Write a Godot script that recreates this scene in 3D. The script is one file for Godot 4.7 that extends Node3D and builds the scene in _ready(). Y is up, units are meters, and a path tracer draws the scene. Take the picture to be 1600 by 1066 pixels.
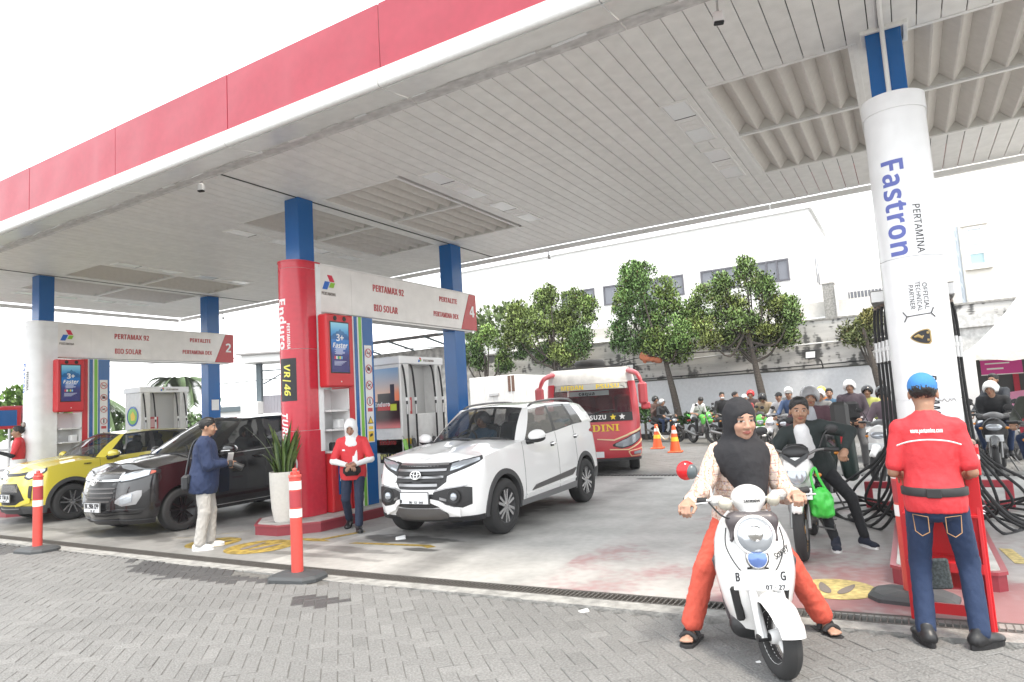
extends Node3D
# ---------------------------------------------------------------- geometry helpers
class MB:
	var V := PackedVector3Array()
	var N := PackedVector3Array()
	var T := PackedVector2Array()
	var K := PackedColorArray()
	var I := PackedInt32Array()
	var X := Transform3D.IDENTITY
	var col := Color.WHITE
	var tinted := false
	var has_uv := false
	func add(verts: PackedVector3Array,tris: PackedInt32Array,smooth := true,hint := Vector3.ZERO) -> void:
		var vol := 0.0
		var nt := tris.size()
		for i in range(0,nt,3):
			var a := verts[tris[i]]
			var b := verts[tris[i+1]]
			var c := verts[tris[i+2]]
			if hint == Vector3.ZERO:
				vol += a.dot(b.cross(c))
			else:
				vol += (b - a).cross(c - a).dot(hint)
		var flip := vol > 0.0
		if X.basis.determinant() < 0.0:
			flip = not flip
		var base := V.size()
		if smooth:
			var nn := PackedVector3Array()
			nn.resize(verts.size())
			for i in range(0,nt,3):
				var ia := tris[i]
				var ib := tris[i+1]
				var ic := tris[i+2]
				var n := (verts[ic] - verts[ia]).cross(verts[ib] - verts[ia])
				nn[ia] += n
				nn[ib] += n
				nn[ic] += n
			var sg := -1.0 if vol > 0.0 else 1.0
			var nb := X.basis.inverse().transposed()
			for i in verts.size():
				V.append(X*verts[i])
				N.append((nb*(nn[i]*sg)).normalized())
				K.append(col)
			for i in range(0,nt,3):
				I.append(base+tris[i])
				I.append(base+(tris[i+2] if flip else tris[i+1]))
				I.append(base+(tris[i+1] if flip else tris[i+2]))
		else:
			for i in range(0,nt,3):
				var a := X*verts[tris[i]]
				var b := X*verts[tris[i+2] if flip else tris[i+1]]
				var c := X*verts[tris[i+1] if flip else tris[i+2]]
				var n := (c - a).cross(b - a).normalized()
				V.append(a)
				V.append(b)
				V.append(c)
				for k in 3:
					N.append(n)
					K.append(col)
					I.append(base+k)
				base += 3
	func append(o: MB,xf: Transform3D,keep_col := true) -> void:
		var base := V.size()
		for i in o.V.size():
			V.append(xf*o.V[i])
			N.append((xf.basis*o.N[i]).normalized())
			K.append(o.K[i] if keep_col else col)
		var fl := xf.basis.determinant() < 0.0
		for i in range(0,o.I.size(),3):
			I.append(base+o.I[i])
			I.append(base+(o.I[i+2] if fl else o.I[i+1]))
			I.append(base+(o.I[i+1] if fl else o.I[i+2]))
	func box(c: Vector3,s: Vector3,bev := 0.0,b := Basis.IDENTITY) -> MB:
		var h := s*0.5
		var vs := PackedVector3Array()
		var ts := PackedInt32Array()
		if bev <= 0.0:
			for k in 8:
				vs.append(c+b*Vector3(h.x if k & 1 else -h.x,h.y if k & 2 else -h.y,h.z if k & 4 else -h.z))
			for f in [[0,1,3,2],[4,6,7,5],[0,4,5,1],[2,3,7,6],[0,2,6,4],[1,5,7,3]]:
				ts.append_array([f[0],f[1],f[2],f[0],f[2],f[3]])
			add(vs,ts,false)
			return self
		bev = minf(bev,minf(h.x,minf(h.y,h.z))*0.95)
		for k in 8:
			var sg := Vector3(1 if k & 1 else -1,1 if k & 2 else -1,1 if k & 4 else -1)
			for ax in 3:
				var q := h - Vector3.ONE*bev
				q[ax] = h[ax]
				vs.append(c+b*(q*sg))
		for ax in 3:
			var bits := [0,0]
			bits[0] = 1 << ((ax+1) % 3)
			bits[1] = 1 << ((ax+2) % 3)
			for s2 in 2:
				var o := (1 << ax)*s2
				var q := [o,o+bits[0],o+bits[0]+bits[1],o+bits[1]]
				_qd(vs,ts,q[0]*3+ax,q[1]*3+ax,q[2]*3+ax,q[3]*3+ax,c)
			for k1 in 2:
				for k2 in 2:
					var e: int = bits[0]*k1+bits[1]*k2
					var e2 := e+(1 << ax)
					var a1 := (ax+1) % 3
					var a2 := (ax+2) % 3
					_qd(vs,ts,e*3+a1,e2*3+a1,e2*3+a2,e*3+a2,c)
		for k in 8:
			var n := (vs[k*3+1] - vs[k*3]).cross(vs[k*3+2] - vs[k*3])
			if n.dot(vs[k*3] - c) > 0:
				ts.append_array([k*3,k*3+2,k*3+1])
			else:
				ts.append_array([k*3,k*3+1,k*3+2])
		add(vs,ts,false)
		return self
	func _qd(vs: PackedVector3Array,ts: PackedInt32Array,a: int,b: int,c: int,d: int,ce: Vector3) -> void:
		var n := (vs[b] - vs[a]).cross(vs[c] - vs[a])
		if n.dot((vs[a]+vs[c])*0.5 - ce) > 0:
			ts.append_array([a,c,b,a,d,c])
		else:
			ts.append_array([a,b,c,a,c,d])
	func loft(rings: Array,closed := true,cap0 := true,cap1 := true,smooth := true,hint := Vector3.ZERO) -> MB:
		var n: int = rings[0].size()
		var vs := PackedVector3Array()
		var ts := PackedInt32Array()
		for r in rings:
			vs.append_array(r)
		var m := n if closed else n - 1
		for i in rings.size() - 1:
			for j in m:
				var a := i*n+j
				var b := i*n+(j+1) % n
				ts.append_array([a,b,b+n,a,b+n,a+n])
		if not closed or not (cap0 or cap1):
			add(vs,ts,smooth,hint)
			return self
		if smooth:
			var k := vs.size()
			for e in [[cap0,0],[cap1,rings.size() - 1]]:
				if e[0]:
					var ce := Vector3.ZERO
					for q in rings[e[1]]:
						ce += q
						vs.append(q)
					vs.append(ce/n)
					for j in n:
						if e[1] == 0:
							ts.append_array([k+(j+1) % n,k+j,k+n])
						else:
							ts.append_array([k+j,k+(j+1) % n,k+n])
					k += n+1
		else:
			var k := vs.size()
			for e in [[cap0,0],[cap1,rings.size() - 1]]:
				if e[0]:
					var ce := Vector3.ZERO
					for q in rings[e[1]]:
						ce += q
					vs.append(ce/n)
					for j in n:
						var a: int = e[1]*n+j
						var b: int = e[1]*n+(j+1) % n
						if e[1] == 0:
							ts.append_array([b,a,k])
						else:
							ts.append_array([a,b,k])
					k += 1
		add(vs,ts,smooth,hint)
		return self
	func tube(pts: Array,r,sides := 8,caps := true,loop := false) -> MB:
		var rings := []
		var n := pts.size()
		var up := Vector3.UP
		var d0: Vector3 = (pts[1] - pts[0]).normalized()
		if absf(d0.dot(up)) > 0.9:
			up = Vector3.RIGHT
		var u := d0.cross(up).normalized()
		for i in n:
			var d: Vector3
			if loop:
				d = (pts[(i+1) % n] - pts[(i+n - 1) % n]).normalized()
			else:
				d = (pts[mini(i+1,n - 1)] - pts[maxi(i - 1,0)]).normalized()
			u = (u - d*u.dot(d)).normalized()
			var w := d.cross(u)
			var rr: float = r[i] if r is Array or r is PackedFloat32Array else r
			var ring := PackedVector3Array()
			for k in sides:
				var a := TAU*k/sides
				ring.append(pts[i]+(u*cos(a)+w*sin(a))*rr)
			rings.append(ring)
		if loop:
			rings.append(rings[0])
			loft(rings,true,false,false,true)
		else:
			loft(rings,true,caps,caps,true)
		return self
	func lathe(prof: Array,segs := 24,xf := Transform3D.IDENTITY,cap0 := true,cap1 := true) -> MB:
		var rings := []
		for p in prof:
			var ring := PackedVector3Array()
			for k in segs:
				var a := TAU*k/segs
				ring.append(xf*Vector3(cos(a)*maxf(p[0],0.0001),p[1],sin(a)*maxf(p[0],0.0001)))
			rings.append(ring)
		loft(rings,true,cap0,cap1,true)
		return self
	func ell(c: Vector3,r: Vector3,b := Basis.IDENTITY,seg := 14) -> MB:
		var rings := []
		var hn := maxi(5,seg/2)
		for i in hn+1:
			var t := PI*i/hn
			var ring := PackedVector3Array()
			for k in seg:
				var a := TAU*k/seg
				var s := maxf(sin(t),0.001)
				ring.append(c+b*(r*Vector3(cos(a)*s,cos(t),sin(a)*s)))
			rings.append(ring)
		loft(rings,true,false,false,true)
		return self
	func prism(poly: PackedVector2Array,depth: float,xf := Transform3D.IDENTITY,bev := 0.0) -> MB:
		var n := poly.size()
		var idx := Geometry2D.triangulate_polygon(poly)
		var front := poly
		if bev > 0.0:
			var off := Geometry2D.offset_polygon(poly,-bev)
			if off.size() == 1 and off[0].size() == n:
				var best := 0
				for k in n:
					if off[0][k].distance_to(poly[0]) < off[0][best].distance_to(poly[0]):
						best = k
				front = PackedVector2Array()
				var dir := 1 if Geometry2D.is_polygon_clockwise(off[0]) == Geometry2D.is_polygon_clockwise(poly) else -1
				for k in n:
					front.append(off[0][(best+dir*k+n*2) % n])
			else:
				bev = 0.0
		var vs := PackedVector3Array()
		for p in poly:
			vs.append(xf*Vector3(p.x,p.y,0))
		for p in poly:
			vs.append(xf*Vector3(p.x,p.y,depth - signf(depth)*bev))
		var fo := n
		if bev > 0.0:
			for p in front:
				vs.append(xf*Vector3(p.x,p.y,depth))
			fo = n*2
		var ts := PackedInt32Array()
		for i in range(0,idx.size(),3):
			ts.append_array([idx[i],idx[i+2],idx[i+1],fo+idx[i],fo+idx[i+1],fo+idx[i+2]])
		var cw := Geometry2D.is_polygon_clockwise(poly)
		var tri_cw := true
		if idx.size() >= 3:
			tri_cw = Geometry2D.is_polygon_clockwise(PackedVector2Array([poly[idx[0]],poly[idx[1]],poly[idx[2]]]))
		for lay in (2 if bev > 0.0 else 1):
			for i in n:
				var j := (i+1) % n
				if cw == tri_cw:
					ts.append_array([lay*n+i,lay*n+j,lay*n+n+j,lay*n+i,lay*n+n+j,lay*n+n+i])
				else:
					ts.append_array([lay*n+j,lay*n+i,lay*n+n+j,lay*n+n+j,lay*n+i,lay*n+n+i])
		add(vs,ts,false)
		return self
	func quad(a: Vector3,b: Vector3,c: Vector3,d: Vector3,hint: Vector3) -> MB:
		add(PackedVector3Array([a,b,c,d]),PackedInt32Array([0,1,2,0,2,3]),false,hint)
		return self
	func print_quad(tl: Vector3,tr: Vector3,br: Vector3,bl: Vector3) -> MB:
		has_uv = true
		var base := V.size()
		var n := (tr - tl).cross(bl - tl).normalized()*-1.0
		var p := [tl,tr,br,bl]
		var t := [Vector2(0,0),Vector2(1,0),Vector2(1,1),Vector2(0,1)]
		T.resize(base)
		for k in 4:
			V.append(X*p[k])
			N.append((X.basis*n).normalized())
			K.append(col)
			T.append(t[k])
		I.append_array([base,base+1,base+2,base,base+2,base+3])
		return self
	func mesh() -> ArrayMesh:
		var a := []
		a.resize(Mesh.ARRAY_MAX)
		a[Mesh.ARRAY_VERTEX] = V
		a[Mesh.ARRAY_NORMAL] = N
		if tinted:
			a[Mesh.ARRAY_COLOR] = K
		if has_uv:
			a[Mesh.ARRAY_TEX_UV] = T
		a[Mesh.ARRAY_INDEX] = I
		var m := ArrayMesh.new()
		m.add_surface_from_arrays(Mesh.PRIMITIVE_TRIANGLES,a)
		return m
# ---------------------------------------------------------------- smooth bodies: a distance field meshed as surface nets
class Blob:
	var items := []
	func cap(a: Vector3,b: Vector3,ra: float,rb: float,k := 0.03) -> Blob:
		items.append([0,a,b,ra,rb,k])
		return self
	func ell(c: Vector3,r: Vector3,b := Basis.IDENTITY,k := 0.03) -> Blob:
		items.append([1,c,b,r,0.0,k])
		return self
	func cut(c: Vector3,r: Vector3,b := Basis.IDENTITY,k := 0.01) -> Blob:
		items.append([2,c,b,r,0.0,k])
		return self
	func half(p: Vector3,n: Vector3) -> Blob:   # cuts away what lies beyond the plane
		items.append([3,p,n,0.0,0.0,0.0])
		return self
	func into(mb: MB,h: float,wob := 0.0,wscale := 10.0,wseed := 1) -> void:
		var lo := Vector3(1e9,1e9,1e9)
		var hi := -lo
		for it in items:
			if it[0] == 0:
				var r := Vector3.ONE*maxf(it[3],it[4])
				lo = lo.min(it[1].min(it[2]) - r)
				hi = hi.max(it[1].max(it[2])+r)
			elif it[0] == 1:
				var r2: Vector3 = _ext(it[2],it[3])
				lo = lo.min(it[1] - r2)
				hi = hi.max(it[1]+r2)
		lo -= Vector3.ONE*h*3.0
		hi += Vector3.ONE*h*3.0
		var nx := int((hi.x - lo.x)/h)+2
		var ny := int((hi.y - lo.y)/h)+2
		var nz := int((hi.z - lo.z)/h)+2
		var f := PackedFloat32Array()
		f.resize(nx*ny*nz)
		f.fill(0.3)
		var flag := PackedByteArray()
		flag.resize(nx*ny*nz)
		var cand := PackedInt32Array()
		var sy := nx
		var sz := nx*ny
		for it in items:
			var ty: int = it[0]
			var a0 := lo
			var a1 := hi
			var k: float = it[5]
			if ty == 0:
				var r := Vector3.ONE*(maxf(it[3],it[4])+h*2.5+k)
				a0 = it[1].min(it[2]) - r
				a1 = it[1].max(it[2])+r
			elif ty < 3:
				var r2: Vector3 = _ext(it[2],it[3])+Vector3.ONE*(h*2.5+k)
				a0 = it[1] - r2
				a1 = it[1]+r2
			var x0 := maxi(0,int((a0.x - lo.x)/h))
			var x1 := mini(nx - 1,int((a1.x - lo.x)/h)+1)
			var y0 := maxi(0,int((a0.y - lo.y)/h))
			var y1 := mini(ny - 1,int((a1.y - lo.y)/h)+1)
			var z0 := maxi(0,int((a0.z - lo.z)/h))
			var z1 := mini(nz - 1,int((a1.z - lo.z)/h)+1)
			var pa := Vector3.ZERO
			var ba := Vector3.ZERO
			var ibb := 0.0
			var ra := 0.0
			var dr := 0.0
			var bi := Basis.IDENTITY
			var ir := Vector3.ONE
			var ir2 := Vector3.ONE
			var pn := Vector3.UP
			pa = it[1]
			if ty == 0:
				ba = it[2] - it[1]
				ibb = 1.0/maxf(ba.length_squared(),1e-9)
				ra = it[3]
				dr = it[4] - it[3]
			elif ty < 3:
				bi = it[2].transposed()
				ir = Vector3.ONE/it[3]
				ir2 = ir*ir
			else:
				pn = it[2]
			var lim := h*1.8
			for z in range(z0,z1+1):
				for y in range(y0,y1+1):
					var o := z*sz+y*sy
					var p := lo+Vector3(x0*h,y*h,z*h) - pa
					for x in range(x0,x1+1):
						var d: float
						if ty == 0:
							var t := clampf(p.dot(ba)*ibb,0.0,1.0)
							d = (p - ba*t).length() - ra - dr*t
						elif ty < 3:
							var q := bi*p
							var l1 := (q*ir).length()
							var l2 := (q*ir2).length()
							d = l1*(l1 - 1.0)/maxf(l2,1e-6)
						else:
							d = -p.dot(pn)
						var cur := f[o+x]
						var nv: float
						if ty < 2:
							var hh := maxf(k - absf(cur - d),0.0)
							nv = minf(cur,d) - (hh*hh*0.25/k if k > 0.0 else 0.0)
						else:
							nv = maxf(cur,-d)
						if nv != cur:
							f[o+x] = nv
						if absf(nv) < lim and flag[o+x] == 0:
							flag[o+x] = 1
							cand.append(o+x)
						p.x += h
		var cell := {}
		var todo := {}
		for c in cand:
			if absf(f[c]) > h*1.8:
				continue
			for dz in [0,-1]:
				for dy in [0,-1]:
					for dx in [0,-1]:
						todo[c+dx+dy*sy+dz*sz] = true
		var vs := PackedVector3Array()
		var offs := [0,1,sy,sy+1,sz,sz+1,sz+sy,sz+sy+1]
		var edges := [[0,1],[2,3],[4,5],[6,7],[0,2],[1,3],[4,6],[5,7],[0,4],[1,5],[2,6],[3,7]]
		var corner := []
		for k in 8:
			corner.append(Vector3(k & 1,(k >> 1) & 1,(k >> 2) & 1))
		var total := f.size()
		var val := [0.0,0.0,0.0,0.0,0.0,0.0,0.0,0.0]
		for c in todo:
			if c < 0 or c+sz+sy+1 >= total:
				continue
			var neg := 0
			for k in 8:
				val[k] = f[c+offs[k]]
				if val[k] < 0.0:
					neg += 1
			if neg == 0 or neg == 8:
				continue
			var s := Vector3.ZERO
			var cnt := 0
			for e in edges:
				var va: float = val[e[0]]
				var vb: float = val[e[1]]
				if (va < 0.0) != (vb < 0.0):
					var t := va/(va - vb)
					s += corner[e[0]].lerp(corner[e[1]],t)
					cnt += 1
			var cz: int = c/sz
			var cy: int = (c - cz*sz)/sy
			var cx: int = c - cz*sz - cy*sy
			cell[c] = vs.size()
			vs.append(lo+(Vector3(cx,cy,cz)+s/cnt)*h)
		var ts := PackedInt32Array()
		var st := [1,sy,sz]
		for c in cell:
			for ax in 3:
				var b: int = c+st[ax]
				if b >= total:
					continue
				var fa := f[c]
				var fb := f[b]
				if (fa < 0.0) == (fb < 0.0):
					continue
				var u: int = st[(ax+1) % 3]
				var w: int = st[(ax+2) % 3]
				if not (cell.has(c - u) and cell.has(c - w) and cell.has(c - u - w)):
					continue
				var q0: int = cell[c]
				var q1: int = cell[c - u]
				var q2: int = cell[c - u - w]
				var q3: int = cell[c - w]
				if fa < 0.0:
					ts.append_array([q0,q2,q1,q0,q3,q2])
				else:
					ts.append_array([q0,q1,q2,q0,q2,q3])
		if wob > 0.0:
			var nz2 := FastNoiseLite.new()
			nz2.seed = wseed
			nz2.frequency = wscale*0.1
			nz2.fractal_octaves = 2
			var nn := PackedVector3Array()
			nn.resize(vs.size())
			for i in range(0,ts.size(),3):
				var n := (vs[ts[i+2]] - vs[ts[i]]).cross(vs[ts[i+1]] - vs[ts[i]])
				nn[ts[i]] += n
				nn[ts[i+1]] += n
				nn[ts[i+2]] += n
			for i in vs.size():
				var p := vs[i]*10.0
				var v := nz2.get_noise_3d(p.x,p.y*0.55,p.z)
				v = 1.0 - absf(v)*2.6
				vs[i] += nn[i].normalized()*v*wob
		mb.add(vs,ts,true)
	func _ext(b: Basis,r: Vector3) -> Vector3:
		return (b.x*r.x).abs()+(b.y*r.y).abs()+(b.z*r.z).abs()
# ---------------------------------------------------------------- nodes,names,materials
var used := {}
var mats := {}
var meshes := {}
var noise_tex := {}
var rng := RandomNumberGenerator.new()
func numbered(n: String) -> String:
	if not used.has(n):
		used[n] = 0
		return n
	used[n] += 1
	return "%s_%03d" % [n,used[n]]
func tag(o: Node,label := "",category := "",group := "",kind := "") -> Node:
	if label: o.set_meta("label",label)
	if category: o.set_meta("category",category)
	if group: o.set_meta("group",group)
	if kind: o.set_meta("kind",kind)
	return o
func thing(n: String,label: String,category: String,at := Vector3.ZERO,turn := 0.0,group := "") -> Node3D:
	var o := Node3D.new()
	o.name = numbered(n)
	add_child(o)
	o.position = at
	o.rotation_degrees.y = turn
	tag(o,label,category,group)
	return o
func part(parent: Node,n: String,shape,m: Material,at = null) -> MeshInstance3D:
	var o := MeshInstance3D.new()
	o.name = n
	o.mesh = shape.mesh() if shape is MB else shape
	o.material_override = m
	parent.add_child(o,true)
	if at is Transform3D:
		o.transform = at
	elif at is Vector3:
		o.position = at
	return o
func solo(n: String,shape,m: Material,label: String,category: String,group := "",at = null) -> MeshInstance3D:
	var o := part(self,numbered(n),shape,m,at)
	tag(o,label,category,group)
	return o
func struct(n: String,shape,m: Material) -> MeshInstance3D:
	var o := part(self,numbered(n),shape,m)
	o.set_meta("kind","structure")
	return o
func lin(r: float,g: float,b: float,a := 1.0) -> Color:
	var c := Color(r,g,b).linear_to_srgb()
	c.a = a
	return c
func mat(key: String,c: Color,rough := 0.6,metal := 0.0) -> StandardMaterial3D:
	if mats.has(key):
		return mats[key]
	var m := StandardMaterial3D.new()
	m.resource_name = key
	m.albedo_color = lin(c.r,c.g,c.b,c.a)
	m.roughness = rough
	m.metallic = metal
	if c.a < 1.0:
		m.transparency = BaseMaterial3D.TRANSPARENCY_ALPHA
	mats[key] = m
	return m
func tinted(key: String,rough := 0.8) -> StandardMaterial3D:
	var m := mat(key,Color(1,1,1),rough)
	m.vertex_color_use_as_albedo = true
	return m
func noise_map(key: String,freq: float,lo: float,hi: float,oct := 4,size := 256,normal := false,bump := 4.0,ridged := false) -> NoiseTexture2D:
	if noise_tex.has(key):
		return noise_tex[key]
	var f := FastNoiseLite.new()
	f.seed = hash(key) % 1000
	f.frequency = freq
	f.fractal_octaves = oct
	f.noise_type = FastNoiseLite.TYPE_SIMPLEX_SMOOTH
	if ridged:
		f.fractal_type = FastNoiseLite.FRACTAL_RIDGED
	var t := NoiseTexture2D.new()
	t.width = size
	t.height = size
	t.seamless = true
	t.noise = f
	if normal:
		t.as_normal_map = true
		t.bump_strength = bump
	else:
		var g := Gradient.new()
		g.set_color(0,Color(lo,lo,lo).linear_to_srgb())
		g.set_color(1,Color(hi,hi,hi).linear_to_srgb())
		t.color_ramp = g
	noise_tex[key] = t
	return t
func rough_mat(key: String,c: Color,rough: float,scale: float,tex: String,bump := "",bscale := 0.5) -> StandardMaterial3D:
	if mats.has(key):
		return mats[key]
	var m := mat(key,c,rough)
	m.uv1_triplanar = true
	m.uv1_world_triplanar = true
	m.uv1_scale = Vector3.ONE*scale
	m.albedo_texture = noise_tex[tex]
	if bump:
		m.normal_enabled = true
		m.normal_texture = noise_tex[bump]
		m.normal_scale = bscale
	return m
func V3(x: float,y: float,z: float) -> Vector3:
	return Vector3(x,y,z)
func arr2(a: Array) -> PackedVector2Array:
	var p := PackedVector2Array()
	for i in range(0,a.size(),2):
		p.append(Vector2(a[i],a[i+1]))
	return p
func curve(a: Array,x: float) -> float:   # piecewise linear through [x0,y0,x1,y1 ...]
	if x <= a[0]: return a[1]
	for i in range(2,a.size(),2):
		if x <= a[i]:
			var t: float = (x - a[i - 2])/(a[i] - a[i - 2])
			return lerpf(a[i - 1],a[i+1],t)
	return a[a.size() - 1]
func scurve(a: Array,x: float) -> float:   # the same,rounded
	var n := a.size()/2
	if x <= a[0]: return a[1]
	if x >= a[n*2 - 2]: return a[n*2 - 1]
	for i in range(1,n):
		if x <= a[i*2]:
			var x0: float = a[i*2 - 2]
			var x1: float = a[i*2]
			var y0: float = a[i*2 - 1]
			var y1: float = a[i*2+1]
			var t := (x - x0)/(x1 - x0)
			var m0: float = (y1 - a[maxi(i - 2,0)*2+1])/maxf(x1 - a[maxi(i - 2,0)*2],1e-6)*(x1 - x0)
			var m1: float = (a[mini(i+1,n - 1)*2+1] - y0)/maxf(a[mini(i+1,n - 1)*2] - x0,1e-6)*(x1 - x0)
			var sl := y1 - y0
			m0 = clampf(m0,minf(0.0,sl*2.0),maxf(0.0,sl*2.0))
			m1 = clampf(m1,minf(0.0,sl*2.0),maxf(0.0,sl*2.0))
			var t2 := t*t
			var t3 := t2*t
			return (2*t3 - 3*t2+1)*y0+(t3 - 2*t2+t)*m0+(-2*t3+3*t2)*y1+(t3 - t2)*m1
	return a[n*2 - 1]
func path(pts: Array,per := 6) -> Array:
	var out := []
	var n := pts.size()
	for i in n - 1:
		var p0: Vector3 = pts[maxi(i - 1,0)]
		var p1: Vector3 = pts[i]
		var p2: Vector3 = pts[i+1]
		var p3: Vector3 = pts[mini(i+2,n - 1)]
		for k in per:
			out.append(p1.cubic_interpolate(p2,p0,p3,float(k)/per))
	out.append(pts[n - 1])
	return out
# ---------------------------------------------------------------- lettering
var fonts := {}
func font(face := "Droid Sans",weight := 400) -> Font:
	var k := face+str(weight)
	if not fonts.has(k):
		var f := SystemFont.new()
		f.font_names = PackedStringArray([face])
		f.font_weight = weight
		fonts[k] = f
	return fonts[k]
func letters(text: String,height: float,weight := 700,squeeze := 1.0,bend_r := 0.0,turn := 0.0,slant := 0.0,face := "Droid Sans") -> MB:
	var t := TextMesh.new()
	t.text = text
	t.font = font(face,weight)
	t.font_size = 64
	t.pixel_size = height/64.0*1.38
	t.depth = 0.006
	t.curve_step = 1.5
	var a := t.get_mesh_arrays()
	var vs: PackedVector3Array = a[Mesh.ARRAY_VERTEX]
	var ns: PackedVector3Array = a[Mesh.ARRAY_NORMAL]
	var mb := MB.new()
	var ix: PackedInt32Array = a[Mesh.ARRAY_INDEX] if a[Mesh.ARRAY_INDEX] != null else PackedInt32Array(range(vs.size()))
	var rot := Basis(Vector3(0,0,1),turn)
	if squeeze < 0.0:   # a wanted length in metres
		var lo := 1e9
		var hi := -1e9
		for p in vs:
			lo = minf(lo,p.x)
			hi = maxf(hi,p.x)
		squeeze = -squeeze/maxf(hi - lo,0.001)
	if bend_r > 0.0:
		var big := true
		while big:   # split long edges so that the letters follow the curve
			big = false
			var vs2 := PackedVector3Array()
			var ns2 := PackedVector3Array()
			for i in range(0,ix.size(),3):
				var e := [ix[i],ix[i+1],ix[i+2]]
				var ml := 0.0
				var mk := 0
				for k in 3:
					var l := absf((vs[e[(k+1) % 3]] - vs[e[k]]).y) if absf(turn) > 0.1 else absf((vs[e[(k+1) % 3]] - vs[e[k]]).x)
					if l > ml:
						ml = l
						mk = k
				if ml > 0.035:
					big = true
					var a0: int = e[mk]
					var b0: int = e[(mk+1) % 3]
					var c0: int = e[(mk+2) % 3]
					var m0 := (vs[a0]+vs[b0])*0.5
					vs2.append_array([vs[a0],m0,vs[c0],m0,vs[b0],vs[c0]])
					ns2.append_array([ns[a0],ns[a0],ns[c0],ns[a0],ns[b0],ns[c0]])
				else:
					vs2.append_array([vs[e[0]],vs[e[1]],vs[e[2]]])
					ns2.append_array([ns[e[0]],ns[e[1]],ns[e[2]]])
			vs = vs2
			ns = ns2
			ix = PackedInt32Array(range(vs.size()))
	for i in vs.size():
		var p := vs[i]
		var n := ns[i]
		p.x = p.x*squeeze+p.y*slant
		p = rot*p
		n = rot*n
		if bend_r > 0.0:
			var an := p.x/bend_r
			var rr := bend_r+p.z
			p = Vector3(sin(an)*rr,p.y,cos(an)*rr)
			n = Basis(Vector3.UP,an)*n
		mb.V.append(p)
		mb.N.append(n.normalized())
		mb.K.append(Color.WHITE)
	mb.I = ix
	return mb
# ---------------------------------------------------------------- camera,sky,sun
var cam: Camera3D
func seen(p: Vector3,margin := 1.05) -> bool:
	var q := cam.global_transform.affine_inverse()*p
	return q.z < -0.1 and absf(q.x/-q.z) < 0.7656*margin and absf(q.y/-q.z) < 0.51*margin
func setup() -> void:
	cam = Camera3D.new()
	cam.name = "camera"
	add_child(cam)
	cam.position = Vector3(0,1.6,0)
	cam.rotation_order = EULER_ORDER_YXZ
	cam.rotation_degrees = Vector3(5.7,30.45,-3.4)
	cam.fov = 54.03
	cam.near = 0.05
	cam.far = 900.0
	cam.current = true
	var sky := ProceduralSkyMaterial.new()
	sky.sky_top_color = lin(0.93,0.97,1.0)
	sky.sky_horizon_color = lin(1.0,1.0,1.0)
	sky.sky_curve = 0.2
	sky.ground_bottom_color = lin(0.35,0.35,0.35)
	sky.ground_horizon_color = lin(0.8,0.8,0.8)
	sky.energy_multiplier = 1.0
	sky.sun_angle_max = 1.0
	var env := Environment.new()
	env.background_mode = Environment.BG_SKY
	env.sky = Sky.new()
	env.sky.sky_material = sky
	env.background_energy_multiplier = 1.0
	env.tonemap_mode = Environment.TONE_MAPPER_LINEAR
	env.tonemap_exposure = 2.95
	env.sdfgi_enabled = true
	env.ssao_enabled = true
	env.ssil_enabled = true
	env.fog_enabled = true
	env.fog_density = 0.0007
	env.fog_light_color = lin(0.95,0.97,1.0)
	var we := WorldEnvironment.new()
	we.name = "environment"
	we.environment = env
	add_child(we)
	var sun := DirectionalLight3D.new()
	sun.name = "sun"
	sun.light_energy = 0.5
	sun.light_angular_distance = 14.0
	sun.light_color = Color(1.0,0.96,0.9)
	sun.shadow_enabled = true
	add_child(sun)
	sun.look_at_from_position(Vector3(9,22,6),Vector3.ZERO)
	rng.seed = 7
	noise_map("grain",0.05,0.86,1.0,5,512)
	noise_map("pebble",0.11,0.5,1.0,4,512)
	noise_map("patch",0.012,0.6,1.0,4,512)
	noise_map("speck",0.25,0.75,1.0,2,256)
	noise_map("fine_bump",0.12,0,1,4,512,true,3.0)
	noise_map("wave_bump",0.012,0,1,2,256,true,2.0)
	noise_map("cloth_bump",0.03,0,1,3,256,true,5.0)
	noise_map("soil",0.02,0.45,1.0,5,512)
	noise_map("streak",0.01,0.25,1.0,5,512)
	mat("white_paint",Color(0.74,0.74,0.74),0.45)
	mat("white_gloss",Color(0.78,0.79,0.8),0.22)
	mat("black_rubber",Color(0.022,0.022,0.024),0.75)
	mat("black_plastic",Color(0.02,0.02,0.022),0.45)
	mat("dark",Color(0.012,0.012,0.013),0.7)
	mat("steel",Color(0.5,0.5,0.5),0.35,0.9)
	mat("chrome",Color(0.78,0.78,0.78),0.12,1.0)
	mat("red_paint",Color(0.55,0.02,0.028),0.35)
	mat("red_text",Color(0.5,0.07,0.075),0.5)
	mat("white_text",Color(0.8,0.8,0.8),0.5)
	mat("black_text",Color(0.02,0.02,0.025),0.5)
	mat("blue_paint",Color(0.008,0.105,0.33),0.2)
	mat("green_paint",Color(0.2,0.5,0.06),0.35)
	mat("logo_red",Color(0.6,0.01,0.05),0.4)
	mat("logo_blue",Color(0.01,0.12,0.5),0.4)
	mat("logo_green",Color(0.25,0.5,0.03),0.4)
	mat("yellow_paint",Color(0.62,0.4,0.03),0.6)
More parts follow.
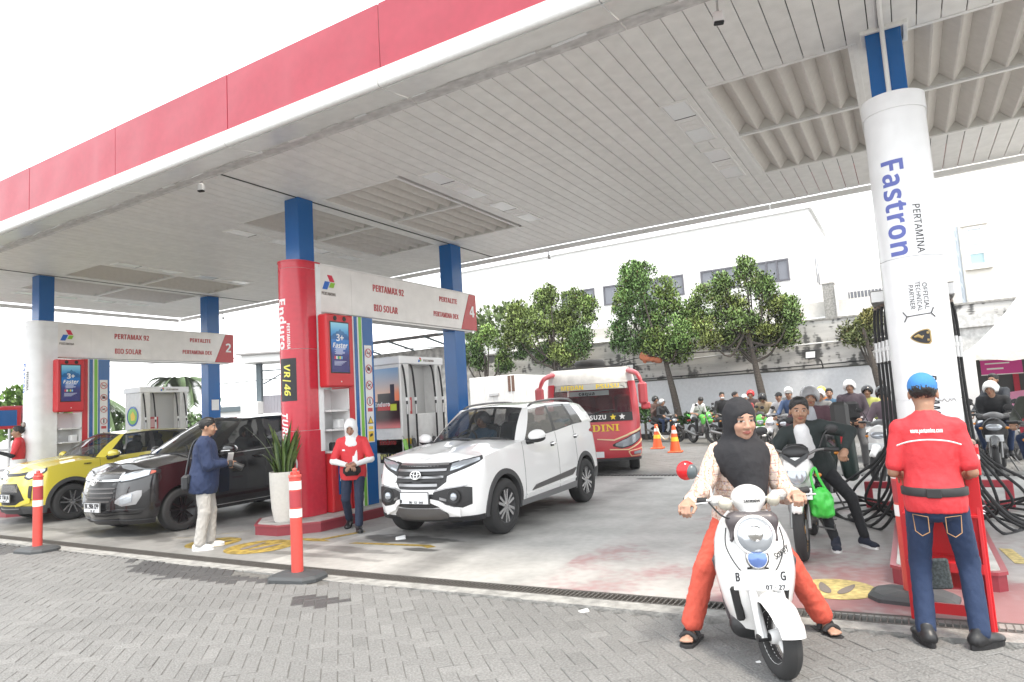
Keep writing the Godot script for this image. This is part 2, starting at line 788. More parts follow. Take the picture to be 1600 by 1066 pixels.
# ---------------------------------------------------------------- ground
func drain_z(x: float) -> float:
	return scurve([-24.0,-5.44,-13.3,-5.38,-9.0,-5.30,-5.3,-5.28,-1.7,-5.40,-0.57,-5.45,0.5,-5.55,3.0,-5.75],x)
func stain(x: float,z: float,cx: float,cz: float,rx: float,rz: float,nz: FastNoiseLite,soft := 0.35) -> float:
	var d := Vector2((x - cx)/rx,(z - cz)/rz).length()+nz.get_noise_2d(x*90.0,z*160.0)*0.5
	return 1.0 - smoothstep(1.0 - soft,1.0,d)
func build_ground() -> void:
	var g := MB.new()
	g.quad(V3(-400,-0.12,-420),V3(400,-0.12,-420),V3(400,-0.12,60),V3(-400,-0.12,60),Vector3.UP)
	struct("ground",g,rough_mat("ground_soil",Color(0.3,0.3,0.29),0.9,0.15,"patch","fine_bump",0.4))
	var x0 := -26.0
	var x1 := 9.0
	var z0 := -13.72
	var z1 := -5.2
	var w := 1500
	var h := 400
	var im := Image.create(w,h,false,Image.FORMAT_RGB8)
	var n1 := FastNoiseLite.new()
	n1.seed = 3
	n1.frequency = 0.02
	n1.fractal_octaves = 4
	var n2 := FastNoiseLite.new()
	n2.seed = 9
	n2.frequency = 0.09
	n2.fractal_octaves = 3
	var n3 := FastNoiseLite.new()
	n3.seed = 21
	n3.frequency = 0.01
	n3.fractal_octaves = 5
	for j in h:
		var z := lerpf(z0,z1,(j+0.5)/h)
		for i in w:
			var x := lerpf(x0,x1,(i+0.5)/w)
			var t := 0.375+n1.get_noise_2d(x*60.0,z*60.0)*0.10+n2.get_noise_2d(x*100.0,z*100.0)*0.05
			for c in [-4.68,-6.2,-10.0,-11.65,-13.9,-15.3]:
				var dx: float = absf(x - c+n1.get_noise_2d(z*40.0,c)*0.15)
				if dx < 0.42:
					t *= 1.0 - 0.42*(1.0 - smoothstep(0.1,0.42,dx))*(0.6+n3.get_noise_2d(x*30.0+c*20.0,z*140.0)*0.9)
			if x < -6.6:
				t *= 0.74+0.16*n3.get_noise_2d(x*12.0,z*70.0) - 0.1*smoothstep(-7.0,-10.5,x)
			var col := Vector3(t,t*0.985,t*0.955)
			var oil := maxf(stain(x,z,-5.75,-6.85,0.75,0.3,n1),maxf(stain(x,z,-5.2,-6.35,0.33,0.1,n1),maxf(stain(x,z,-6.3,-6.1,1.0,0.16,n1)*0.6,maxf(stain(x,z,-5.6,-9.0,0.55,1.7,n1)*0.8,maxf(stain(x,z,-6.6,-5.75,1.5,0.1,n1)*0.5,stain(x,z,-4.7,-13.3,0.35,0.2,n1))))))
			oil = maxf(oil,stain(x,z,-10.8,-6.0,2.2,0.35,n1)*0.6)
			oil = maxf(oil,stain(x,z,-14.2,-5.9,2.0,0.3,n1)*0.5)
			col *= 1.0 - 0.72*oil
			if x > -3.3 and x < 0.9 and z < -5.35:
				var edge := -3.22+(z+5.4)*-0.02
				var rd := smoothstep(edge,edge+0.06,x+n2.get_noise_2d(x*60.0,z*60.0)*0.05)
				var wear := 0.16+n1.get_noise_2d(x*50.0+77.0,z*50.0)*0.9+n2.get_noise_2d(x*90.0,z*90.0)*0.4
				wear += smoothstep(-1.9,-1.15,x+n3.get_noise_2d(x*40.0,z*40.0)*0.8)*0.75*smoothstep(-7.6,-6.7,z+n3.get_noise_2d(z*60.0,x*40.0)*0.8)
				wear -= smoothstep(-6.0,-8.5,z)*0.35
				rd *= clampf(wear,0.06,0.92)
				col = col.lerp(Vector3(0.27,0.085,0.095),rd*0.85)
			col = col.clamp(Vector3(0.02,0.02,0.02),Vector3.ONE)
			im.set_pixel(i,j,Color(col.x,col.y,col.z).linear_to_srgb())
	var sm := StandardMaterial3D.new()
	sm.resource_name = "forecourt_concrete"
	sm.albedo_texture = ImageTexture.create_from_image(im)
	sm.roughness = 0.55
	var slab := MB.new()
	slab.box(V3((x0+x1)/2,-0.06,(z0+z1 - 0.22)/2),V3(x1 - x0,0.118,z1 - z0 - 0.22))
	var fs := struct("forecourt",slab,rough_mat("slab_side",Color(0.3,0.3,0.29),0.9,0.5,"patch"))
	var top := MB.new()
	var steps := 28
	for k in steps:
		var xa := lerpf(x0,x1,float(k)/steps)
		var xb := lerpf(x0,x1,float(k+1)/steps)
		var za := drain_z(xa) - 0.005
		var zb := drain_z(xb) - 0.005
		top.has_uv = true
		var b := top.V.size()
		for p in [Vector2(xa,z0),Vector2(xb,z0),Vector2(xb,zb),Vector2(xa,za)]:
			top.V.append(V3(p.x,0.003,p.y))
			top.N.append(Vector3.UP)
			top.K.append(Color.WHITE)
			top.T.append(Vector2((p.x - x0)/(x1 - x0),(p.y - z0)/(z1 - z0)))
		top.I.append_array([b,b+1,b+2,b,b+2,b+3])
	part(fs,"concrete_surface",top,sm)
	var dr := MB.new()
	dr.box(V3(-8,-0.1,-5.35),V3(34,0.02,0.7))
	var ds := struct("drain_channel",dr,mats.dark)
	var lip := MB.new()
	var rail := MB.new()
	for k in 44:
		var xa := -24.0+k*0.7
		var xb := xa+0.7
		var za := drain_z(xa)
		var zb := drain_z(xb)
		var wl := 0.17+0.02*sin(k*1.7)
		var ring := []
		for e in [[xa,za],[xb,zb]]:
			ring.append(PackedVector3Array([V3(e[0],-0.1,e[1]+0.19),V3(e[0],0.0,e[1]+0.19),V3(e[0],0.0,e[1]+0.19+wl),V3(e[0],-0.1,e[1]+0.19+wl)]))
		lip.loft(ring,true,true,true,false)
		for o in [0.005,0.178]:
			rail.box(V3((xa+xb)/2,-0.008,(za+zb)/2+o),V3(0.705,0.02,0.012),0,Basis(Vector3.UP,-atan2(zb - za,0.7)))
	part(ds,"concrete_lip",lip,rough_mat("lip_concrete",Color(0.42,0.415,0.40),0.85,0.6,"soil","fine_bump",0.6))
	part(ds,"frame_rail",rail,rough_mat("rusty_steel",Color(0.15,0.14,0.13),0.6,2.0,"soil"))
	var bar := MB.new()
	bar.box(Vector3.ZERO,V3(0.009,0.024,0.165))
	var bar_mesh := bar.mesh()
	var far_bars := MB.new()
	var count := 0
	var bx := 2.6
	while bx > -23.0:
		var p := V3(bx,-0.012,drain_z(bx)+0.092)
		if count < 290 and seen(p):
			part(ds,"grate_bar",bar_mesh,mats.rusty_steel,p)
			count += 1
		else:
			far_bars.box(p,V3(0.009,0.024,0.165))
		bx -= 0.042
	part(ds,"far_grate_bars",far_bars,mats.rusty_steel).set_meta("kind","stuff")
	var base := MB.new()
	base.box(V3(-9,-0.0565,0.1),V3(60,0.1,10.0))
	var pv := struct("block_paving",base,rough_mat("joint_sand",Color(0.185,0.18,0.17),0.95,1.5,"soil","fine_bump",0.8))
	pave(pv,-15.0,3.2,-5.05,-1.4,0.102,true,11)
	var base2 := MB.new()
	base2.box(V3(-4,-0.0565,-21.5),V3(60,0.1,15.2))
	var pv2 := struct("rear_paving",base2,mats.joint_sand)
	pave(pv2,-9.5,2.5,-22.0,-14.05,0.102,false,12)
	var d2 := MB.new()
	d2.box(V3(-6,-0.03,-13.86),V3(46,0.05,0.24))
	struct("rear_drain_kerb",d2,mats.lip_concrete)
	var g2 := MB.new()
	for k in 150:
		g2.box(V3(-9.0+k*0.08,0.001,-13.86),V3(0.03,0.012,0.14))
	struct("rear_drain_slots",g2,mats.dark).set_meta("kind","stuff")
func pave(parent: Node,xa: float,xb: float,za: float,zb: float,u: float,near: bool,sd: int) -> void:
	var r := RandomNumberGenerator.new()
	r.seed = sd
	var nz := FastNoiseLite.new()
	nz.seed = sd
	nz.frequency = 0.01
	nz.fractal_octaves = 4
	var tone := [0.184,0.196,0.206,0.214,0.224,0.24]
	var pm := []
	for k in tone.size():
		var t: float = tone[k]
		pm.append(rough_mat("paver_tone_%d" % k,Color(t*1.12,t*1.115,t*1.10),0.85,0.8,"pebble","fine_bump",1.0))
	for k in tone.size():
		var t: float = tone[k]
		pm.append(rough_mat("stained_paver_%d" % k,Color(t*0.42,t*0.41,t*0.42),0.6,0.8,"pebble","fine_bump",1.0))
	var shapes := []
	for sw in 2:
		var m := MB.new()
		var sx := u*(2 if sw == 0 else 1) - 0.004
		var sz := u*(1 if sw == 0 else 2) - 0.0022
		var c := 0.004
		m.loft([PackedVector3Array([V3(-sx/2,-0.05,-sz/2),V3(sx/2,-0.05,-sz/2),V3(sx/2,-0.05,sz/2),V3(-sx/2,-0.05,sz/2)]),
			PackedVector3Array([V3(-sx/2,-c,-sz/2),V3(sx/2,-c,-sz/2),V3(sx/2,-c,sz/2),V3(-sx/2,-c,sz/2)]),
			PackedVector3Array([V3(-sx/2+c,0,-sz/2+c),V3(sx/2 - c,0,-sz/2+c),V3(sx/2 - c,0,sz/2 - c),V3(-sx/2+c,0,sz/2 - c)])],true,false,true,false)
		shapes.append(m)
	var found := []
	var turn := PI/4 if near else 0.0
	var rot := Basis(Vector3.UP,turn)
	var mid := V3((xa+xb)/2,0,(za+zb)/2)
	var nx := int((xb - xa)/u)
	var nzc := int((zb - za)/u) if not near else nx
	for i in nx:
		for j in nzc:
			var m := posmod(i - j,4)
			if m != 0 and m != 3:
				continue
			var sw := 0 if m == 0 else 1
			var p := V3(xa+i*u+u*(1.0 if sw == 0 else 0.5),0,za+j*u+u*(0.5 if sw == 0 else 1.0))
			if near:
				p = mid+rot*V3(p.x - mid.x,0,(j - nx/2)*u+u*(0.5 if sw == 0 else 1.0))
				if p.z > zb or p.z < za - 1.0:
					continue
			if near and p.z < drain_z(p.x)+0.45:
				continue
			if not seen(p,1.12):
				continue
			var lv := clampi(int(round(2.6+r.randfn(0,0.85)+nz.get_noise_2d(p.x*60,p.z*60)*3.0)),0,5)
			if near:
				var s := maxf(stain(p.x,p.z,-7.0,-4.72,1.5,0.36,nz),maxf(stain(p.x,p.z,-11.6,-4.75,1.1,0.35,nz),stain(p.x,p.z,-4.75,-4.35,0.34,0.12,nz)))
				if s > 0.35+r.randf()*0.3:
					lv += 6
			var tilt := rot*Basis.from_euler(V3(r.randfn(0,0.006),r.randfn(0,0.008),r.randfn(0,0.006)))
			found.append([p.distance_to(cam.position),Transform3D(tilt,p+V3(0,-0.001+r.randfn(0,0.0014),0)),sw,lv])
	found.sort_custom(func(a,b): return a[0] < b[0])
	var single := [shapes[0].mesh(),shapes[1].mesh()]
	var rest := {}
	for k in found.size():
		var e = found[k]
		if near and k < 300:
			part(parent,"paver",single[e[2]],pm[e[3]],e[1])
		else:
			if not rest.has(e[3]):
				rest[e[3]] = MB.new()
			rest[e[3]].append(shapes[e[2]],e[1])
	for lv in rest:
		part(parent,"far_pavers",rest[lv],pm[lv]).set_meta("kind","stuff")
func flat_poly(pts: Array,y := 0.007) -> MB:   # a painted marking as a thin sheet
	var m := MB.new()
	var p := arr2(pts)
	var q := PackedVector2Array()
	for v in p:
		q.append(Vector2(v.x,-v.y))
	m.prism(q,0.001,Transform3D(Basis(Vector3.RIGHT,Vector3(0,0,-1),Vector3.UP),V3(0,y - 0.001,0)))
	return m
func build_markings() -> void:
	var ym := rough_mat("worn_yellow",Color(0.5,0.35,0.07),0.7,1.3,"streak")
	var ym2 := rough_mat("faded_yellow",Color(0.72,0.58,0.24),0.7,1.3,"soil")
	var a := flat_poly([-7.55,-5.75 - 0.72,-7.05,-6.38,-6.72,-6.44,-6.9,-6.50,-6.72,-7.1,-6.82,-7.1,-7.0,-6.55])
	var o := struct("arrow_marking",a,ym)
	tag(o,"yellow painted arrow on the concrete beside the red kerb","marking")
	o = struct("line_marking",flat_poly([-6.35,-6.40,-5.25,-6.50,-5.12,-6.44,-5.05,-6.52,-5.2,-6.60,-6.3,-6.47]),ym)
	o = struct("bay_line_marking",flat_poly([-8.62,-6.72,-9.4,-5.95,-9.55,-6.08,-9.2,-6.02,-8.72,-6.76]),ym)
	for c in [[-8.42,-5.93,0.36,ym],[-7.45,-5.92,0.44,ym],[-0.68,-6.04,0.3,ym2]]:
		var pts := []
		for k in 32:
			var an := TAU*k/32
			pts.append_array([c[0]+cos(an)*c[2],c[1]+sin(an)*c[2]*1.0])
		var e := struct("round_marking",flat_poly(pts),c[3])
		var fp := MB.new()
		for s in [-1,1]:
			var foot := []
			for k in 18:
				var an := TAU*k/18
				var ln := sin(an)
				foot.append_array([c[0]+s*c[2]*0.28+cos(an)*c[2]*(0.13+0.05*ln) - ln*0.04*s,c[1]+ln*c[2]*0.52])
			fp.append(flat_poly(foot,0.011),Transform3D.IDENTITY)
		part(e,"footprint",fp,rough_mat("footprint_grey",Color(0.2,0.17,0.15),0.8,2.0,"grain"))
	o = struct("pale_line_marking",flat_poly([0.62,-7.3,2.2,-7.35,2.2,-7.45,0.72,-7.42,0.66,-7.9,0.56,-7.9]),ym2)
# ---------------------------------------------------------------- canopy
const SY := 5.1
func build_canopy() -> void:
	var cx0 := -20.0
	var cx1 := 4.2
	var zf := -5.66
	var zb := -13.0
	var t := thing("station_canopy","large flat roof over the pumps with red fascia and grey plank underside","canopy")
	var plank_m := []
	for k in 4:
		plank_m.append(rough_mat("soffit_plank_%d" % k,Color(0.81+0.012*k,0.805+0.012*k,0.785+0.012*k),0.42,0.16,"grain"))
	var trim := mat("soffit_trim",Color(0.78,0.775,0.76),0.45)
	part(t,"roof_deck",MB.new().box(V3((cx0+cx1)/2,SY+0.62,(zf+zb)/2+0.2),V3(cx1 - cx0 - 0.1,0.1,zf - zb - 0.5)),mat("roof_sheet",Color(0.4,0.4,0.4),0.6))
	part(t,"plank_backing",MB.new().box(V3((cx0+cx1)/2,SY+0.42,(zf+zb)/2),V3(cx1 - cx0 - 0.1,0.02,zf - zb - 0.1)),mats.dark)
	var bays := [-16.06,-8.03,0.06]
	var lz := [[-7.55,-9.22],[-9.34,-11.12]]
	var pitch := 0.2052
	var n := int((cx1 - cx0)/pitch)
	var cache := {}
	var r := RandomNumberGenerator.new()
	r.seed = 4
	for i in n:
		var x := cx1 - 0.1 - (i+0.5)*pitch
		var cuts := [[zf,zb]]
		for b in bays:
			if absf(x - b) > 0.24 and absf(x - b) < 1.79:
				cuts = [[zf,-7.5],[-11.17,zb]]
		for c in cuts:
			var ln: float = c[0] - c[1]
			var key := "%.2f" % ln
			if not cache.has(key):
				cache[key] = MB.new().box(V3(0,0.012,0),V3(pitch - 0.009,0.024,ln - 0.01),0.003).mesh()
			part(t,"plank",cache[key],plank_m[r.randi() % 4],V3(x,SY,(c[0]+c[1])/2))
	var lm := rough_mat("louvre_sheet",Color(0.66,0.63,0.59),0.5,0.3,"grain")
	var lmesh := {}
	for bi in bays.size():
		var b: float = bays[bi]
		for sx in [-1,1]:
			for q in lz:
				var x0: float = b+sx*0.22
				var x1: float = b+sx*1.74
				var xa := minf(x0,x1)
				var ln: float = q[0] - q[1]
				var key := "%.2f" % ln
				if not lmesh.has(key):
					var pts := PackedVector2Array()
					var teeth := 6
					var tw := 1.52/teeth
					for k in teeth:
						pts.append_array([Vector2(k*tw,0.005),Vector2(k*tw+0.02,0.0),Vector2(k*tw+tw*0.5,0.135)])
					pts.append(Vector2(1.52,0.005))
					var top := pts.duplicate()
					top.reverse()
					for v in top:
						pts.append(v+Vector2(0,0.008))
					var m := MB.new().prism(pts,-ln)
					var ends := MB.new()
					for k in teeth:
						ends.prism(arr2([k*tw+0.02,0.0,(k+1)*tw,0.0,k*tw+tw*0.5,0.132]),-0.012,Transform3D(Basis.IDENTITY,V3(0,0.002,-ln+0.014)))
					lmesh[key] = [m.mesh(),ends.mesh()]
				var lp := part(t,"louvre_panel",lmesh[key][0],lm,V3(xa,SY+0.012,q[0]))
				part(lp,"end_filler",lmesh[key][1],mat("louvre_end",Color(0.56,0.55,0.52),0.5))
		var fr := MB.new()
		for x in [-1.775,-0.2,0.2,1.775]:
			fr.box(V3(b+x,SY+0.02,-9.34),V3(0.05,0.05,3.68),0.004)
		for z in [-7.525,-9.28,-11.145]:
			for sx in [-1,1]:
				fr.box(V3(b+sx*0.985,SY+0.018,z),V3(1.52,0.046,0.05),0.004)
		fr.box(V3(b,SY+0.02,-9.33),V3(0.012,0.06,7.1))
		part(t,"bay_trim",fr,trim)
		part(t,"joint_strip",MB.new().box(V3(b+0.03,SY - 0.004,-9.33),V3(0.018,0.012,7.2)),mats.dark)
	var redm := rough_mat("fascia_red",Color(0.36,0.03,0.055),0.38,0.25,"grain","wave_bump",0.6)
	redm.clearcoat_enabled = false
	var whm := rough_mat("fascia_white",Color(0.78,0.78,0.77),0.4,0.4,"grain")
	var grm := rough_mat("fascia_under",Color(0.74,0.745,0.73),0.25,0.2,"grain","wave_bump",0.2)
	var stm := rough_mat("gutter_strip",Color(0.68,0.665,0.66),0.5,0.8,"patch")
	var pr := []
	for a in 9:
		var an := PI*0.5*a/8.0
		pr.append(Vector2(-5.05+0.045*cos(an),4.985 - 0.045*sin(an)))
	var joint := -4.35
	var xs := [cx1]
	while joint > cx0 - 1.0:
		if joint < cx1 - 0.5:
			xs.append(joint)
		joint -= 2.44
	xs = [cx1,2.97,0.53,-1.91]
	while xs[-1] - 2.44 > cx0+0.5:
		xs.append(xs[-1] - 2.44)
	xs.append(cx0)
	for k in xs.size() - 1:
		var xa: float = xs[k+1]+0.006
		var xb: float = xs[k] - 0.006
		part(t,"fascia_panel",MB.new().box(V3((xa+xb)/2,5.495,-5.07+0.002*(k % 2)),V3(xb - xa,0.73,0.03),0.004),redm)
		var pts := PackedVector2Array([Vector2(-5.07,5.127),Vector2(-5.012,5.127)])
		pts.append(Vector2(-5.005,5.12))
		for q in pr:
			pts.append(q)
		pts.append_array([Vector2(-5.07,4.95)])
		var sec := Transform3D(Basis(Vector3(0,0,1),Vector3.UP,Vector3(-1,0,0)),V3(xb,0,0))
		part(t,"fascia_nose",MB.new().prism(pts,xb - xa,sec),whm)
		part(t,"fascia_underside",MB.new().prism(arr2([-5.075,4.937,-5.075,4.955,-5.485,5.02,-5.485,5.0]),xb - xa,sec),grm)
		part(t,"gutter_panel",MB.new().prism(arr2([-5.49,4.985,-5.49,5.03,-5.66,5.03,-5.66,4.99,-5.64,4.99,-5.63,5.0,-5.50,4.995]),xb - xa,sec),stm)
		part(t,"back_fascia_panel",MB.new().box(V3((xa+xb)/2,5.46,zb - 0.05),V3(xb - xa,0.64,0.05),0.004),redm)
		part(t,"back_edge_trim",MB.new().box(V3((xa+xb)/2,5.04,zb - 0.03),V3(xb - xa,0.09,0.07),0.004),trim)
	for sx in [[cx0,-1],[cx1,1]]:
		part(t,"end_fascia_panel",MB.new().box(V3(sx[0]+sx[1]*0.02,5.5,(zb - 5.04)/2),V3(0.03,0.7,-5.04 - zb),0.004),redm)
		part(t,"end_edge_trim",MB.new().box(V3(sx[0]+sx[1]*0.0,5.02,(zb - 5.3)/2),V3(0.06,0.09,-5.4 - zb),0.004),trim)
	for k in 26:
		var x := -15.0+k*0.62+r.randf()*0.3
		part(t,"peeling_tape",MB.new().box(V3(x,4.992,-5.492),V3(0.15+r.randf()*0.25,0.012,0.03),0.0,Basis.from_euler(V3(r.randfn(0,0.2),r.randfn(0,0.05),r.randfn(0,0.02)))),mats.white_gloss if k % 3 else stm)
	var lights := [[-2.09,"canopy lamp nearest the round white column"],[-5.78,"canopy lamp above the white car"],[-10.31,"canopy lamp above the black car"],[-14.02,"canopy lamp beside the far louvre bay"],[-18.36,"canopy lamp at the far left end of the roof"]]
	var glassm := mat("lamp_lens",Color(0.84,0.86,0.87),0.2)
	for e in lights:
		for z in [[-7.66,"front "],[-9.52,"rear "]]:
			var lt := thing("canopy_light","%s flush %s" % [z[1].strip_edges()+" of two",e[0]],"light",V3(e[0],SY - 0.0,z[0] - 0.73),0,"canopy lights")
			if e[0] is float:
				lt.set_meta("label","%s flush ceiling %s" % [z[1].strip_edges(),e[1]])
			var f := MB.new()
			f.box(V3(-0.155,-0.006,0),V3(0.03,0.02,1.48),0.004).box(V3(0.155,-0.006,0),V3(0.03,0.02,1.48),0.004)
			f.box(V3(0,-0.006,-0.725),V3(0.28,0.02,0.03),0.004).box(V3(0,-0.006,0.725),V3(0.28,0.02,0.03),0.004)
			part(lt,"frame",f,trim)
			for s in [-1,1]:
				part(lt,"lens",MB.new().box(V3(0,-0.004,s*0.46),V3(0.27,0.012,0.46),0.003),glassm)
			part(lt,"reflector_gap",MB.new().box(V3(0,-0.003,0.215),V3(0.27,0.01,0.02)),mats.dark)
			part(lt,"tray",MB.new().box(V3(0,-0.002,-0.01),V3(0.28,0.008,0.42)),trim)
			for s in [-1,1]:
				part(lt,"bracket",MB.new().box(V3(0,-0.009,s*0.07),V3(0.2,0.012,0.05),0.003),trim)
	for c in [[V3(-8.25,4.93,-5.70),"small white floodlight hanging under the canopy edge left of the pumps"],[V3(-1.13,4.93,-5.86),"small white floodlight hanging under the canopy edge above the crowd"]]:
		var cm := thing("edge_floodlight",c[1],"light",c[0],20,"small lights under the canopy edge")
		part(cm,"housing",MB.new().box(V3(0,0,0),V3(0.09,0.10,0.06),0.012),mats.white_paint)
		part(cm,"lens",MB.new().box(V3(0,-0.055,0.004),V3(0.085,0.022,0.055),0.006),mats.dark)
		part(cm,"arm",MB.new().tube([V3(0,0.04,0),V3(0,0.09,-0.01),V3(0,0.16,0)],0.01),mats.steel)
	for c in [[V3(-6.6,4.9,-13.05),"small dark lamp hanging on the rear canopy edge by the trees"],[V3(-17.9,4.88,-13.05),"small dark lamp hanging on the rear canopy edge beside the left pillar"]]:
		var cm := thing("hanging_lamp",c[1],"light",c[0],0,"lamps on the rear edge")
		part(cm,"stem",MB.new().tube([V3(0,0.14,0.03),V3(0,0.06,0),V3(0.01,0.02,0)],0.012),mats.black_plastic)
		part(cm,"bulb",MB.new().ell(V3(0.01,-0.02,0),V3(0.04,0.05,0.04)),mats.steel)
# ---------------------------------------------------------------- pillars,signs,pump islands
const FX := Basis(Vector3(0,0,-1),Vector3(0,1,0),Vector3(1,0,0))   # a sheet that faces +x,reading towards -z
func words(parent: Node,text: String,h: float,m: Material,at: Vector3,b := Basis.IDENTITY,squeeze := 1.0,weight := 700,slant := 0.0,face := "Droid Sans") -> MeshInstance3D:
	return part(parent,"lettering",letters(text,h,weight,squeeze,0.0,0.0,slant,face),m,Transform3D(b,at))
func dround(cx: float,zc: float,r: float,zback: float,n := 20) -> PackedVector2Array:   # D-shaped plan (x,z)
	var p := PackedVector2Array()
	for k in n+1:
		var a := PI*k/n
		p.append(Vector2(cx+cos(a)*r,zc+sin(a)*r))
	p.append(Vector2(cx - r,zback))
	p.append(Vector2(cx+r,zback))
	return p
func plan_loft(mb: MB,plan: PackedVector2Array,ys: Array) -> MB:
	var rings := []
	for y in ys:
		var s := 1.0
		var yy: float = y if not (y is Array) else y[0]
		var ring := PackedVector3Array()
		for v in plan:
			ring.append(V3(v.x,yy,v.y))
		rings.append(ring)
	mb.loft(rings,true,true,true,false)
	return mb
func smooth_d(mb: MB,cx: float,zc: float,r: float,zback: float,y0: float,y1: float,a0 := 0.0,a1 := PI) -> MB:
	var rings := []
	for e in [[r,y0],[r,y1],[r - 0.01,y1],[r - 0.01,y0],[r,y0]]:
		var ring := PackedVector3Array()
		if a0 == 0.0:
			ring.append(V3(cx+e[0],e[1],zback))
		for k in 25:
			var a := lerpf(a0,a1,k/24.0)
			ring.append(V3(cx+cos(a)*e[0],e[1],zc+sin(a)*e[0]))
		if a1 >= PI - 0.01:
			ring.append(V3(cx - e[0],e[1],zback))
		rings.append(ring)
	for k in 4:
		mb.loft([rings[k],rings[k+1]],false,false,false,true,[V3(0,0,1),Vector3.UP,V3(0,0,-1),Vector3.DOWN][k])
	return mb
func logo(parent: Node,at: Vector3,s: float,b: Basis) -> void:
	var d := 0.006
	part(parent,"logo_mark",MB.new().prism(arr2([0.08*s,1.0*s,0.52*s,1.0*s,0.78*s,0.52*s,0.34*s,0.52*s]),d,Transform3D(b,at)),mats.logo_red)
	part(parent,"logo_mark",MB.new().prism(arr2([-0.42*s,-0.1*s,-0.16*s,0.5*s,0.32*s,0.5*s,0.04*s,-0.1*s]),d,Transform3D(b,at)),mats.logo_blue)
	part(parent,"logo_mark",MB.new().prism(arr2([0.24*s,0.08*s,0.42*s,0.46*s,0.84*s,0.46*s,0.66*s,0.08*s]),d,Transform3D(b,at)),mats.logo_green)
func sign_board(x: float,num: String,label: String) -> void:
	var t := thing("price_board",label,"sign",V3(x,0,0),0,"numbered boards over the pump islands")
	var bm := rough_mat("board_white",Color(0.85,0.825,0.80),0.16,0.12,"grain")
	part(t,"panel",MB.new().box(V3(-0.17,3.68,-9.72),V3(0.34,0.77,4.44),0.01),bm)
	part(t,"lower_rail",MB.new().box(V3(-0.17,3.275,-9.9),V3(0.3,0.035,3.9),0.004),mats.steel)
	part(t,"top_cap",MB.new().box(V3(-0.17,4.07,-9.72),V3(0.36,0.02,4.46),0.004),mats.soffit_trim)
	var rm := mat("board_red",Color(0.46,0.06,0.07),0.2)
	part(t,"number_panel",MB.new().prism(arr2([-0.40,-0.386,0.155,-0.386,0.155,0.386,-0.06,0.386]),0.012,Transform3D(FX,V3(-0.004,3.68,-11.79)),0.003),rm)
	part(t,"number_edge",MB.new().box(V3(-0.17,3.68,-11.955),V3(0.352,0.772,0.05),0.006),rm)
	words(t,num,0.24,mats.white_text,V3(0.012,3.69,-11.80),FX)
	logo(t,V3(0.002,3.69,-7.66),0.22,FX)
	words(t,"PERTAMINA",0.05,mat("grey_text",Color(0.25,0.22,0.2),0.5),V3(0.004,3.60,-7.70),FX,-0.3)
	for e in [["PERTAMAX 92",-9.155,3.83,0.12,0.83],["BIO SOLAR",-9.065,3.48,0.12,0.63],["PERTALITE",-10.97,3.85,0.10,0.6],["PERTAMINA DEX",-10.88,3.535,0.10,0.84]]:
		words(t,e[0],e[3],mats.red_text,V3(0.004,e[2],e[1]),FX,-e[4])
	part(t,"panel_seam",MB.new().box(V3(0.001,3.68,-8.22),V3(0.004,0.76,0.006)),bm)
func post(t: Node,x: float,z: float,y0: float,y1: float) -> void:
	part(t,"post",MB.new().box(V3(x,(y0+y1)/2,z),V3(0.31,y1 - y0,0.31),0.008),mats.blue_paint)
func bend_words(t: Node,text: String,h: float,m: Material,cx: float,zc: float,r: float,y: float,xoff: float,weight := 700,slant := 0.0,squeeze := 1.0) -> void:
	var mb := letters(text,h,weight,squeeze,r,-PI/2,slant)
	part(t,"lettering",mb,m,Transform3D(Basis(Vector3.UP,xoff/r),V3(cx,y,zc)))
func island(x0: float,x1: float,zf: float,zb: float,label: String,turn_in := 0.42) -> Node3D:
	var t := thing("pump_island",label,"kerb island",Vector3.ZERO,0,"pump islands")
	var c := turn_in
	var plan := arr2([x0,zb,x0,zf - c,x0+c,zf,x1 - c,zf,x1,zf - c,x1,zb])
	var body := MB.new()
	var rings := []
	for e in [[0.0,0.0],[0.0,0.135]]:
		var ring := PackedVector3Array()
		for v in plan:
			ring.append(V3(v.x,e[1],v.y))
		rings.append(ring)
	body.loft(rings,true,false,true,false)
	part(t,"kerb_face",body,rough_mat("kerb_red",Color(0.26,0.035,0.05),0.35,0.8,"grain"))
	var nose := MB.new()
	var off := Geometry2D.offset_polygon(plan,0.012)[0]
	var prs := []
	for e in [0.125,0.150]:
		var ring := PackedVector3Array()
		for v in off:
			ring.append(V3(v.x,e,v.y))
		prs.append(ring)
	nose.loft(prs,true,true,true,false)
	part(t,"kerb_nosing",nose,mat("kerb_nosing_red",Color(0.3,0.05,0.065),0.3))
	var inn := Geometry2D.offset_polygon(plan,-0.035)[0]
	var tr := []
	for e in [0.10,0.156]:
		var ring := PackedVector3Array()
		for v in inn:
			ring.append(V3(v.x,e,v.y))
		tr.append(ring)
	part(t,"top_slab",MB.new().loft(tr,true,false,true,false),rough_mat("island_top",Color(0.52,0.51,0.49),0.6,0.7,"patch"))
	return t
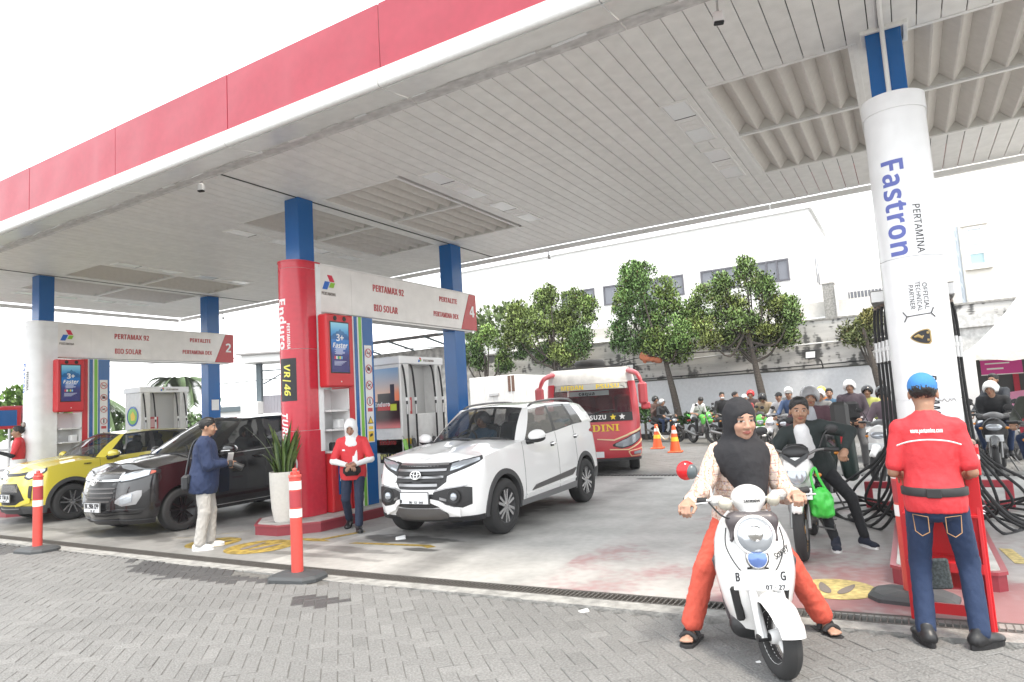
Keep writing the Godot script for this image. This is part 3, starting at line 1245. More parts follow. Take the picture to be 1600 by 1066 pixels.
func pictogram(parent: Node,c: Vector3,r: float,kind: int) -> void:
	var red = mats.red_text
	var ring := []
	for k in 24:
		var a := TAU*k/24
		ring.append(c+FX*V3(cos(a)*r,sin(a)*r,0.004))
	part(parent,"pictogram_ring",MB.new().tube(ring,r*0.1,5,false,true),red)
	var ink := MB.new()
	match kind:
		0:
			ink.box(c+FX*V3(0,-0.003,0.003),V3(0.004,r*0.22,r*1.1))
			ink.box(c+FX*V3(r*0.45,0.012,0.003),V3(0.004,r*0.25,r*0.1))
		1:
			ink.box(c+FX*V3(0,-0.004,0.003),V3(0.004,r*0.7,r*0.95),0.0)
			ink.box(c+FX*V3(0,r*0.42,0.003),V3(0.004,r*0.2,r*0.4))
		2:
			ink.box(c+FX*V3(0,0.0,0.003),V3(0.004,r*0.28,r*1.0),0.0,Basis(Vector3.RIGHT,0.5))
		3:
			ink.box(c+FX*V3(0,-0.01,0.003),V3(0.004,r*1.0,r*0.3))
			ink.ell(c+FX*V3(0,r*0.55,0.003),V3(0.003,r*0.18,r*0.18))
	part(parent,"pictogram",ink,mats.black_text)
	if kind < 3:
		part(parent,"pictogram_bar",MB.new().box(c+FX*V3(0,0,0.006),V3(0.004,r*0.14,r*1.9),0.0,Basis(Vector3.RIGHT,-0.75)),red)
func screen_image() -> ImageTexture:
	var im := Image.create(96,200,false,Image.FORMAT_RGB8)
	for j in 200:
		for i in 96:
			var v := j/199.0
			var c := Color(0.55,0.8,0.9).lerp(Color(0.1,0.45,0.75),smoothstep(0.0,0.35,v))
			c = c.lerp(Color(0.12,0.1,0.42),smoothstep(0.4,0.75,v))
			var hill := 0.13+absf(i - 50.0)/96.0*0.28+sin(i*0.35)*0.01
			if v > hill and v < 0.34:
				c = c.lerp(Color(0.08,0.3,0.5),0.55)
			im.set_pixel(i,j,c)
	for k in 7:   # blocks of small print
		im.fill_rect(Rect2i(18+(k % 2)*6,102+k*4,60 - (k*7) % 23,2),Color(0.9,0.92,1.0))
	for k in 5:
		im.fill_rect(Rect2i(16+k*9,136,7,12),[Color(0.85,0.2,0.25),Color(0.9,0.9,0.9),Color(0.2,0.65,0.35),Color(0.9,0.8,0.3),Color(0.5,0.75,0.9)][k])
	for k in 4:
		im.fill_rect(Rect2i(14,156+k*5,66 - k*9,2),Color(0.85,0.88,0.95))
	return ImageTexture.create_from_image(im)
func print_mat(key: String,tex: Texture2D,rough := 0.3) -> StandardMaterial3D:
	if mats.has(key):
		return mats[key]
	var m := StandardMaterial3D.new()
	m.resource_name = key
	m.albedo_texture = tex
	m.roughness = rough
	mats[key] = m
	return m
func info_panel(x: float,where: String) -> void:
	var t := thing("media_screen","red cased upright advertising screen hanging under the %s" % where,"screen",V3(x,0,0),0,"advertising screens on the islands")
	part(t,"case",MB.new().box(V3(0.13,2.66,-7.69),V3(0.2,1.15,0.57),0.025),mats.red_paint)
	part(t,"bezel",MB.new().box(V3(0.228,2.71,-7.68),V3(0.012,0.82,0.42),0.004),mats.black_plastic)
	part(t,"screen",MB.new().print_quad(V3(0.236,3.10,-7.49),V3(0.236,3.10,-7.87),V3(0.236,2.32,-7.87),V3(0.236,2.32,-7.49)),print_mat("screen_print",screen_image(),0.15))
	words(t,"3+",0.11,mats.white_text,V3(0.238,2.86,-7.68),FX)
	words(t,"Faster",0.075,mats.white_text,V3(0.238,2.74,-7.68),FX,1.0,700,0.2)
	for s in [-1,1]:
		part(t,"speaker_ring",MB.new().lathe([[0.0,0.0],[0.035,0.0],[0.04,0.006],[0.03,0.008],[0.0,0.004]],16,Transform3D(Basis(Vector3(0,0,1),V3(1,0,0),V3(0,1,0)),V3(0.23,3.17,-7.69+s*0.1))),mats.black_plastic)
	part(t,"sensor",MB.new().box(V3(0.233,2.17,-7.69),V3(0.01,0.02,0.02),0.003),mats.white_text)
	var p := thing("striped_pylon","striped pylon with warning signs under the %s" % where,"pylon",V3(x,0,0),0,"striped pylons on the islands")
	var wd := 0.4
	for e in [[-7.985,-8.095,"red_paint"],[-8.095,-8.125,"white_paint"],[-8.125,-8.205,"blue_paint"],[-8.205,-8.235,"white_paint"],[-8.235,-8.305,"green_paint"],[-8.305,-8.32,"white_paint"],[-8.32,-8.58,"blue_paint"]]:
		part(p,"stripe",MB.new().box(V3(-0.09,1.71,(e[0]+e[1])/2),V3(wd,3.1,e[0] - e[1] - 0.002),0.0),mats[e[2]])
	part(p,"warning_strip",MB.new().box(V3(0.112,1.98,-8.44),V3(0.006,1.62,0.17)),mats.white_paint)
	for k in 4:
		pictogram(p,V3(0.115,2.66 - k*0.27,-8.44),0.07,k)
	part(p,"stop_notice",MB.new().box(V3(0.118,1.71,-8.44),V3(0.006,0.06,0.11)),mats.red_text)
	part(p,"warning_triangle",MB.new().prism(arr2([-0.065,-0.06,0.065,-0.06,0,0.065]),0.005,Transform3D(FX,V3(0.115,1.54,-8.44))),mats.black_text)
	part(p,"triangle_face",MB.new().prism(arr2([-0.045,-0.048,0.045,-0.048,0,0.04]),0.004,Transform3D(FX,V3(0.1185,1.54,-8.44))),mat("sign_yellow",Color(0.8,0.55,0.05),0.5))
	part(p,"yellow_notice",MB.new().box(V3(0.117,1.41,-8.44),V3(0.006,0.05,0.1)),mats.sign_yellow)
	part(p,"camera_notice",MB.new().box(V3(0.117,1.27,-8.44),V3(0.006,0.17,0.12)),mats.sign_yellow)
	part(p,"camera_symbol",MB.new().box(V3(0.121,1.29,-8.44),V3(0.004,0.04,0.07),0.0,Basis(Vector3.RIGHT,0.4)),mats.black_text)
	var c := thing("island_cabinet","red cabinet with white shelves under the %s" % where,"cabinet",V3(x,0,0),0,"cabinets on the islands")
	part(c,"cabinet_body",MB.new().box(V3(-0.10,0.61,-7.77),V3(0.4,0.9,0.42),0.01),mats.red_paint)
	part(c,"cabinet_door",MB.new().box(V3(0.105,0.61,-7.77),V3(0.014,0.84,0.38),0.004),mats.red_paint)
	part(c,"door_latch",MB.new().box(V3(0.118,0.78,-7.61),V3(0.02,0.14,0.025),0.005),mats.red_paint)
	for y in [1.08,1.42,1.72]:
		part(c,"shelf",MB.new().box(V3(-0.10,y,-7.775),V3(0.4,0.03,0.42),0.004),mats.white_paint)
	part(c,"side_panel",MB.new().box(V3(-0.10,1.58,-7.965),V3(0.4,0.98,0.03)),mats.white_paint)
	part(c,"back_panel",MB.new().box(V3(-0.29,1.58,-7.77),V3(0.02,0.98,0.40)),mats.white_paint)
	var items := [["card_reader",V3(0.0,1.16,-7.68),V3(0.1,0.14,0.09),"black_plastic"],["paper_box",V3(-0.02,1.51,-7.85),V3(0.14,0.15,0.14),"white_paint"],["fire_bottle",V3(0.02,1.14,-7.86),V3(0.08,0.1,0.08),"steel"]]
	for e in items:
		solo(e[0],MB.new().box(e[1]+V3(x,0,0),e[2],0.02),mats[e[3]],"%s on the island shelf under the %s" % [{"card_reader": "small black card reader","paper_box": "white paper box","fire_bottle": "small grey canister"}[e[0]],where],{"card_reader": "reader","paper_box": "box","fire_bottle": "canister"}[e[0]])
func dispenser(x: float,z: float,label: String,poster: bool) -> Node3D:
	var t := thing("fuel_dispenser",label,"fuel pump",V3(x,0.15,z),0,"fuel dispensers")
	var w := 0.66
	var l := 1.2
	var body := rough_mat("pump_white",Color(0.74,0.74,0.73),0.35,0.25,"grain")
	part(t,"base_cabinet",MB.new().box(V3(-w/2,0.52,-l/2),V3(w,1.04,l),0.015),body)
	part(t,"front_column",MB.new().box(V3(-w/2,1.58,-0.12),V3(w,1.6,0.24),0.012),body)
	part(t,"rear_column",MB.new().box(V3(-w/2,1.58,-l+0.1),V3(w,1.6,0.2),0.012),body)
	part(t,"header",MB.new().box(V3(-w/2,2.40,-l/2),V3(w+0.05,0.14,l+0.06),0.015),mats.white_gloss)
	part(t,"back_recess",MB.new().box(V3(-w/2,1.68,-l/2),V3(0.12,1.36,l - 0.4)),mat("recess_grey",Color(0.5,0.5,0.49),0.5))
	part(t,"price_display",MB.new().box(V3(-w/2+0.1,1.24,-l/2),V3(w - 0.2,0.42,l - 0.44),0.01),body)
	part(t,"display_window",MB.new().box(V3(-0.11,1.28,-l/2 - 0.05),V3(0.03,0.2,0.36),0.004),mats.black_plastic)
	part(t,"keypad",MB.new().box(V3(-0.11,1.13,-l/2+0.05),V3(0.03,0.08,0.12),0.004),mats.black_plastic)
	part(t,"notice_board",MB.new().box(V3(-w/2+0.09,1.6,-0.42),V3(0.02,0.3,0.3)),mats.red_text)
	part(t,"notice_print",MB.new().box(V3(-w/2+0.102,1.6,-0.42),V3(0.01,0.2,0.22)),mat("pale_print",Color(0.66,0.4,0.4),0.6))
	for k in 3:
		part(t,"grade_label",MB.new().box(V3(0.004,0.98 - k*0.13,-0.14),V3(0.01,0.1,0.16)),[mats.sign_yellow,mats.green_paint,mats.blue_paint][k])
	logo(t,V3(0.03,2.375,-0.5),0.075,FX)
	words(t,"PERTAMINA",0.04,mats.grey_text,V3(0.027,2.4,-0.78),FX)
	var hose = mats.black_rubber
	for k in 4:
		var hz: float = [-0.06,-0.30,-0.88,-1.1][k]
		var hm := part(t,"hose",MB.new().tube(path([V3(-0.02,2.33,hz),V3(0.03,2.2,hz),V3(0.05,1.7,hz - 0.03),V3(0.04,1.2,hz - 0.05),V3(0.05,0.62,hz - 0.04),V3(0.07,0.3,hz+0.03),V3(0.05,0.55,hz+0.07),V3(0.03,0.86,hz+0.05)],5),0.017,8),hose)
		part(hm,"hose_joint",MB.new().tube([V3(0.052,1.62,hz - 0.032),V3(0.048,1.45,hz - 0.04)],0.026,10),mats.steel)
		part(hm,"hose_clamp",MB.new().tube([V3(0.053,1.74,hz - 0.03),V3(0.052,1.68,hz - 0.03)],0.024,10),mats.white_paint)
		var nm := part(t,"nozzle",MB.new().box(V3(0.05,0.93,hz+0.05),V3(0.05,0.2,0.09),0.02,Basis(Vector3(0,0,1),0.25)),[mats.green_paint,mats.black_plastic,mats.black_plastic,mats.red_paint][k])
		part(nm,"spout",MB.new().tube([V3(0.03,1.0,hz+0.05),V3(-0.01,1.08,hz+0.05),V3(-0.04,1.05,hz+0.05)],0.012),mats.steel)
	if poster:
		var im := Image.create(128,220,false,Image.FORMAT_RGB8)
		for j in 220:
			for i in 128:
				var v := j/219.0
				var c := Color(0.5,0.65,0.8).lerp(Color(0.92,0.75,0.65),clampf(v*2.2,0,1))
				c = c.lerp(Color(0.95,0.45,0.3),smoothstep(0.25,0.5,v)*smoothstep(70,128,i)*0.8)
				if v > 0.55:
					c = Color(0.2,0.1,0.12).lerp(Color(0.85,0.5,0.5),smoothstep(0.8,1.0,v))
				im.set_pixel(i,j,c)
		im.fill_rect(Rect2i(24,92,70,40),Color(0.16,0.14,0.15))
		im.fill_rect(Rect2i(86,60,20,66),Color(0.2,0.18,0.24))
		im.fill_rect(Rect2i(22,128,62,26),Color(0.75,0.12,0.14))
		im.fill_rect(Rect2i(84,132,30,24),Color(0.75,0.8,0.25))
		part(t,"poster",MB.new().print_quad(V3(-w+0.02,2.27,0.014),V3(-0.03,2.27,0.014),V3(-0.03,1.22,0.014),V3(-w+0.02,1.22,0.014)),print_mat("poster_print",ImageTexture.create_from_image(im),0.3))
		words(t,"Enduro",0.075,mats.white_text,V3(-0.42,1.64,0.016))
		words(t,"Enduro",0.085,mats.red_text,V3(-0.33,0.98,0.012),Basis.IDENTITY,1.0,400)
		part(t,"black_badge",MB.new().box(V3(-0.33,0.71,0.012),V3(0.36,0.17,0.01)),mats.black_text)
		words(t,"VR|46",0.09,mat("badge_yellow",Color(0.62,0.6,0.2),0.5),V3(-0.33,0.73,0.018))
		words(t,"FGlanz2",0.07,mats.red_text,V3(-0.33,0.40,0.012),Basis.IDENTITY,1.0,700,0.15)
	else:
		part(t,"round_badge",MB.new().lathe([[0.0,0.0],[0.24,0.0],[0.24,0.006],[0.0,0.006]],28,Transform3D(Basis(V3(1,0,0),V3(0,0,1),V3(0,-1,0)),V3(-w/2,1.78,0.002))),mats.blue_paint)
		part(t,"round_badge_inner",MB.new().lathe([[0.0,0.0],[0.19,0.0],[0.19,0.006],[0.0,0.006]],28,Transform3D(Basis(V3(1,0,0),V3(0,0,1),V3(0,-1,0)),V3(-w/2,1.78,0.006))),mats.green_paint)
		part(t,"badge_drop",MB.new().prism(arr2([-0.05,-0.1,0.1,-0.1,0.12,0.0,0.02,0.12,-0.08,0.04]),0.004,Transform3D(Basis.IDENTITY,V3(-w/2,1.78,0.012))),mats.sign_yellow)
		part(t,"blue_notice",MB.new().box(V3(-w/2,1.22,0.004),V3(0.42,0.44,0.012)),mats.blue_paint)
		for k in 3:
			part(t,"notice_line",MB.new().box(V3(-w/2,1.3 - k*0.1,0.011),V3(0.34,0.05,0.006)),[mats.sign_yellow,mats.white_paint,mats.white_paint][k])
	return t
func build_islands() -> void:
	var x4 := -7.9
	island(-8.72,-7.42,-6.52,-13.0,"red kerbed pump island with the red column and planter")
	island(-16.85,-15.5,-6.55,-13.0,"red kerbed pump island behind the yellow car")
	island(-0.28,0.48,-6.30,-12.0,"red kerbed pump island behind the attendant in jeans",0.06)
	sign_board(x4,"4","white fuel board over the red column ending in a red 4")
	sign_board(x4 - 8.1,"2","white fuel board at far left ending in a red 2")
	for e in [[x4 - 0.26,0,"blue canopy pillar in red curved cladding beside the planter"],[x4 - 8.36,1,"blue canopy pillar in plain white cladding at far left"],[0.125,2,"blue canopy pillar in tall round white cladding behind the attendant"]]:
		var cx: float = e[0]
		var k: int = e[1]
		var zc := -7.26 if k < 2 else -7.30
		var t := thing("canopy_pillar",e[2],"pillar",V3(0,0,0),0,"front canopy pillars")
		var top := 4.08 if k < 2 else 4.33
		post(t,cx+(0.05 if k < 2 else -0.01),zc - 0.06 if k < 2 else -7.5,0.15,SY - 0.003)
		var zback := -7.52 if k < 2 else -7.72
		var wm := rough_mat("column_white",Color(0.84,0.85,0.865),0.28,0.15,"grain")
		var rm := rough_mat("column_red",Color(0.60,0.035,0.06),0.17,0.4,"grain")
		var front: Material = rm if k == 0 else wm
		var r := 0.26
		part(t,"cladding_core",plan_loft(MB.new(),dround(cx,zc,r - 0.008,zback),[0.157,top - 0.002]),wm)
		var a0 := 0.0 if k else -0.001
		for sec in ([[0.158,1.44],[1.446,2.69],[2.696,3.955],[3.96,top]] if k < 2 else [[0.158,1.45],[1.456,2.755],[2.761,top - 0.16]]):
			part(t,"cladding_sheet",smooth_d(MB.new(),cx,zc,r+0.002,zback+(0.1 if k == 0 and sec[0] > 1.0 else 0.0),sec[0],sec[1]),front)
		part(t,"cladding_rim",smooth_d(MB.new(),cx,zc,r+0.012,zback,top - 0.02 if k < 2 else top - 0.16,top),front)
		if k == 0:
			part(t,"white_edge",MB.new().box(V3(cx+r - 0.02,2.56,-7.485),V3(0.05,2.9,0.09),0.004),wm)
		var rr := r+0.002
		if k == 0:
			bend_words(t,"Enduro",0.15,mats.white_text,cx,zc,rr,3.09,-0.03,700,0,-0.78)
			bend_words(t,"PERTAMINA",0.05,mats.white_text,cx,zc,rr,2.89,0.09,700,0,-0.4)
			part(t,"black_label",smooth_d(MB.new(),cx,zc,rr+0.004,zback,1.9,2.55,PI*0.26,PI*0.62),mats.black_text)
			bend_words(t,"VR|46",0.11,mat("label_yellow",Color(0.75,0.7,0.12),0.5),cx,zc,rr+0.006,2.22,0.05,700,0.15,-0.48)
			bend_words(t,"TURBO",0.14,mats.white_text,cx,zc,rr,1.46,-0.03,700,0.2,-0.52)
			var ringp := []
			for q in 20:
				var a := TAU*q/20
				var ax := (0.03+cos(a)*0.14)/rr
				ringp.append(V3(cx+sin(ax)*rr,0.95+sin(a)*0.17,zc+cos(ax)*rr))
			part(t,"ball_emblem",MB.new().tube(ringp,0.014,6,false,true),mats.white_text)
		elif k == 1:
			bend_words(t,"Fastron",0.12,mats.logo_blue,cx,zc,rr,2.85,-0.03,700,0,-0.62)
			bend_words(t,"PERTAMINA",0.05,mats.black_text,cx,zc,rr,2.78,0.09,700,0,-0.4)
			part(t,"round_plug",MB.new().lathe([[0.0,0.0],[0.07,0.0],[0.06,0.02],[0.0,0.02]],16,Transform3D(Basis(V3(1,0,0),V3(0,0,1),V3(0,-1,0)),V3(cx,1.85,zc+rr))),mat("plug_brown",Color(0.25,0.2,0.17),0.5))
		else:
			bend_words(t,"Fastron",0.19,mat("fastron_blue",Color(0.10,0.13,0.42),0.4),cx,zc,rr,3.235,-0.075,700,0,-0.9)
			bend_words(t,"PERTAMINA",0.06,mats.black_text,cx,zc,rr,3.01,0.085,400,0,-0.45)
			bend_words(t,"OFFICIAL",0.036,mats.black_text,cx,zc,rr,2.385,0.075,400,0,-0.24)
			bend_words(t,"TECHNICAL",0.036,mats.black_text,cx,zc,rr,2.385,0.02,400,0,-0.27)
			bend_words(t,"PARTNER",0.036,mats.black_text,cx,zc,rr,2.385,-0.035,400,0,-0.22)
			bend_words(t,"PERTAMAX",0.07,mats.black_text,cx,zc,rr,1.44,0.045,700,0.2,-0.46)
			var at := func(x: float,y: float,off := 0.006) -> Vector3:
				var a: float = x/rr
				return V3(cx+sin(a)*(rr+off),y,zc+cos(a)*(rr+off))
			for seg in [[-0.09,2.21,0.10,2.225],[-0.09,2.21,-0.12,2.255],[-0.09,2.21,-0.115,2.165],[0.10,2.225,0.125,2.275],[0.10,2.225,0.13,2.19]]:
				part(t,"hexagon_line",MB.new().tube([at.call(seg[0],seg[1]),at.call((seg[0]+seg[2])/2,(seg[1]+seg[3])/2),at.call(seg[2],seg[3])],0.004,5),mats.black_text)
			for e2 in [[1.0,0.004,mat("emblem_gold",Color(0.45,0.32,0.12),0.35)],[0.86,0.007,mats.black_text]]:
				var outl := []
				for q in 24:
					var u := q/23.0
					outl.append(Vector2(lerpf(-0.085,0.08,u),0.07*pow(sin(clampf(u*1.15,0,1)*PI*0.5),0.7)*(1.0 if u < 0.9 else 1.0 - (u - 0.9)*3.0)))
				var s: float = e2[0]
				var ra := PackedVector3Array()
				var rb := PackedVector3Array()
				for v in outl:
					ra.append(at.call((v.x)*s,2.017+v.y*s,e2[1]))
					rb.append(at.call((v.x)*s,2.017 - v.y*s,e2[1]))
				part(t,"shield_emblem",MB.new().loft([ra,rb],false,false,false,true,V3(0,0,1)),e2[2])
			part(t,"emblem_figure",MB.new().tube([at.call(-0.05,2.02,0.008),at.call(-0.02,2.03,0.008),at.call(0.01,2.01,0.008),at.call(0.02,2.03,0.008)],[0.008,0.018,0.014,0.006],6),mats.emblem_gold)
			for y in [2.05,1.985]:
				part(t,"emblem_band",MB.new().tube([at.call(0.045,y,0.008),at.call(0.06,y,0.008)],0.012,6),mats.emblem_gold)
			part(t,"red_stripe",MB.new().tube([at.call(-0.01,1.68,0.002),at.call(-0.01,1.58,0.002)],0.014,4),mats.red_text)
			var cr := []
			for q in 14:
				cr.append(at.call(0.02+q*0.017,1.44+0.012*sin(q*2.3)+0.006*cos(q*5.1),0.002))
			part(t,"joint_crack",MB.new().tube(cr,0.0035,4),mat("crack_grey",Color(0.25,0.24,0.23),0.8))
			part(t,"conduit",MB.new().tube([V3(cx - 0.015,4.3,-7.325),V3(cx - 0.015,5.06,-7.325),V3(cx - 0.02,5.08,-7.0),V3(cx - 0.02,5.08,-5.7)],0.022,8),mats.soffit_trim)
			var col := MB.new()
			for s in [-1,1]:
				col.box(V3(cx+s*0.185,SY - 0.01,-7.5),V3(0.04,0.05,0.42),0.005).box(V3(cx,SY - 0.01,-7.5+s*0.185),V3(0.33,0.05,0.04),0.005)
			part(t,"collar",col,mats.soffit_trim)
	for e in [[x4 - 0.2,"blue square rear pillar passing behind the board with the 4"],[x4 - 8.3,"blue square rear pillar passing behind the board with the 2"]]:
		var t := thing("rear_pillar",e[1],"pillar",Vector3.ZERO,0,"rear canopy pillars")
		var s := 0.31
		part(t,"post",MB.new().box(V3(e[0]+0.0,2.62,-11.40),V3(0.31,4.94,0.36),0.008),mats.blue_paint)
		if e[0] < -10:
			part(t,"paper_notice",MB.new().box(V3(e[0]+0.158,2.15,-11.42),V3(0.004,0.28,0.22)),mats.white_paint)
	info_panel(x4,"board beside the red column")
	info_panel(x4 - 8.1,"farther board over the yellow car")
	var ps := solo("blue_poster",MB.new().box(V3(x4+0.123,0.68,-7.80),V3(0.008,0.52,0.26)),mats.blue_paint,"blue printed poster on the red cabinet behind the attendant in a white headscarf","poster")
	for k in 3:
		words(ps,["PEN","TOL","& PEL"][k],0.06,mats.white_text,V3(x4+0.129,0.80 - k*0.075,-7.80),FX)
	dispenser(-7.58,-9.0,"white fuel pump with racing poster behind the white car",true)
	dispenser(-15.75,-9.22,"white fuel pump with round green badge behind the yellow car",false)
	var t := thing("fuel_dispenser","white fuel pump hidden behind the round white column with trailing hoses","fuel pump",V3(0.11,0.15,-8.5),0,"fuel dispensers")
	part(t,"base_cabinet",MB.new().box(V3(0,0.52,-0.5),V3(0.56,1.04,1.0),0.015),mats.pump_white)
	part(t,"front_column",MB.new().box(V3(0,1.6,-0.12),V3(0.5,1.7,0.24),0.012),mats.pump_white)
	part(t,"header",MB.new().box(V3(0.0,2.44,-0.3),V3(0.8,0.14,0.7),0.012),mats.steel)
	var hs := RandomNumberGenerator.new()
	hs.seed = 5
	for s in [-1,1]:
		for k in 4:
			var zz := 0.05 - k*0.17
			var xo: float = s*(0.25+0.042*k)
			var loop := 0.3+0.14*k
			var pts := [V3(xo - s*0.06,2.44,zz),V3(xo,2.36,zz),V3(xo+s*0.03,2.1,zz),V3(xo+s*0.03,1.5,zz),V3(xo+s*0.05,0.85,zz+0.03),V3(xo+s*0.09,0.25,zz+0.02),V3(xo+s*(0.14+loop*0.5),-0.12,zz - 0.12),V3(xo+s*(0.2+loop),-0.125,zz - 0.55 - 0.2*k),V3(xo+s*(0.1+loop*0.5),-0.11,zz - 1.1 - 0.15*k),V3(xo+s*0.15,-0.09+0.03*k,zz - 0.7),V3(xo+s*(0.3+0.1*k),0.1+0.04*k,zz - 0.25),V3(xo+s*0.2,0.55,zz - 0.1),V3(xo+s*0.02,0.8,zz - 0.12)]
			var h := part(t,"hose",MB.new().tube(path(pts,6),0.016,8),mats.black_rubber)
			part(h,"hose_joint",MB.new().tube([V3(xo+s*0.03,1.95,zz),V3(xo+s*0.03,1.72,zz)],0.027,10),mats.steel)
			part(h,"hose_clamp",MB.new().tube([V3(xo+s*0.03,1.88,zz),V3(xo+s*0.03,1.84,zz)],0.03,10),mats.white_paint)
			part(h,"hose_collar",MB.new().tube([V3(xo - s*0.02,2.41,zz),V3(xo,2.34,zz)],0.026,10),mats.plug_brown)
			part(t,"nozzle",MB.new().box(V3(xo - s*0.01,0.86,zz - 0.12),V3(0.09,0.22,0.06),0.02,Basis(Vector3(0,0,1),s*0.3)),[mats.blue_paint,mats.green_paint,mats.blue_paint,mats.black_plastic][k])
	solo("loose_hose",MB.new().tube(path([V3(0.5,0.55,-7.9),V3(0.72,0.25,-8.1),V3(1.15,0.02,-8.7),V3(1.45,0.022,-9.6),V3(1.3,0.5,-9.0),V3(1.0,1.0,-8.2),V3(1.15,1.25,-8.0)],8),0.02,8),mats.black_rubber,"loose black hose looping up beside the scooter at the right edge","hose")
	for e in [[V3(-0.42,0,-10.2),"small red steel guard on the ground left of the hoses"],[V3(0.72,0,-10.4),"small red steel guard on the ground right of the hoses"]]:
		var gd := thing("pipe_guard",e[1],"guard",e[0],0,"red pipe guards")
		var gm := mat("guard_red",Color(0.33,0.03,0.045),0.35)
		for s in [-1,1]:
			part(gd,"leg",MB.new().box(V3(s*0.2,0.14,0),V3(0.09,0.28,0.09),0.01),gm)
		part(gd,"top_bar",MB.new().box(V3(0,0.3,0),V3(0.49,0.09,0.09),0.01),gm)
		part(gd,"front_bar",MB.new().box(V3(0,0.06,0.2),V3(0.3,0.12,0.09),0.01),gm)
# ---------------------------------------------------------------- smaller street furniture
func bollard(at: Vector3,label: String,turn: float) -> void:
	var t := thing("lane_bollard",label,"bollard",at,turn,"red lane bollards")
	var rub := rough_mat("bollard_base_grey",Color(0.06,0.065,0.07),0.6,2.0,"grain")
	var plan := [Vector2(-0.29,-0.1),Vector2(-0.2,-0.2),Vector2(0.2,-0.2),Vector2(0.29,-0.1),Vector2(0.29,0.1),Vector2(0.2,0.2),Vector2(-0.2,0.2),Vector2(-0.29,0.1)]
	var rings := []
	for e in [[1.0,0.0],[1.0,0.03],[0.86,0.055],[0.4,0.075]]:
		var ring := PackedVector3Array()
		for v in plan:
			ring.append(V3(v.x*e[0],e[1],v.y*e[0]))
		rings.append(ring)
	part(t,"base",MB.new().loft(rings,true,true,true,false),rub)
	var rm := rough_mat("bollard_red",Color(0.62,0.075,0.06),0.4,1.0,"grain")
	part(t,"post",MB.new().lathe([[0.06,0.05],[0.06,1.02],[0.06,1.02],[0.065,1.02],[0.065,1.045],[0.03,1.05]],24),rm)
	for y in [0.94,0.66]:
		part(t,"reflective_band",MB.new().lathe([[0.0615,y - 0.042],[0.0625,y - 0.042],[0.0625,y+0.042],[0.0615,y+0.042]],24),mats.white_text)
	part(t,"grip_sleeve",MB.new().lathe([[0.0612,0.72],[0.062,0.72],[0.062,0.885],[0.0612,0.885]],24),mat("sleeve_red",Color(0.36,0.04,0.05),0.5))
	var cap := MB.new().lathe([[0.03,1.04],[0.034,1.06],[0.02,1.075],[0.026,1.09],[0.024,1.11],[0.0,1.118]],14)
	for k in 6:
		var a := TAU*k/6
		cap.box(V3(cos(a)*0.04,1.06,sin(a)*0.04),V3(0.02,0.035,0.012),0.003,Basis(Vector3.UP,-a))
	part(t,"cap",cap,rm)
func cone(at: Vector3,label: String) -> void:
	var t := thing("traffic_cone",label,"cone",at,10,"orange traffic cones")
	var om := mat("cone_orange",Color(0.72,0.12,0.035),0.5)
	part(t,"base",MB.new().box(V3(0,0.02,0),V3(0.42,0.04,0.42),0.012),om)
	part(t,"body",MB.new().lathe([[0.17,0.04],[0.16,0.05],[0.055,0.74],[0.05,0.78],[0.03,0.79]],20),om)
	for e in [[0.56,0.66,"white_text"],[0.33,0.45,"sign_yellow"]]:
		var r0 := lerpf(0.16,0.055,(e[0] - 0.05)/0.69)+0.003
		var r1 := lerpf(0.16,0.055,(e[1] - 0.05)/0.69)+0.003
		part(t,"reflective_band",MB.new().lathe([[r0 - 0.002,e[0]],[r0,e[0]],[r1,e[1]],[r1 - 0.002,e[1]]],20),mats[e[2]])
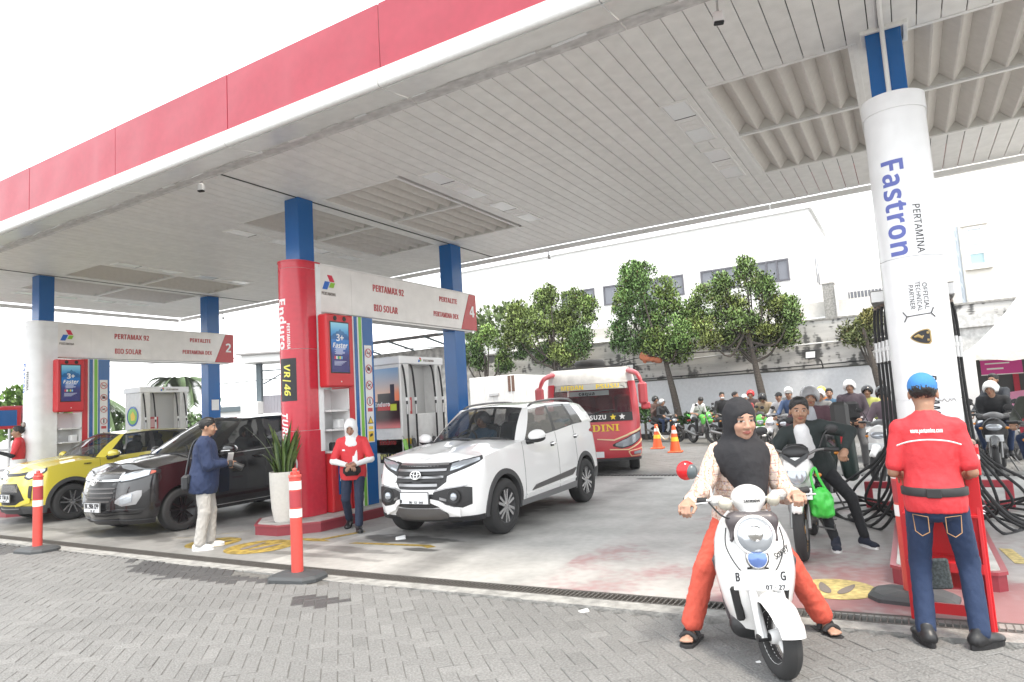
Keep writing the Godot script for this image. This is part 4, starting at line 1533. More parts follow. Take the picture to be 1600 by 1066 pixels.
func build_furniture() -> void:
	bollard(V3(-10.72,0,-4.8),"red bollard with white bands in front of the yellow car",5)
	bollard(V3(-5.55,0,-4.86),"red bollard with white bands in front of the red column",12)
	bollard(V3(-0.14,0.0,-5.92),"red bollard standing behind the attendant in jeans",-8)
	cone(V3(-7.28,0,-21.35),"orange cone further from the camera, tied to the other by a chain")
	cone(V3(-6.2,0,-19.75),"orange cone nearer the camera in front of the green motorbike")
	var ch := []
	for k in 13:
		var u := k/12.0
		ch.append(V3(lerpf(-7.28,-6.2,u),0.76 - 0.42*(1.0 - pow(2*u - 1,2)),lerpf(-21.35,-19.75,u)))
	solo("cone_chain",MB.new().tube(ch,0.018,6),mat("chain_cream",Color(0.6,0.52,0.36),0.6),"cream plastic chain hanging between the two cones","chain")
	var p := thing("snake_plant","tall snake plant in a pale concrete pot at the red column","plant",V3(-7.98,0.156,-6.79))
	part(p,"pot",MB.new().lathe([[0.13,0.0],[0.155,0.03],[0.185,0.2],[0.203,0.5],[0.208,0.72],[0.19,0.72],[0.186,0.64],[0.0,0.63]],28),rough_mat("pot_concrete",Color(0.7,0.68,0.64),0.7,0.7,"grain","fine_bump",0.5))
	part(p,"soil",MB.new().lathe([[0.0,0.62],[0.188,0.62],[0.188,0.655],[0.0,0.665]],20),rough_mat("potting_soil",Color(0.05,0.035,0.025),0.95,4.0,"soil"))
	var r := RandomNumberGenerator.new()
	r.seed = 31
	var leafm := []
	for k in 3:
		leafm.append(rough_mat("snake_leaf_%d" % k,Color(0.10+0.05*k,0.19+0.05*k,0.05+0.01*k),0.4,5.0,"streak"))
	for k in 34:
		var a := r.randf()*TAU
		var rad := sqrt(r.randf())*0.14
		var h := 0.4+r.randf()*0.45 if k > 4 else 0.35
		var lean := 0.15+rad*1.8 if k > 7 else 0.6
		var b0 := V3(cos(a)*rad,0.64,sin(a)*rad)
		var out := V3(cos(a),0,sin(a))
		var side := V3(-sin(a+0.8),0,cos(a+0.8))
		var ringsl := []
		for q in 7:
			var u := q/6.0
			var c := b0+out*(lean*u*u*h)+V3(0,h*u,0)
			var wd := 0.034*(1.0 if u < 0.5 else 1.0 - pow((u - 0.5)*2.0,1.6))*(0.7+0.3*sin(u*PI))+0.002
			var tw := side.rotated(Vector3.UP,u*0.6)
			ringsl.append(PackedVector3Array([c - tw*wd,c+tw.cross(Vector3.UP)*wd*0.3,c+tw*wd,c+tw.cross(Vector3.UP)*wd*0.18]))
		part(p,"leaf",MB.new().loft(ringsl,true,false,true,true),leafm[r.randi() % 3])
	var k := thing("steel_rack","red steel display rack in front of the attendant in jeans","rack",V3(0.06,0.0,-5.38),-4)
	var rm = mats.red_paint
	part(k,"side_panel",MB.new().prism(arr2([-0.23,0.0,0.07,0.0,0.0,1.16,-0.16,1.16]),0.02,Transform3D(FX,V3(0.23,0,-0.1)),0.004),rm)
	part(k,"front_leg",MB.new().box(V3(0.225,0.58,0.06),V3(0.075,1.17,0.02),0.004,Basis(V3(1,0,0),0.06)),rm)
	part(k,"back_panel",MB.new().box(V3(0.02,0.68,-0.16),V3(0.42,0.94,0.015)),rm)
	part(k,"shelf",MB.new().box(V3(0.02,0.73,-0.03),V3(0.42,0.015,0.28)),rm)
	part(k,"lower_shelf",MB.new().box(V3(0.02,0.42,-0.03),V3(0.42,0.015,0.28)),rm)
	part(k,"shelf_edge",MB.new().box(V3(0.02,0.40,0.11),V3(0.42,0.06,0.012)),rm)
	part(k,"bottom_bar",MB.new().box(V3(0.02,0.10,-0.02),V3(0.42,0.07,0.02)),rm)
	part(k,"left_leg",MB.new().box(V3(-0.2,0.58,-0.1),V3(0.04,1.16,0.1),0.004),rm)
	part(k,"top_box",MB.new().box(V3(0.2,1.08,-0.05),V3(0.16,0.18,0.24),0.004),rm)
	words(k,"ouro",0.05,mats.white_text,V3(0.21,1.11,0.075))
	part(k,"small_print",MB.new().box(V3(0.22,1.045,0.074),V3(0.08,0.02,0.004)),mats.white_text)
	solo("brown_tray",MB.new().box(V3(0.26,1.192,-5.45),V3(0.14,0.03,0.16),0.006),mats.plug_brown,"small brown tray on top of the red rack","tray")
	for q in 7:
		solo("receipt",MB.new().box(V3(0.12+r.randf()*0.16,0.744+q*0.006,-5.38+r.randfn(0,0.04)),V3(0.11,0.002,0.16),0,Basis.from_euler(V3(r.randfn(0,0.25),r.randf()*3,r.randfn(0,0.25)))),mat("receipt_lilac",Color(0.62,0.58,0.64),0.8),"crumpled pale receipt lying on the shelf of the red rack","paper","receipts on the rack")
	solo("folded_rag",MB.new().box(V3(0.0,0.36,-5.24),V3(0.2,0.2,0.03),0.012,Basis.from_euler(V3(0.1,0.1,0.08))),rough_mat("rag_plaid",Color(0.16,0.19,0.2),0.9,9.0,"streak"),"grey plaid rag hanging from the lower shelf of the red rack","rag")
	for e in [[V3(-5.85,0.012,-6.82),V3(0.13,0.03,0.1)],[V3(-0.95,0.0,-4.3),V3(0.03,0.006,0.02)],[V3(-2.35,0.0,-4.85),V3(0.08,0.015,0.05)]]:
		solo("litter_scrap",MB.new().box(e[0],e[1],0.006,Basis.from_euler(V3(0.2,0.7,0.15))),mats.white_paint,["crumpled white paper on the wet patch under the white car","tiny white scrap on the paving near the jeans wearer","pale brown leaf scrap at the concrete lip of the drain"][[V3(-5.85,0.012,-6.82),V3(-0.95,0.0,-4.3),V3(-2.35,0.0,-4.85)].find(e[0])],"litter")
# ---------------------------------------------------------------- background
func tree(n: String,label: String,base: Vector3,clumps: Array,sd: int,tint: Color,group := "juniper trees along the wall") -> void:
	var t := thing(n,label,"tree",base,0,group)
	var r := RandomNumberGenerator.new()
	r.seed = sd
	var bark := rough_mat("bark",Color(0.12,0.10,0.085),0.9,3.0,"streak","fine_bump",1.0)
	var wood := MB.new()
	var cy := 0.0
	var cx := 0.0
	for c in clumps:
		cx += c[0]
		cy += c[1]
	cx = cx/clumps.size() - base.x
	cy = cy/clumps.size()
	var top := V3(cx,cy,0)
	var fork := V3(cx*0.5,cy*0.55,0)
	wood.tube(path([Vector3.ZERO,fork*0.5+V3(0.05,0,0.02),fork,top],5),[0.17,0.165,0.16,0.155,0.15,0.145,0.14,0.135,0.13,0.12,0.11,0.09,0.08,0.07,0.06,0.04],8)
	var leaf := MB.new()
	leaf.tinted = true
	for c in clumps:
		var ctr := V3(c[0] - base.x,c[1],r.randfn(0,0.45))
		wood.tube(path([fork.lerp(top,r.randf()*0.8),fork.lerp(ctr,0.55)+V3(0,-0.15,0),ctr+V3(0,c[3]*0.4,0)],4),[0.06,0.055,0.05,0.045,0.04,0.03,0.025,0.02,0.012],6)
		var rx: float = c[2]
		var ry: float = c[3]
		var tone := 0.8+r.randf()*0.5
		var yel := r.randf()
		var subs := int(12+rx*ry*58)
		for s in subs:
			var d := V3(r.randfn(),r.randfn(),r.randfn()).normalized()*pow(r.randf(),0.4)
			var sc := ctr+V3(d.x*rx*0.9,d.y*ry*0.88,d.z*rx*0.8)
			var sr := 0.13+r.randf()*0.13
			var st := tone*(0.75+r.randf()*0.5)
			for q in 64:
				var a := r.randf()*TAU
				var el := asin(r.randf_range(-0.75,1.0))
				var nrm := V3(cos(a)*cos(el),sin(el),sin(a)*cos(el))
				var p := sc+nrm*sr*V3(1,1.25,1)*(0.55+0.45*r.randf())
				var dir := (nrm+V3(0,0.9,0)+V3(r.randfn(0,0.3),r.randfn(0,0.3),r.randfn(0,0.3))).normalized()
				var side := dir.cross(V3(r.randfn(),r.randfn(),r.randfn())).normalized()
				var ln := 0.065+r.randf()*0.06
				var wd := 0.02+r.randf()*0.017
				var k := st*(0.8+r.randf()*0.4)
				var cc := Color(tint.r*k*(1.0+yel*0.5),tint.g*k*(1.0+yel*0.15),tint.b*k)
				if r.randf() < 0.03:
					cc = Color(0.16,0.10,0.04)
				var b := leaf.V.size()
				var n3 := side.cross(dir).normalized()
				for v in [p - side*wd*0.5,p+dir*ln*0.5 - side*wd,p+dir*ln,p+dir*ln*0.5+side*wd]:
					leaf.V.append(v)
					leaf.N.append((nrm*0.6+n3*signf(n3.dot(nrm)+0.001)).normalized())
					leaf.K.append(cc)
				leaf.I.append_array([b,b+1,b+2,b,b+2,b+3])
	part(t,"trunk",wood,bark)
	var lm := tinted("needle_foliage",0.7)
	lm.backlight_enabled = true
	lm.backlight = lin(0.25,0.3,0.1)
	part(t,"crown",leaf,lm)
func bush(n: String,label: String,cat: String,c: Vector3,rad: Vector3,tint: Color,sd: int,lsize := 0.16,count := 1600) -> void:
	var t := thing(n,label,cat,c)
	var r := RandomNumberGenerator.new()
	r.seed = sd
	var leaf := MB.new()
	leaf.tinted = true
	var nz := FastNoiseLite.new()
	nz.seed = sd
	nz.frequency = 1.3
	for k in count:
		var d := V3(r.randfn(),absf(r.randfn())*0.9,r.randfn()).normalized()
		var rr := (0.75+0.3*r.randf())*(1.0+0.35*nz.get_noise_3d(d.x,d.y,d.z))
		var p := d*rad*rr
		var dir := (d+V3(r.randfn(0,0.5),0.3+r.randfn(0,0.4),r.randfn(0,0.5))).normalized()
		var side := dir.cross(V3(r.randfn(),r.randfn(),r.randfn())).normalized()
		var s := lsize*(0.6+r.randf()*0.8)
		var kk := 0.6+r.randf()*0.8
		var b := leaf.V.size()
		for v in [p,p+dir*s*0.5 - side*s*0.35,p+dir*s,p+dir*s*0.5+side*s*0.35]:
			leaf.V.append(v)
			leaf.N.append(d)
			leaf.K.append(Color(tint.r*kk,tint.g*kk,tint.b*kk))
		leaf.I.append_array([b,b+1,b+2,b,b+2,b+3])
	part(t,"crown",leaf,mats.needle_foliage)
	part(t,"trunk",MB.new().tube([V3(0,-c.y,0),V3(0,rad.y*0.5,0)],0.12 if rad.y > 1.0 else 0.05,6),mats.bark)
func palm(label: String,at: Vector3,h: float,sd: int) -> void:
	var t := thing("palm_tree",label,"tree",at,0,"palms beyond the station")
	var r := RandomNumberGenerator.new()
	r.seed = sd
	part(t,"trunk",MB.new().tube(path([Vector3.ZERO,V3(0.1,h*0.5,0),V3(0.3,h,0.1)],5),0.16,8),mats.bark)
	var leaf := MB.new()
	leaf.tinted = true
	for k in 15:
		var a := TAU*k/15+r.randf()*0.3
		var out := V3(cos(a),0,sin(a))
		var pts := path([V3(0.3,h,0.1),V3(0.3,h+0.7,0.1)+out*0.8,V3(0.3,h+0.5 - r.randf()*0.8,0.1)+out*1.9,V3(0.3,h - 0.6 - r.randf(),0.1)+out*2.5],7)
		for i in pts.size() - 1:
			var dir: Vector3 = (pts[i+1] - pts[i]).normalized()
			var sd2 := dir.cross(Vector3.UP).normalized()
			for s in [-1,1]:
				for q in 3:
					var p: Vector3 = pts[i].lerp(pts[i+1],q/3.0)
					var tip: Vector3 = p+(sd2*s+dir*0.6+V3(0,-0.5,0)).normalized()*0.65
					var b := leaf.V.size()
					for v in [p,p+dir*0.07,tip]:
						leaf.V.append(v)
						leaf.N.append(Vector3.UP)
						leaf.K.append(Color(0.09,0.14,0.06)*(0.7+r.randf()*0.6))
					leaf.I.append_array([b,b+1,b+2])
	part(t,"crown",leaf,mats.needle_foliage)
func window_part(t: Node,x0: float,x1: float,y0: float,y1: float,z: float,panes: int,frame: Material,glass: Material) -> void:
	var f := MB.new()
	f.box(V3((x0+x1)/2,y1,z),V3(x1 - x0+0.1,0.09,0.1)).box(V3((x0+x1)/2,y0,z),V3(x1 - x0+0.1,0.09,0.1))
	for k in panes+1:
		f.box(V3(lerpf(x0,x1,float(k)/panes),(y0+y1)/2,z),V3(0.08,y1 - y0 - 0.09,0.1))
	var w := part(t,"window",f,frame)
	for k in panes:
		part(w,"pane",MB.new().box(V3(lerpf(x0,x1,(k+0.5)/panes),(y0+y1)/2,z - 0.02),V3((x1 - x0)/panes - 0.08,y1 - y0 - 0.09,0.02)),glass)
func build_background() -> void:
	var w := thing("boundary_wall","long boundary wall, pale grey below and streaked with black mould above","wall")
	part(w,"painted_foot",MB.new().box(V3(-13,1.2,-28.0),V3(36,2.4,0.3)),rough_mat("wall_pale",Color(0.56,0.575,0.6),0.7,0.25,"grain"))
	var st := Image.create(1024,128,false,Image.FORMAT_RGB8)
	var n1 := FastNoiseLite.new()
	n1.seed = 5
	n1.frequency = 0.02
	n1.fractal_octaves = 5
	var n2 := FastNoiseLite.new()
	n2.seed = 8
	n2.frequency = 0.05
	n2.fractal_octaves = 4
	for j in 128:
		for i in 1024:
			var t := 0.52+n1.get_noise_2d(i*0.8,j*2.0)*0.16
			var m := n1.get_noise_2d(i*0.9+300,j*0.5)+n2.get_noise_2d(i*2.2,j*0.35)*0.8+n2.get_noise_2d(i,j*3.0)*0.35
			var mould := smoothstep(0.02,0.42,m)
			var c := Color(t,t*0.98,t*0.95).lerp(Color(0.055,0.055,0.055),mould*0.9)
			st.set_pixel(i,j,c.linear_to_srgb())
	var up := MB.new()
	up.print_quad(V3(-31,4.25,-28.04),V3(5,4.25,-28.04),V3(5,2.4,-28.04),V3(-31,2.4,-28.04))
	part(w,"weathered_face",up,print_mat("mould_stains",ImageTexture.create_from_image(st),0.9))
	part(w,"upper_wall",MB.new().box(V3(-13,3.32,-28.2),V3(36,1.85,0.3)),rough_mat("wall_cement",Color(0.45,0.44,0.42),0.9,0.4,"patch"))
	part(w,"ledge",MB.new().box(V3(-13,2.41,-27.93),V3(36,0.05,0.2)),rough_mat("ledge_dark",Color(0.1,0.1,0.09),0.9,1.0,"soil"))
	part(w,"coping",MB.new().box(V3(-13,4.28,-28.2),V3(36,0.07,0.4)),rough_mat("coping_grey",Color(0.4,0.39,0.37),0.9,0.6,"soil"))
	var pp := thing("wall_pipe","thin pale pipe running along the mouldy upper wall","pipe")
	part(pp,"run",MB.new().tube(path([V3(-12,3.1,-27.95),V3(-8,3.2,-27.95),V3(-4,3.35,-27.95),V3(1,3.4,-27.95)],4),0.03,6),mats.white_paint)
	part(pp,"lower_run",MB.new().tube(path([V3(-11,2.5,-27.86),V3(-6,2.52,-27.86),V3(-2,2.56,-27.86),V3(1,2.62,-27.86)],4),0.025,6),mats.dark)
	var kb := thing("wall_kerb","kerb painted in black and white blocks along the foot of the wall","kerb")
	for k in 26:
		part(kb,"kerb_block",MB.new().box(V3(-16.0+k*0.8,0.1,-26.6),V3(0.79,0.22,0.3),0.02),mats.white_paint if k % 2 else mats.dark)
	var sl := MB.new()
	sl.box(V3(-10,0.04,-27.2),V3(30,0.16,1.2))
	struct("planting_strip",sl,rough_mat("strip_soil",Color(0.16,0.14,0.11),0.95,1.0,"soil"))
	for e in [[V3(-3.14,2.95,-27.75),"dark square floodlight on the wall right of the trees"],[V3(-10.41,3.05,-27.75),"dark square floodlight on the wall above the red bus"]]:
		var f := thing("wall_floodlight",e[1],"floodlight",e[0],-20,"floodlights on the wall")
		part(f,"housing",MB.new().box(Vector3.ZERO,V3(0.46,0.34,0.08),0.02,Basis(Vector3.RIGHT,-0.2)),mats.black_plastic)
		part(f,"lens",MB.new().box(V3(0,-0.01,0.046),V3(0.36,0.24,0.01),0,Basis(Vector3.RIGHT,-0.2)),mats.lamp_lens)
		part(f,"arm",MB.new().tube(path([V3(0.1,-0.1,-0.05),V3(0.3,-0.25,-0.1),V3(0.32,-0.55,-0.2)],4),0.025,6),mats.black_plastic)
	var rag := Blob.new().cap(V3(-9.3,3.35,-26.3),V3(-8.6,3.15,-26.3),0.12,0.1).cap(V3(-9.3,3.45,-26.3),V3(-9.2,3.15,-26.3),0.09,0.07)
	var rmb := MB.new()
	rag.into(rmb,0.05,0.04,6.0)
	solo("orange_cloth",rmb,rough_mat("cloth_orange",Color(0.42,0.14,0.07),0.9,2.0,"grain"),"faded orange cloth caught on a wire at the tree left of centre","cloth")
	solo("slack_wire",MB.new().tube(path([V3(-14,2.95,-26.4),V3(-11.5,3.0,-26.3),V3(-9.1,3.35,-26.2),V3(-5.0,3.3,-26.0),V3(-3.5,3.9,-27.8)],6),0.018,5),mats.dark,"slack wire strung between the trees in front of the wall","wire")
	var b := thing("office_building","white painted office block with grey framed strip windows behind the trees","building")
	var wm := rough_mat("office_white",Color(0.80,0.80,0.80),0.8,0.1,"grain")
	part(b,"wall",MB.new().box(V3(-15.85,5.6,-44.0),V3(24.3,11.2,11.9)),wm)
	part(b,"roof_edge",MB.new().box(V3(-15.85,11.25,-44.0),V3(24.6,0.14,12.2)),wm)
	var fm := mat("office_frame",Color(0.10,0.10,0.12),0.5)
	var gm := mat("office_glass",Color(0.16,0.17,0.2),0.18)
	for e in [[-18.45,-16.27,3],[-15.59,-14.5,1],[-13.0,-10.68,3],[-9.6,-7.6,3],[-6.62,-4.98,3]]:
		window_part(b,e[0],e[1],7.55,8.65,-38.03,e[2],fm,gm)
	for k in 2:
		part(b,"side_window",MB.new().box(V3(-3.69,8.0,-38.9 - k*0.8),V3(0.06,1.4,0.5)),gm)
	var le := thing("lean_to_shed","low white lean-to with a tiled eave along the top of the wall","shed")
	part(le,"wall",MB.new().box(V3(-9,4.1,-31.0),V3(19.0,2.2,1.6)),rough_mat("shed_cream",Color(0.62,0.6,0.57),0.8,0.3,"grain"))
	for k in 38:
		part(le,"roof_sheet",MB.new().box(V3(-18.2+k*0.5,4.62,-30.4),V3(0.49,0.05,1.6),0.01,Basis(Vector3.RIGHT,0.28)),wm)
	var ch := thing("cement_chimney","square mouldy cement chimney standing on the wall","chimney")
	part(ch,"shaft",MB.new().box(V3(-2.46,4.9,-29.8),V3(0.42,1.85,0.42),0.02),rough_mat("chimney_cement",Color(0.42,0.41,0.39),0.9,0.9,"soil"))
	part(ch,"cap",MB.new().box(V3(-2.46,5.84,-29.8),V3(0.46,0.06,0.46),0.01),mats.coping_grey)
	part(ch,"drain_pipe",MB.new().tube([V3(-2.2,5.7,-29.55),V3(-2.18,4.2,-29.55)],0.04,8),mats.white_paint)
	var fb := thing("balcony_house","distant white house with barred balconies between chimney and column","house")
	part(fb,"wall",MB.new().box(V3(-1.2,4.4,-48.0),V3(4.4,8.8,5.0)),wm)
	for y in [7.1,6.2]:
		part(fb,"opening",MB.new().box(V3(-1.4,y,-45.48),V3(2.6,0.62,0.06)),gm)
		var bars := MB.new()
		for k in 14:
			bars.box(V3(-2.6+k*0.19,y,-45.4),V3(0.04,0.62,0.04))
		part(fb,"balcony_bars",bars,wm)
	var rb := thing("cream_building","tall plain cream building with one narrow window at the right edge","building")
	var crm := rough_mat("cream_render",Color(0.80,0.775,0.72),0.85,0.12,"grain")
	part(rb,"wall",MB.new().box(V3(10.2,6.5,-37.0),V3(16.0,13.0,14.0)),crm)
	window_part(rb,2.36,2.86,5.85,7.25,-29.98,1,mats.white_paint,mat("teal_glass",Color(0.35,0.5,0.53),0.15))
	part(rb,"window_surround",MB.new().box(V3(2.61,7.38,-29.96),V3(0.85,0.05,0.1)).box(V3(2.61,5.72,-29.93),V3(0.85,0.06,0.18)),crm)
	part(rb,"window_bar",MB.new().box(V3(2.61,6.66,-29.97),V3(0.5,0.04,0.05)),mats.white_paint)
	part(rb,"blind",MB.new().box(V3(2.61,6.75,-29.985),V3(0.44,0.95,0.03)),mat("blind_pale",Color(0.68,0.74,0.78),0.5))
	part(rb,"ladder_frame",MB.new().tube([V3(2.15,3.6,-31.0),V3(2.15,7.6,-31.0)],0.04).tube([V3(2.15,3.6,-31.8),V3(2.15,7.6,-31.8)],0.04),mat("frame_pale_blue",Color(0.5,0.56,0.62),0.5))
	for k in 6:
		part(rb,"ladder_rung",MB.new().tube([V3(2.15,3.9+k*0.62,-31.0),V3(2.15,4.2+k*0.62,-31.8)],0.035),mats.frame_pale_blue)
	var gh := thing("grey_hut","small weathered white hut roof seen beside the tent","hut")
	part(gh,"wall",MB.new().box(V3(1.7,1.6,-25.2),V3(2.2,3.2,1.6)),rough_mat("hut_white",Color(0.66,0.66,0.65),0.8,0.9,"patch"))
	part(gh,"roof",MB.new().prism(arr2([-1.25,0.0,1.25,0.0,0.55,0.35,-1.0,0.42]),-1.9,Transform3D(Basis.IDENTITY,V3(1.75,3.2,-24.3))),mats.hut_white)
	var tn := thing("marquee_tent","white peaked marquee tent behind the riders at the right edge","tent",V3(3.35,0,-19.2))
	var cloth := rough_mat("tent_cloth",Color(0.78,0.77,0.73),0.75,0.5,"grain","cloth_bump",0.3)
	cloth.backlight_enabled = true
	cloth.backlight = lin(0.35,0.34,0.3)
	var rings := []
	for q in 9:
		var u := q/8.0
		var s := lerpf(2.3,0.05,u)
		var y := 2.22+pow(u,1.45)*2.7
		var ring := PackedVector3Array()
		for k in 24:
			var side := k/6
			var f := (k % 6)/6.0
			var cs := [Vector2(-s,s),Vector2(s,s),Vector2(s,-s),Vector2(-s,-s)]
			var p: Vector2 = cs[side].lerp(cs[(side+1) % 4],f)
			var sag := sin(f*PI)*0.12*(1.0 - u)
			ring.append(V3(p.x*(1 - sag*0.2),y - sag,p.y*(1 - sag*0.2)))
		rings.append(ring)
	part(tn,"roof_cloth",MB.new().loft(rings,true,false,false,false,Vector3.UP),cloth)
	var val := MB.new()
	for k in 4:
		var a := k*PI/2
		var rr := []
		for e in [[0.0,2.24],[0.02,2.0]]:
			var ring := PackedVector3Array()
			for q in 25:
				var f := q/24.0
				ring.append(V3(lerpf(-2.3,2.3,f),e[1] - sin(f*PI)*0.1+(0.04*absf(sin(q*0.8)) if e[1] < 2.1 else 0.0),2.3+e[0]+0.02*sin(q*1.3)).rotated(Vector3.UP,a))
			rr.append(ring)
		val.loft(rr,false,false,false,true,V3(0,0,1).rotated(Vector3.UP,a))
	part(tn,"valance",val,cloth)
	for k in 4:
		var s := V3([-2.25,2.25,2.25,-2.25][k],0,[2.25,2.25,-2.25,-2.25][k])
		part(tn,"leg",MB.new().box(s+V3(0,1.1,0),V3(0.12 if k else 0.22,2.2,0.12 if k else 0.22),0.01),mats.white_paint)
	var fe := thing("red_fence","dark panels with red uprights under the tent","fence",V3(0,0,-21.2))
	part(fe,"panel",MB.new().box(V3(3.2,1.3,-0.06),V3(3.9,2.0,0.04)),mat("fence_dark",Color(0.07,0.075,0.08),0.6))
	for k in 9:
		part(fe,"upright",MB.new().box(V3(1.4+k*0.46,1.2,0),V3(0.12,2.2,0.06)),mat("fence_red",Color(0.42,0.02,0.05),0.5))
	var pb := thing("pink_banner","pink printed banner hanging under the tent","banner",V3(0,0,-20.5))
	part(pb,"sheet",MB.new().box(V3(1.98,1.9,0),V3(0.84,0.36,0.02)),mat("banner_pink",Color(0.58,0.05,0.28),0.6))
	part(pb,"border",MB.new().box(V3(1.98,2.09,0.006),V3(0.86,0.02,0.02)).box(V3(1.98,1.715,0.006),V3(0.86,0.02,0.02)),mats.white_text)
	part(pb,"printed_line",MB.new().box(V3(1.85,1.86,0.012),V3(0.34,0.04,0.006)).box(V3(1.9,1.99,0.012),V3(0.5,0.03,0.006)),mats.white_text)
	solo("pink_cloth",MB.new().box(V3(2.5,1.05,-20.0),V3(1.3,0.55,0.04),0.01,Basis(V3(0,0,1),0.12)),mat("cloth_pink",Color(0.62,0.25,0.4),0.8),"pale pink striped cloth hanging low under the tent","cloth")
	var g := Color(0.175,0.32,0.105)
	tree("juniper_tree","tall dense juniper with several flame shaped tops right of the bus",V3(-8.0,0.1,-26.5),[[-9.86,6.47,0.7,1.02],[-8.98,6.21,0.8,1.01],[-8.34,5.72,0.52,1.05],[-10.3,5.58,0.41,0.95],[-9.34,5.18,0.93,0.8],[-8.55,4.82,0.65,0.65],[-10.26,4.34,0.49,1.08],[-9.44,3.99,0.8,0.8],[-8.37,3.75,0.91,0.73],[-7.63,4.71,0.72,0.77],[-7.43,3.91,0.64,0.72],[-7.88,3.31,0.77,0.51],[-7.1,4.78,0.38,0.76]],101,g)
	tree("juniper_tree","wide spreading juniper with open branches above the crowd",V3(-4.75,0.1,-26.5),[[-5.0,6.26,0.44,0.44],[-4.93,5.63,0.61,0.54],[-5.88,5.89,0.5,0.37],[-6.29,5.44,0.75,0.55],[-5.71,4.99,0.87,0.5],[-4.37,5.43,0.53,0.61],[-4.2,4.79,0.48,0.43],[-6.24,4.55,0.75,0.4],[-5.29,4.31,0.86,0.5],[-4.63,3.87,0.85,0.5],[-3.77,4.5,0.43,0.72],[-3.4,4.21,0.28,0.83],[-3.96,3.67,0.6,0.62],[-5.82,3.75,0.87,0.44],[-5.15,3.31,0.73,0.4],[-6.77,4.23,0.76,0.38],[-6.45,3.56,0.5,0.3]],102,Color(0.21,0.325,0.115))
	tree("juniper_tree","bushy juniper rising behind the roof of the red bus",V3(-13.2,0.1,-26.5),[[-14.12,6.21,0.52,0.87],[-13.46,5.4,0.72,0.86],[-12.38,5.84,0.56,0.79],[-15.0,5.59,0.59,0.88],[-14.21,4.91,1.01,0.87],[-12.93,4.77,0.99,0.85],[-11.65,5.33,0.5,1.11],[-15.26,4.28,0.53,0.73],[-14.12,3.88,0.86,0.63],[-12.86,3.63,0.99,0.56],[-11.9,4.1,0.69,0.69],[-15.39,4.89,0.35,0.88],[-13.14,6.23,0.29,0.63]],103,Color(0.19,0.315,0.11))
	tree("juniper_tree","smaller juniper between the blue rear pillar and the bus",V3(-17.1,0.1,-26.5),[[-17.55,4.5,0.55,0.61],[-16.62,4.87,0.54,0.6],[-16.14,4.07,0.45,0.6],[-17.6,3.74,0.55,0.46],[-16.53,3.5,0.54,0.36],[-18.31,4.11,0.43,0.62]],104,g)
	tree("juniper_tree","small sparse juniper left of the round white column",V3(-0.75,0.1,-26.5),[[-1.62,3.54,0.57,0.35],[-1.09,3.71,0.4,0.3],[-1.35,3.17,0.5,0.24],[-0.88,3.91,0.34,0.27]],105,Color(0.2,0.24,0.1))
	bush("leafy_tree","pale leafy tree far behind the mouldy wall left of the bus","tree",V3(-21.0,6.0,-36),V3(3.4,2.0,2.0),Color(0.14,0.2,0.07),7,0.3,1500)
	bush("clipped_shrub","small clipped shrub behind the scooter near the wall","shrub",V3(-9.3,0.7,-26.0),V3(0.7,0.6,0.5),Color(0.05,0.12,0.03),8,0.1,1300)
	bush("clipped_shrub","small clipped shrub behind the green motorbike","shrub",V3(-6.9,0.6,-26.0),V3(0.9,0.5,0.5),Color(0.05,0.12,0.03),9,0.1,1300)
	bush("hedge_tree","round green tree behind the far left column","tree",V3(-27.5,1.5,-12.2),V3(2.2,2.0,1.8),Color(0.11,0.2,0.04),11,0.2,2400)
	bush("garden_bush","green bush seen through the pumps at far left","shrub",V3(-33.0,1.0,-18.3),V3(2.2,1.4,1.5),Color(0.08,0.15,0.05),12,0.2,1500)
	bush("garden_bush","green bush right of the far blue pillar","shrub",V3(-36.5,1.0,-25.3),V3(2.4,1.3,1.5),Color(0.1,0.17,0.07),13,0.2,1300)
	bush("garden_bush","pale bush between the pump and the far blue pillar","shrub",V3(-39.0,1.2,-24.0),V3(2.8,1.5,1.5),Color(0.12,0.17,0.09),14,0.2,1300)
	palm("feathery palm left of the far blue pillar",V3(-41.6,0,-27.0),4.2,21)
	palm("palm leaning behind the open shelves at far left",V3(-33.5,0,-16.6),2.6,22)
	var aw := thing("red_awning","dark red sloping awning behind the attendant at far left","awning",V3(-24.6,0,-10.1))
	part(aw,"cloth",MB.new().box(V3(0.6,2.3,0),V3(2.6,0.04,1.8),0.01,Basis(V3(0,0,1),0.16)),mat("awning_red",Color(0.2,0.02,0.035),0.7))
	part(aw,"pole",MB.new().tube([V3(0.2,0,0),V3(0.2,2.3,0)],0.04),mats.steel)
	part(aw,"valance",MB.new().box(V3(1.88,2.4,0),V3(0.03,0.2,1.8)),mats.awning_red)
	var kk := thing("red_kiosk","red framed kiosk cut by the left edge of the picture","kiosk",V3(-19.85,0,-7.5))
	for e in [[V3(0,1.15,0),V3(0.1,2.3,0.1)],[V3(0,1.15,-0.9),V3(0.1,2.3,0.1)]]:
		part(kk,"post",MB.new().box(e[0],e[1],0.01),mats.red_paint)
	part(kk,"header",MB.new().box(V3(0,2.1,-0.45),V3(0.14,0.55,1.0),0.01),mats.red_paint)
	part(kk,"sign",MB.new().box(V3(0.075,2.1,-0.45),V3(0.012,0.4,0.8)),mats.blue_paint)
	part(kk,"shelf",MB.new().box(V3(0,1.3,-0.45),V3(0.3,0.05,0.8)).box(V3(0,0.8,-0.45),V3(0.3,0.05,0.8)),mats.white_paint)
	var gt := thing("steel_gateway","steel gateway with ribbed grey doors left of the red column","gate",V3(-29.2,0,-23.4),27)
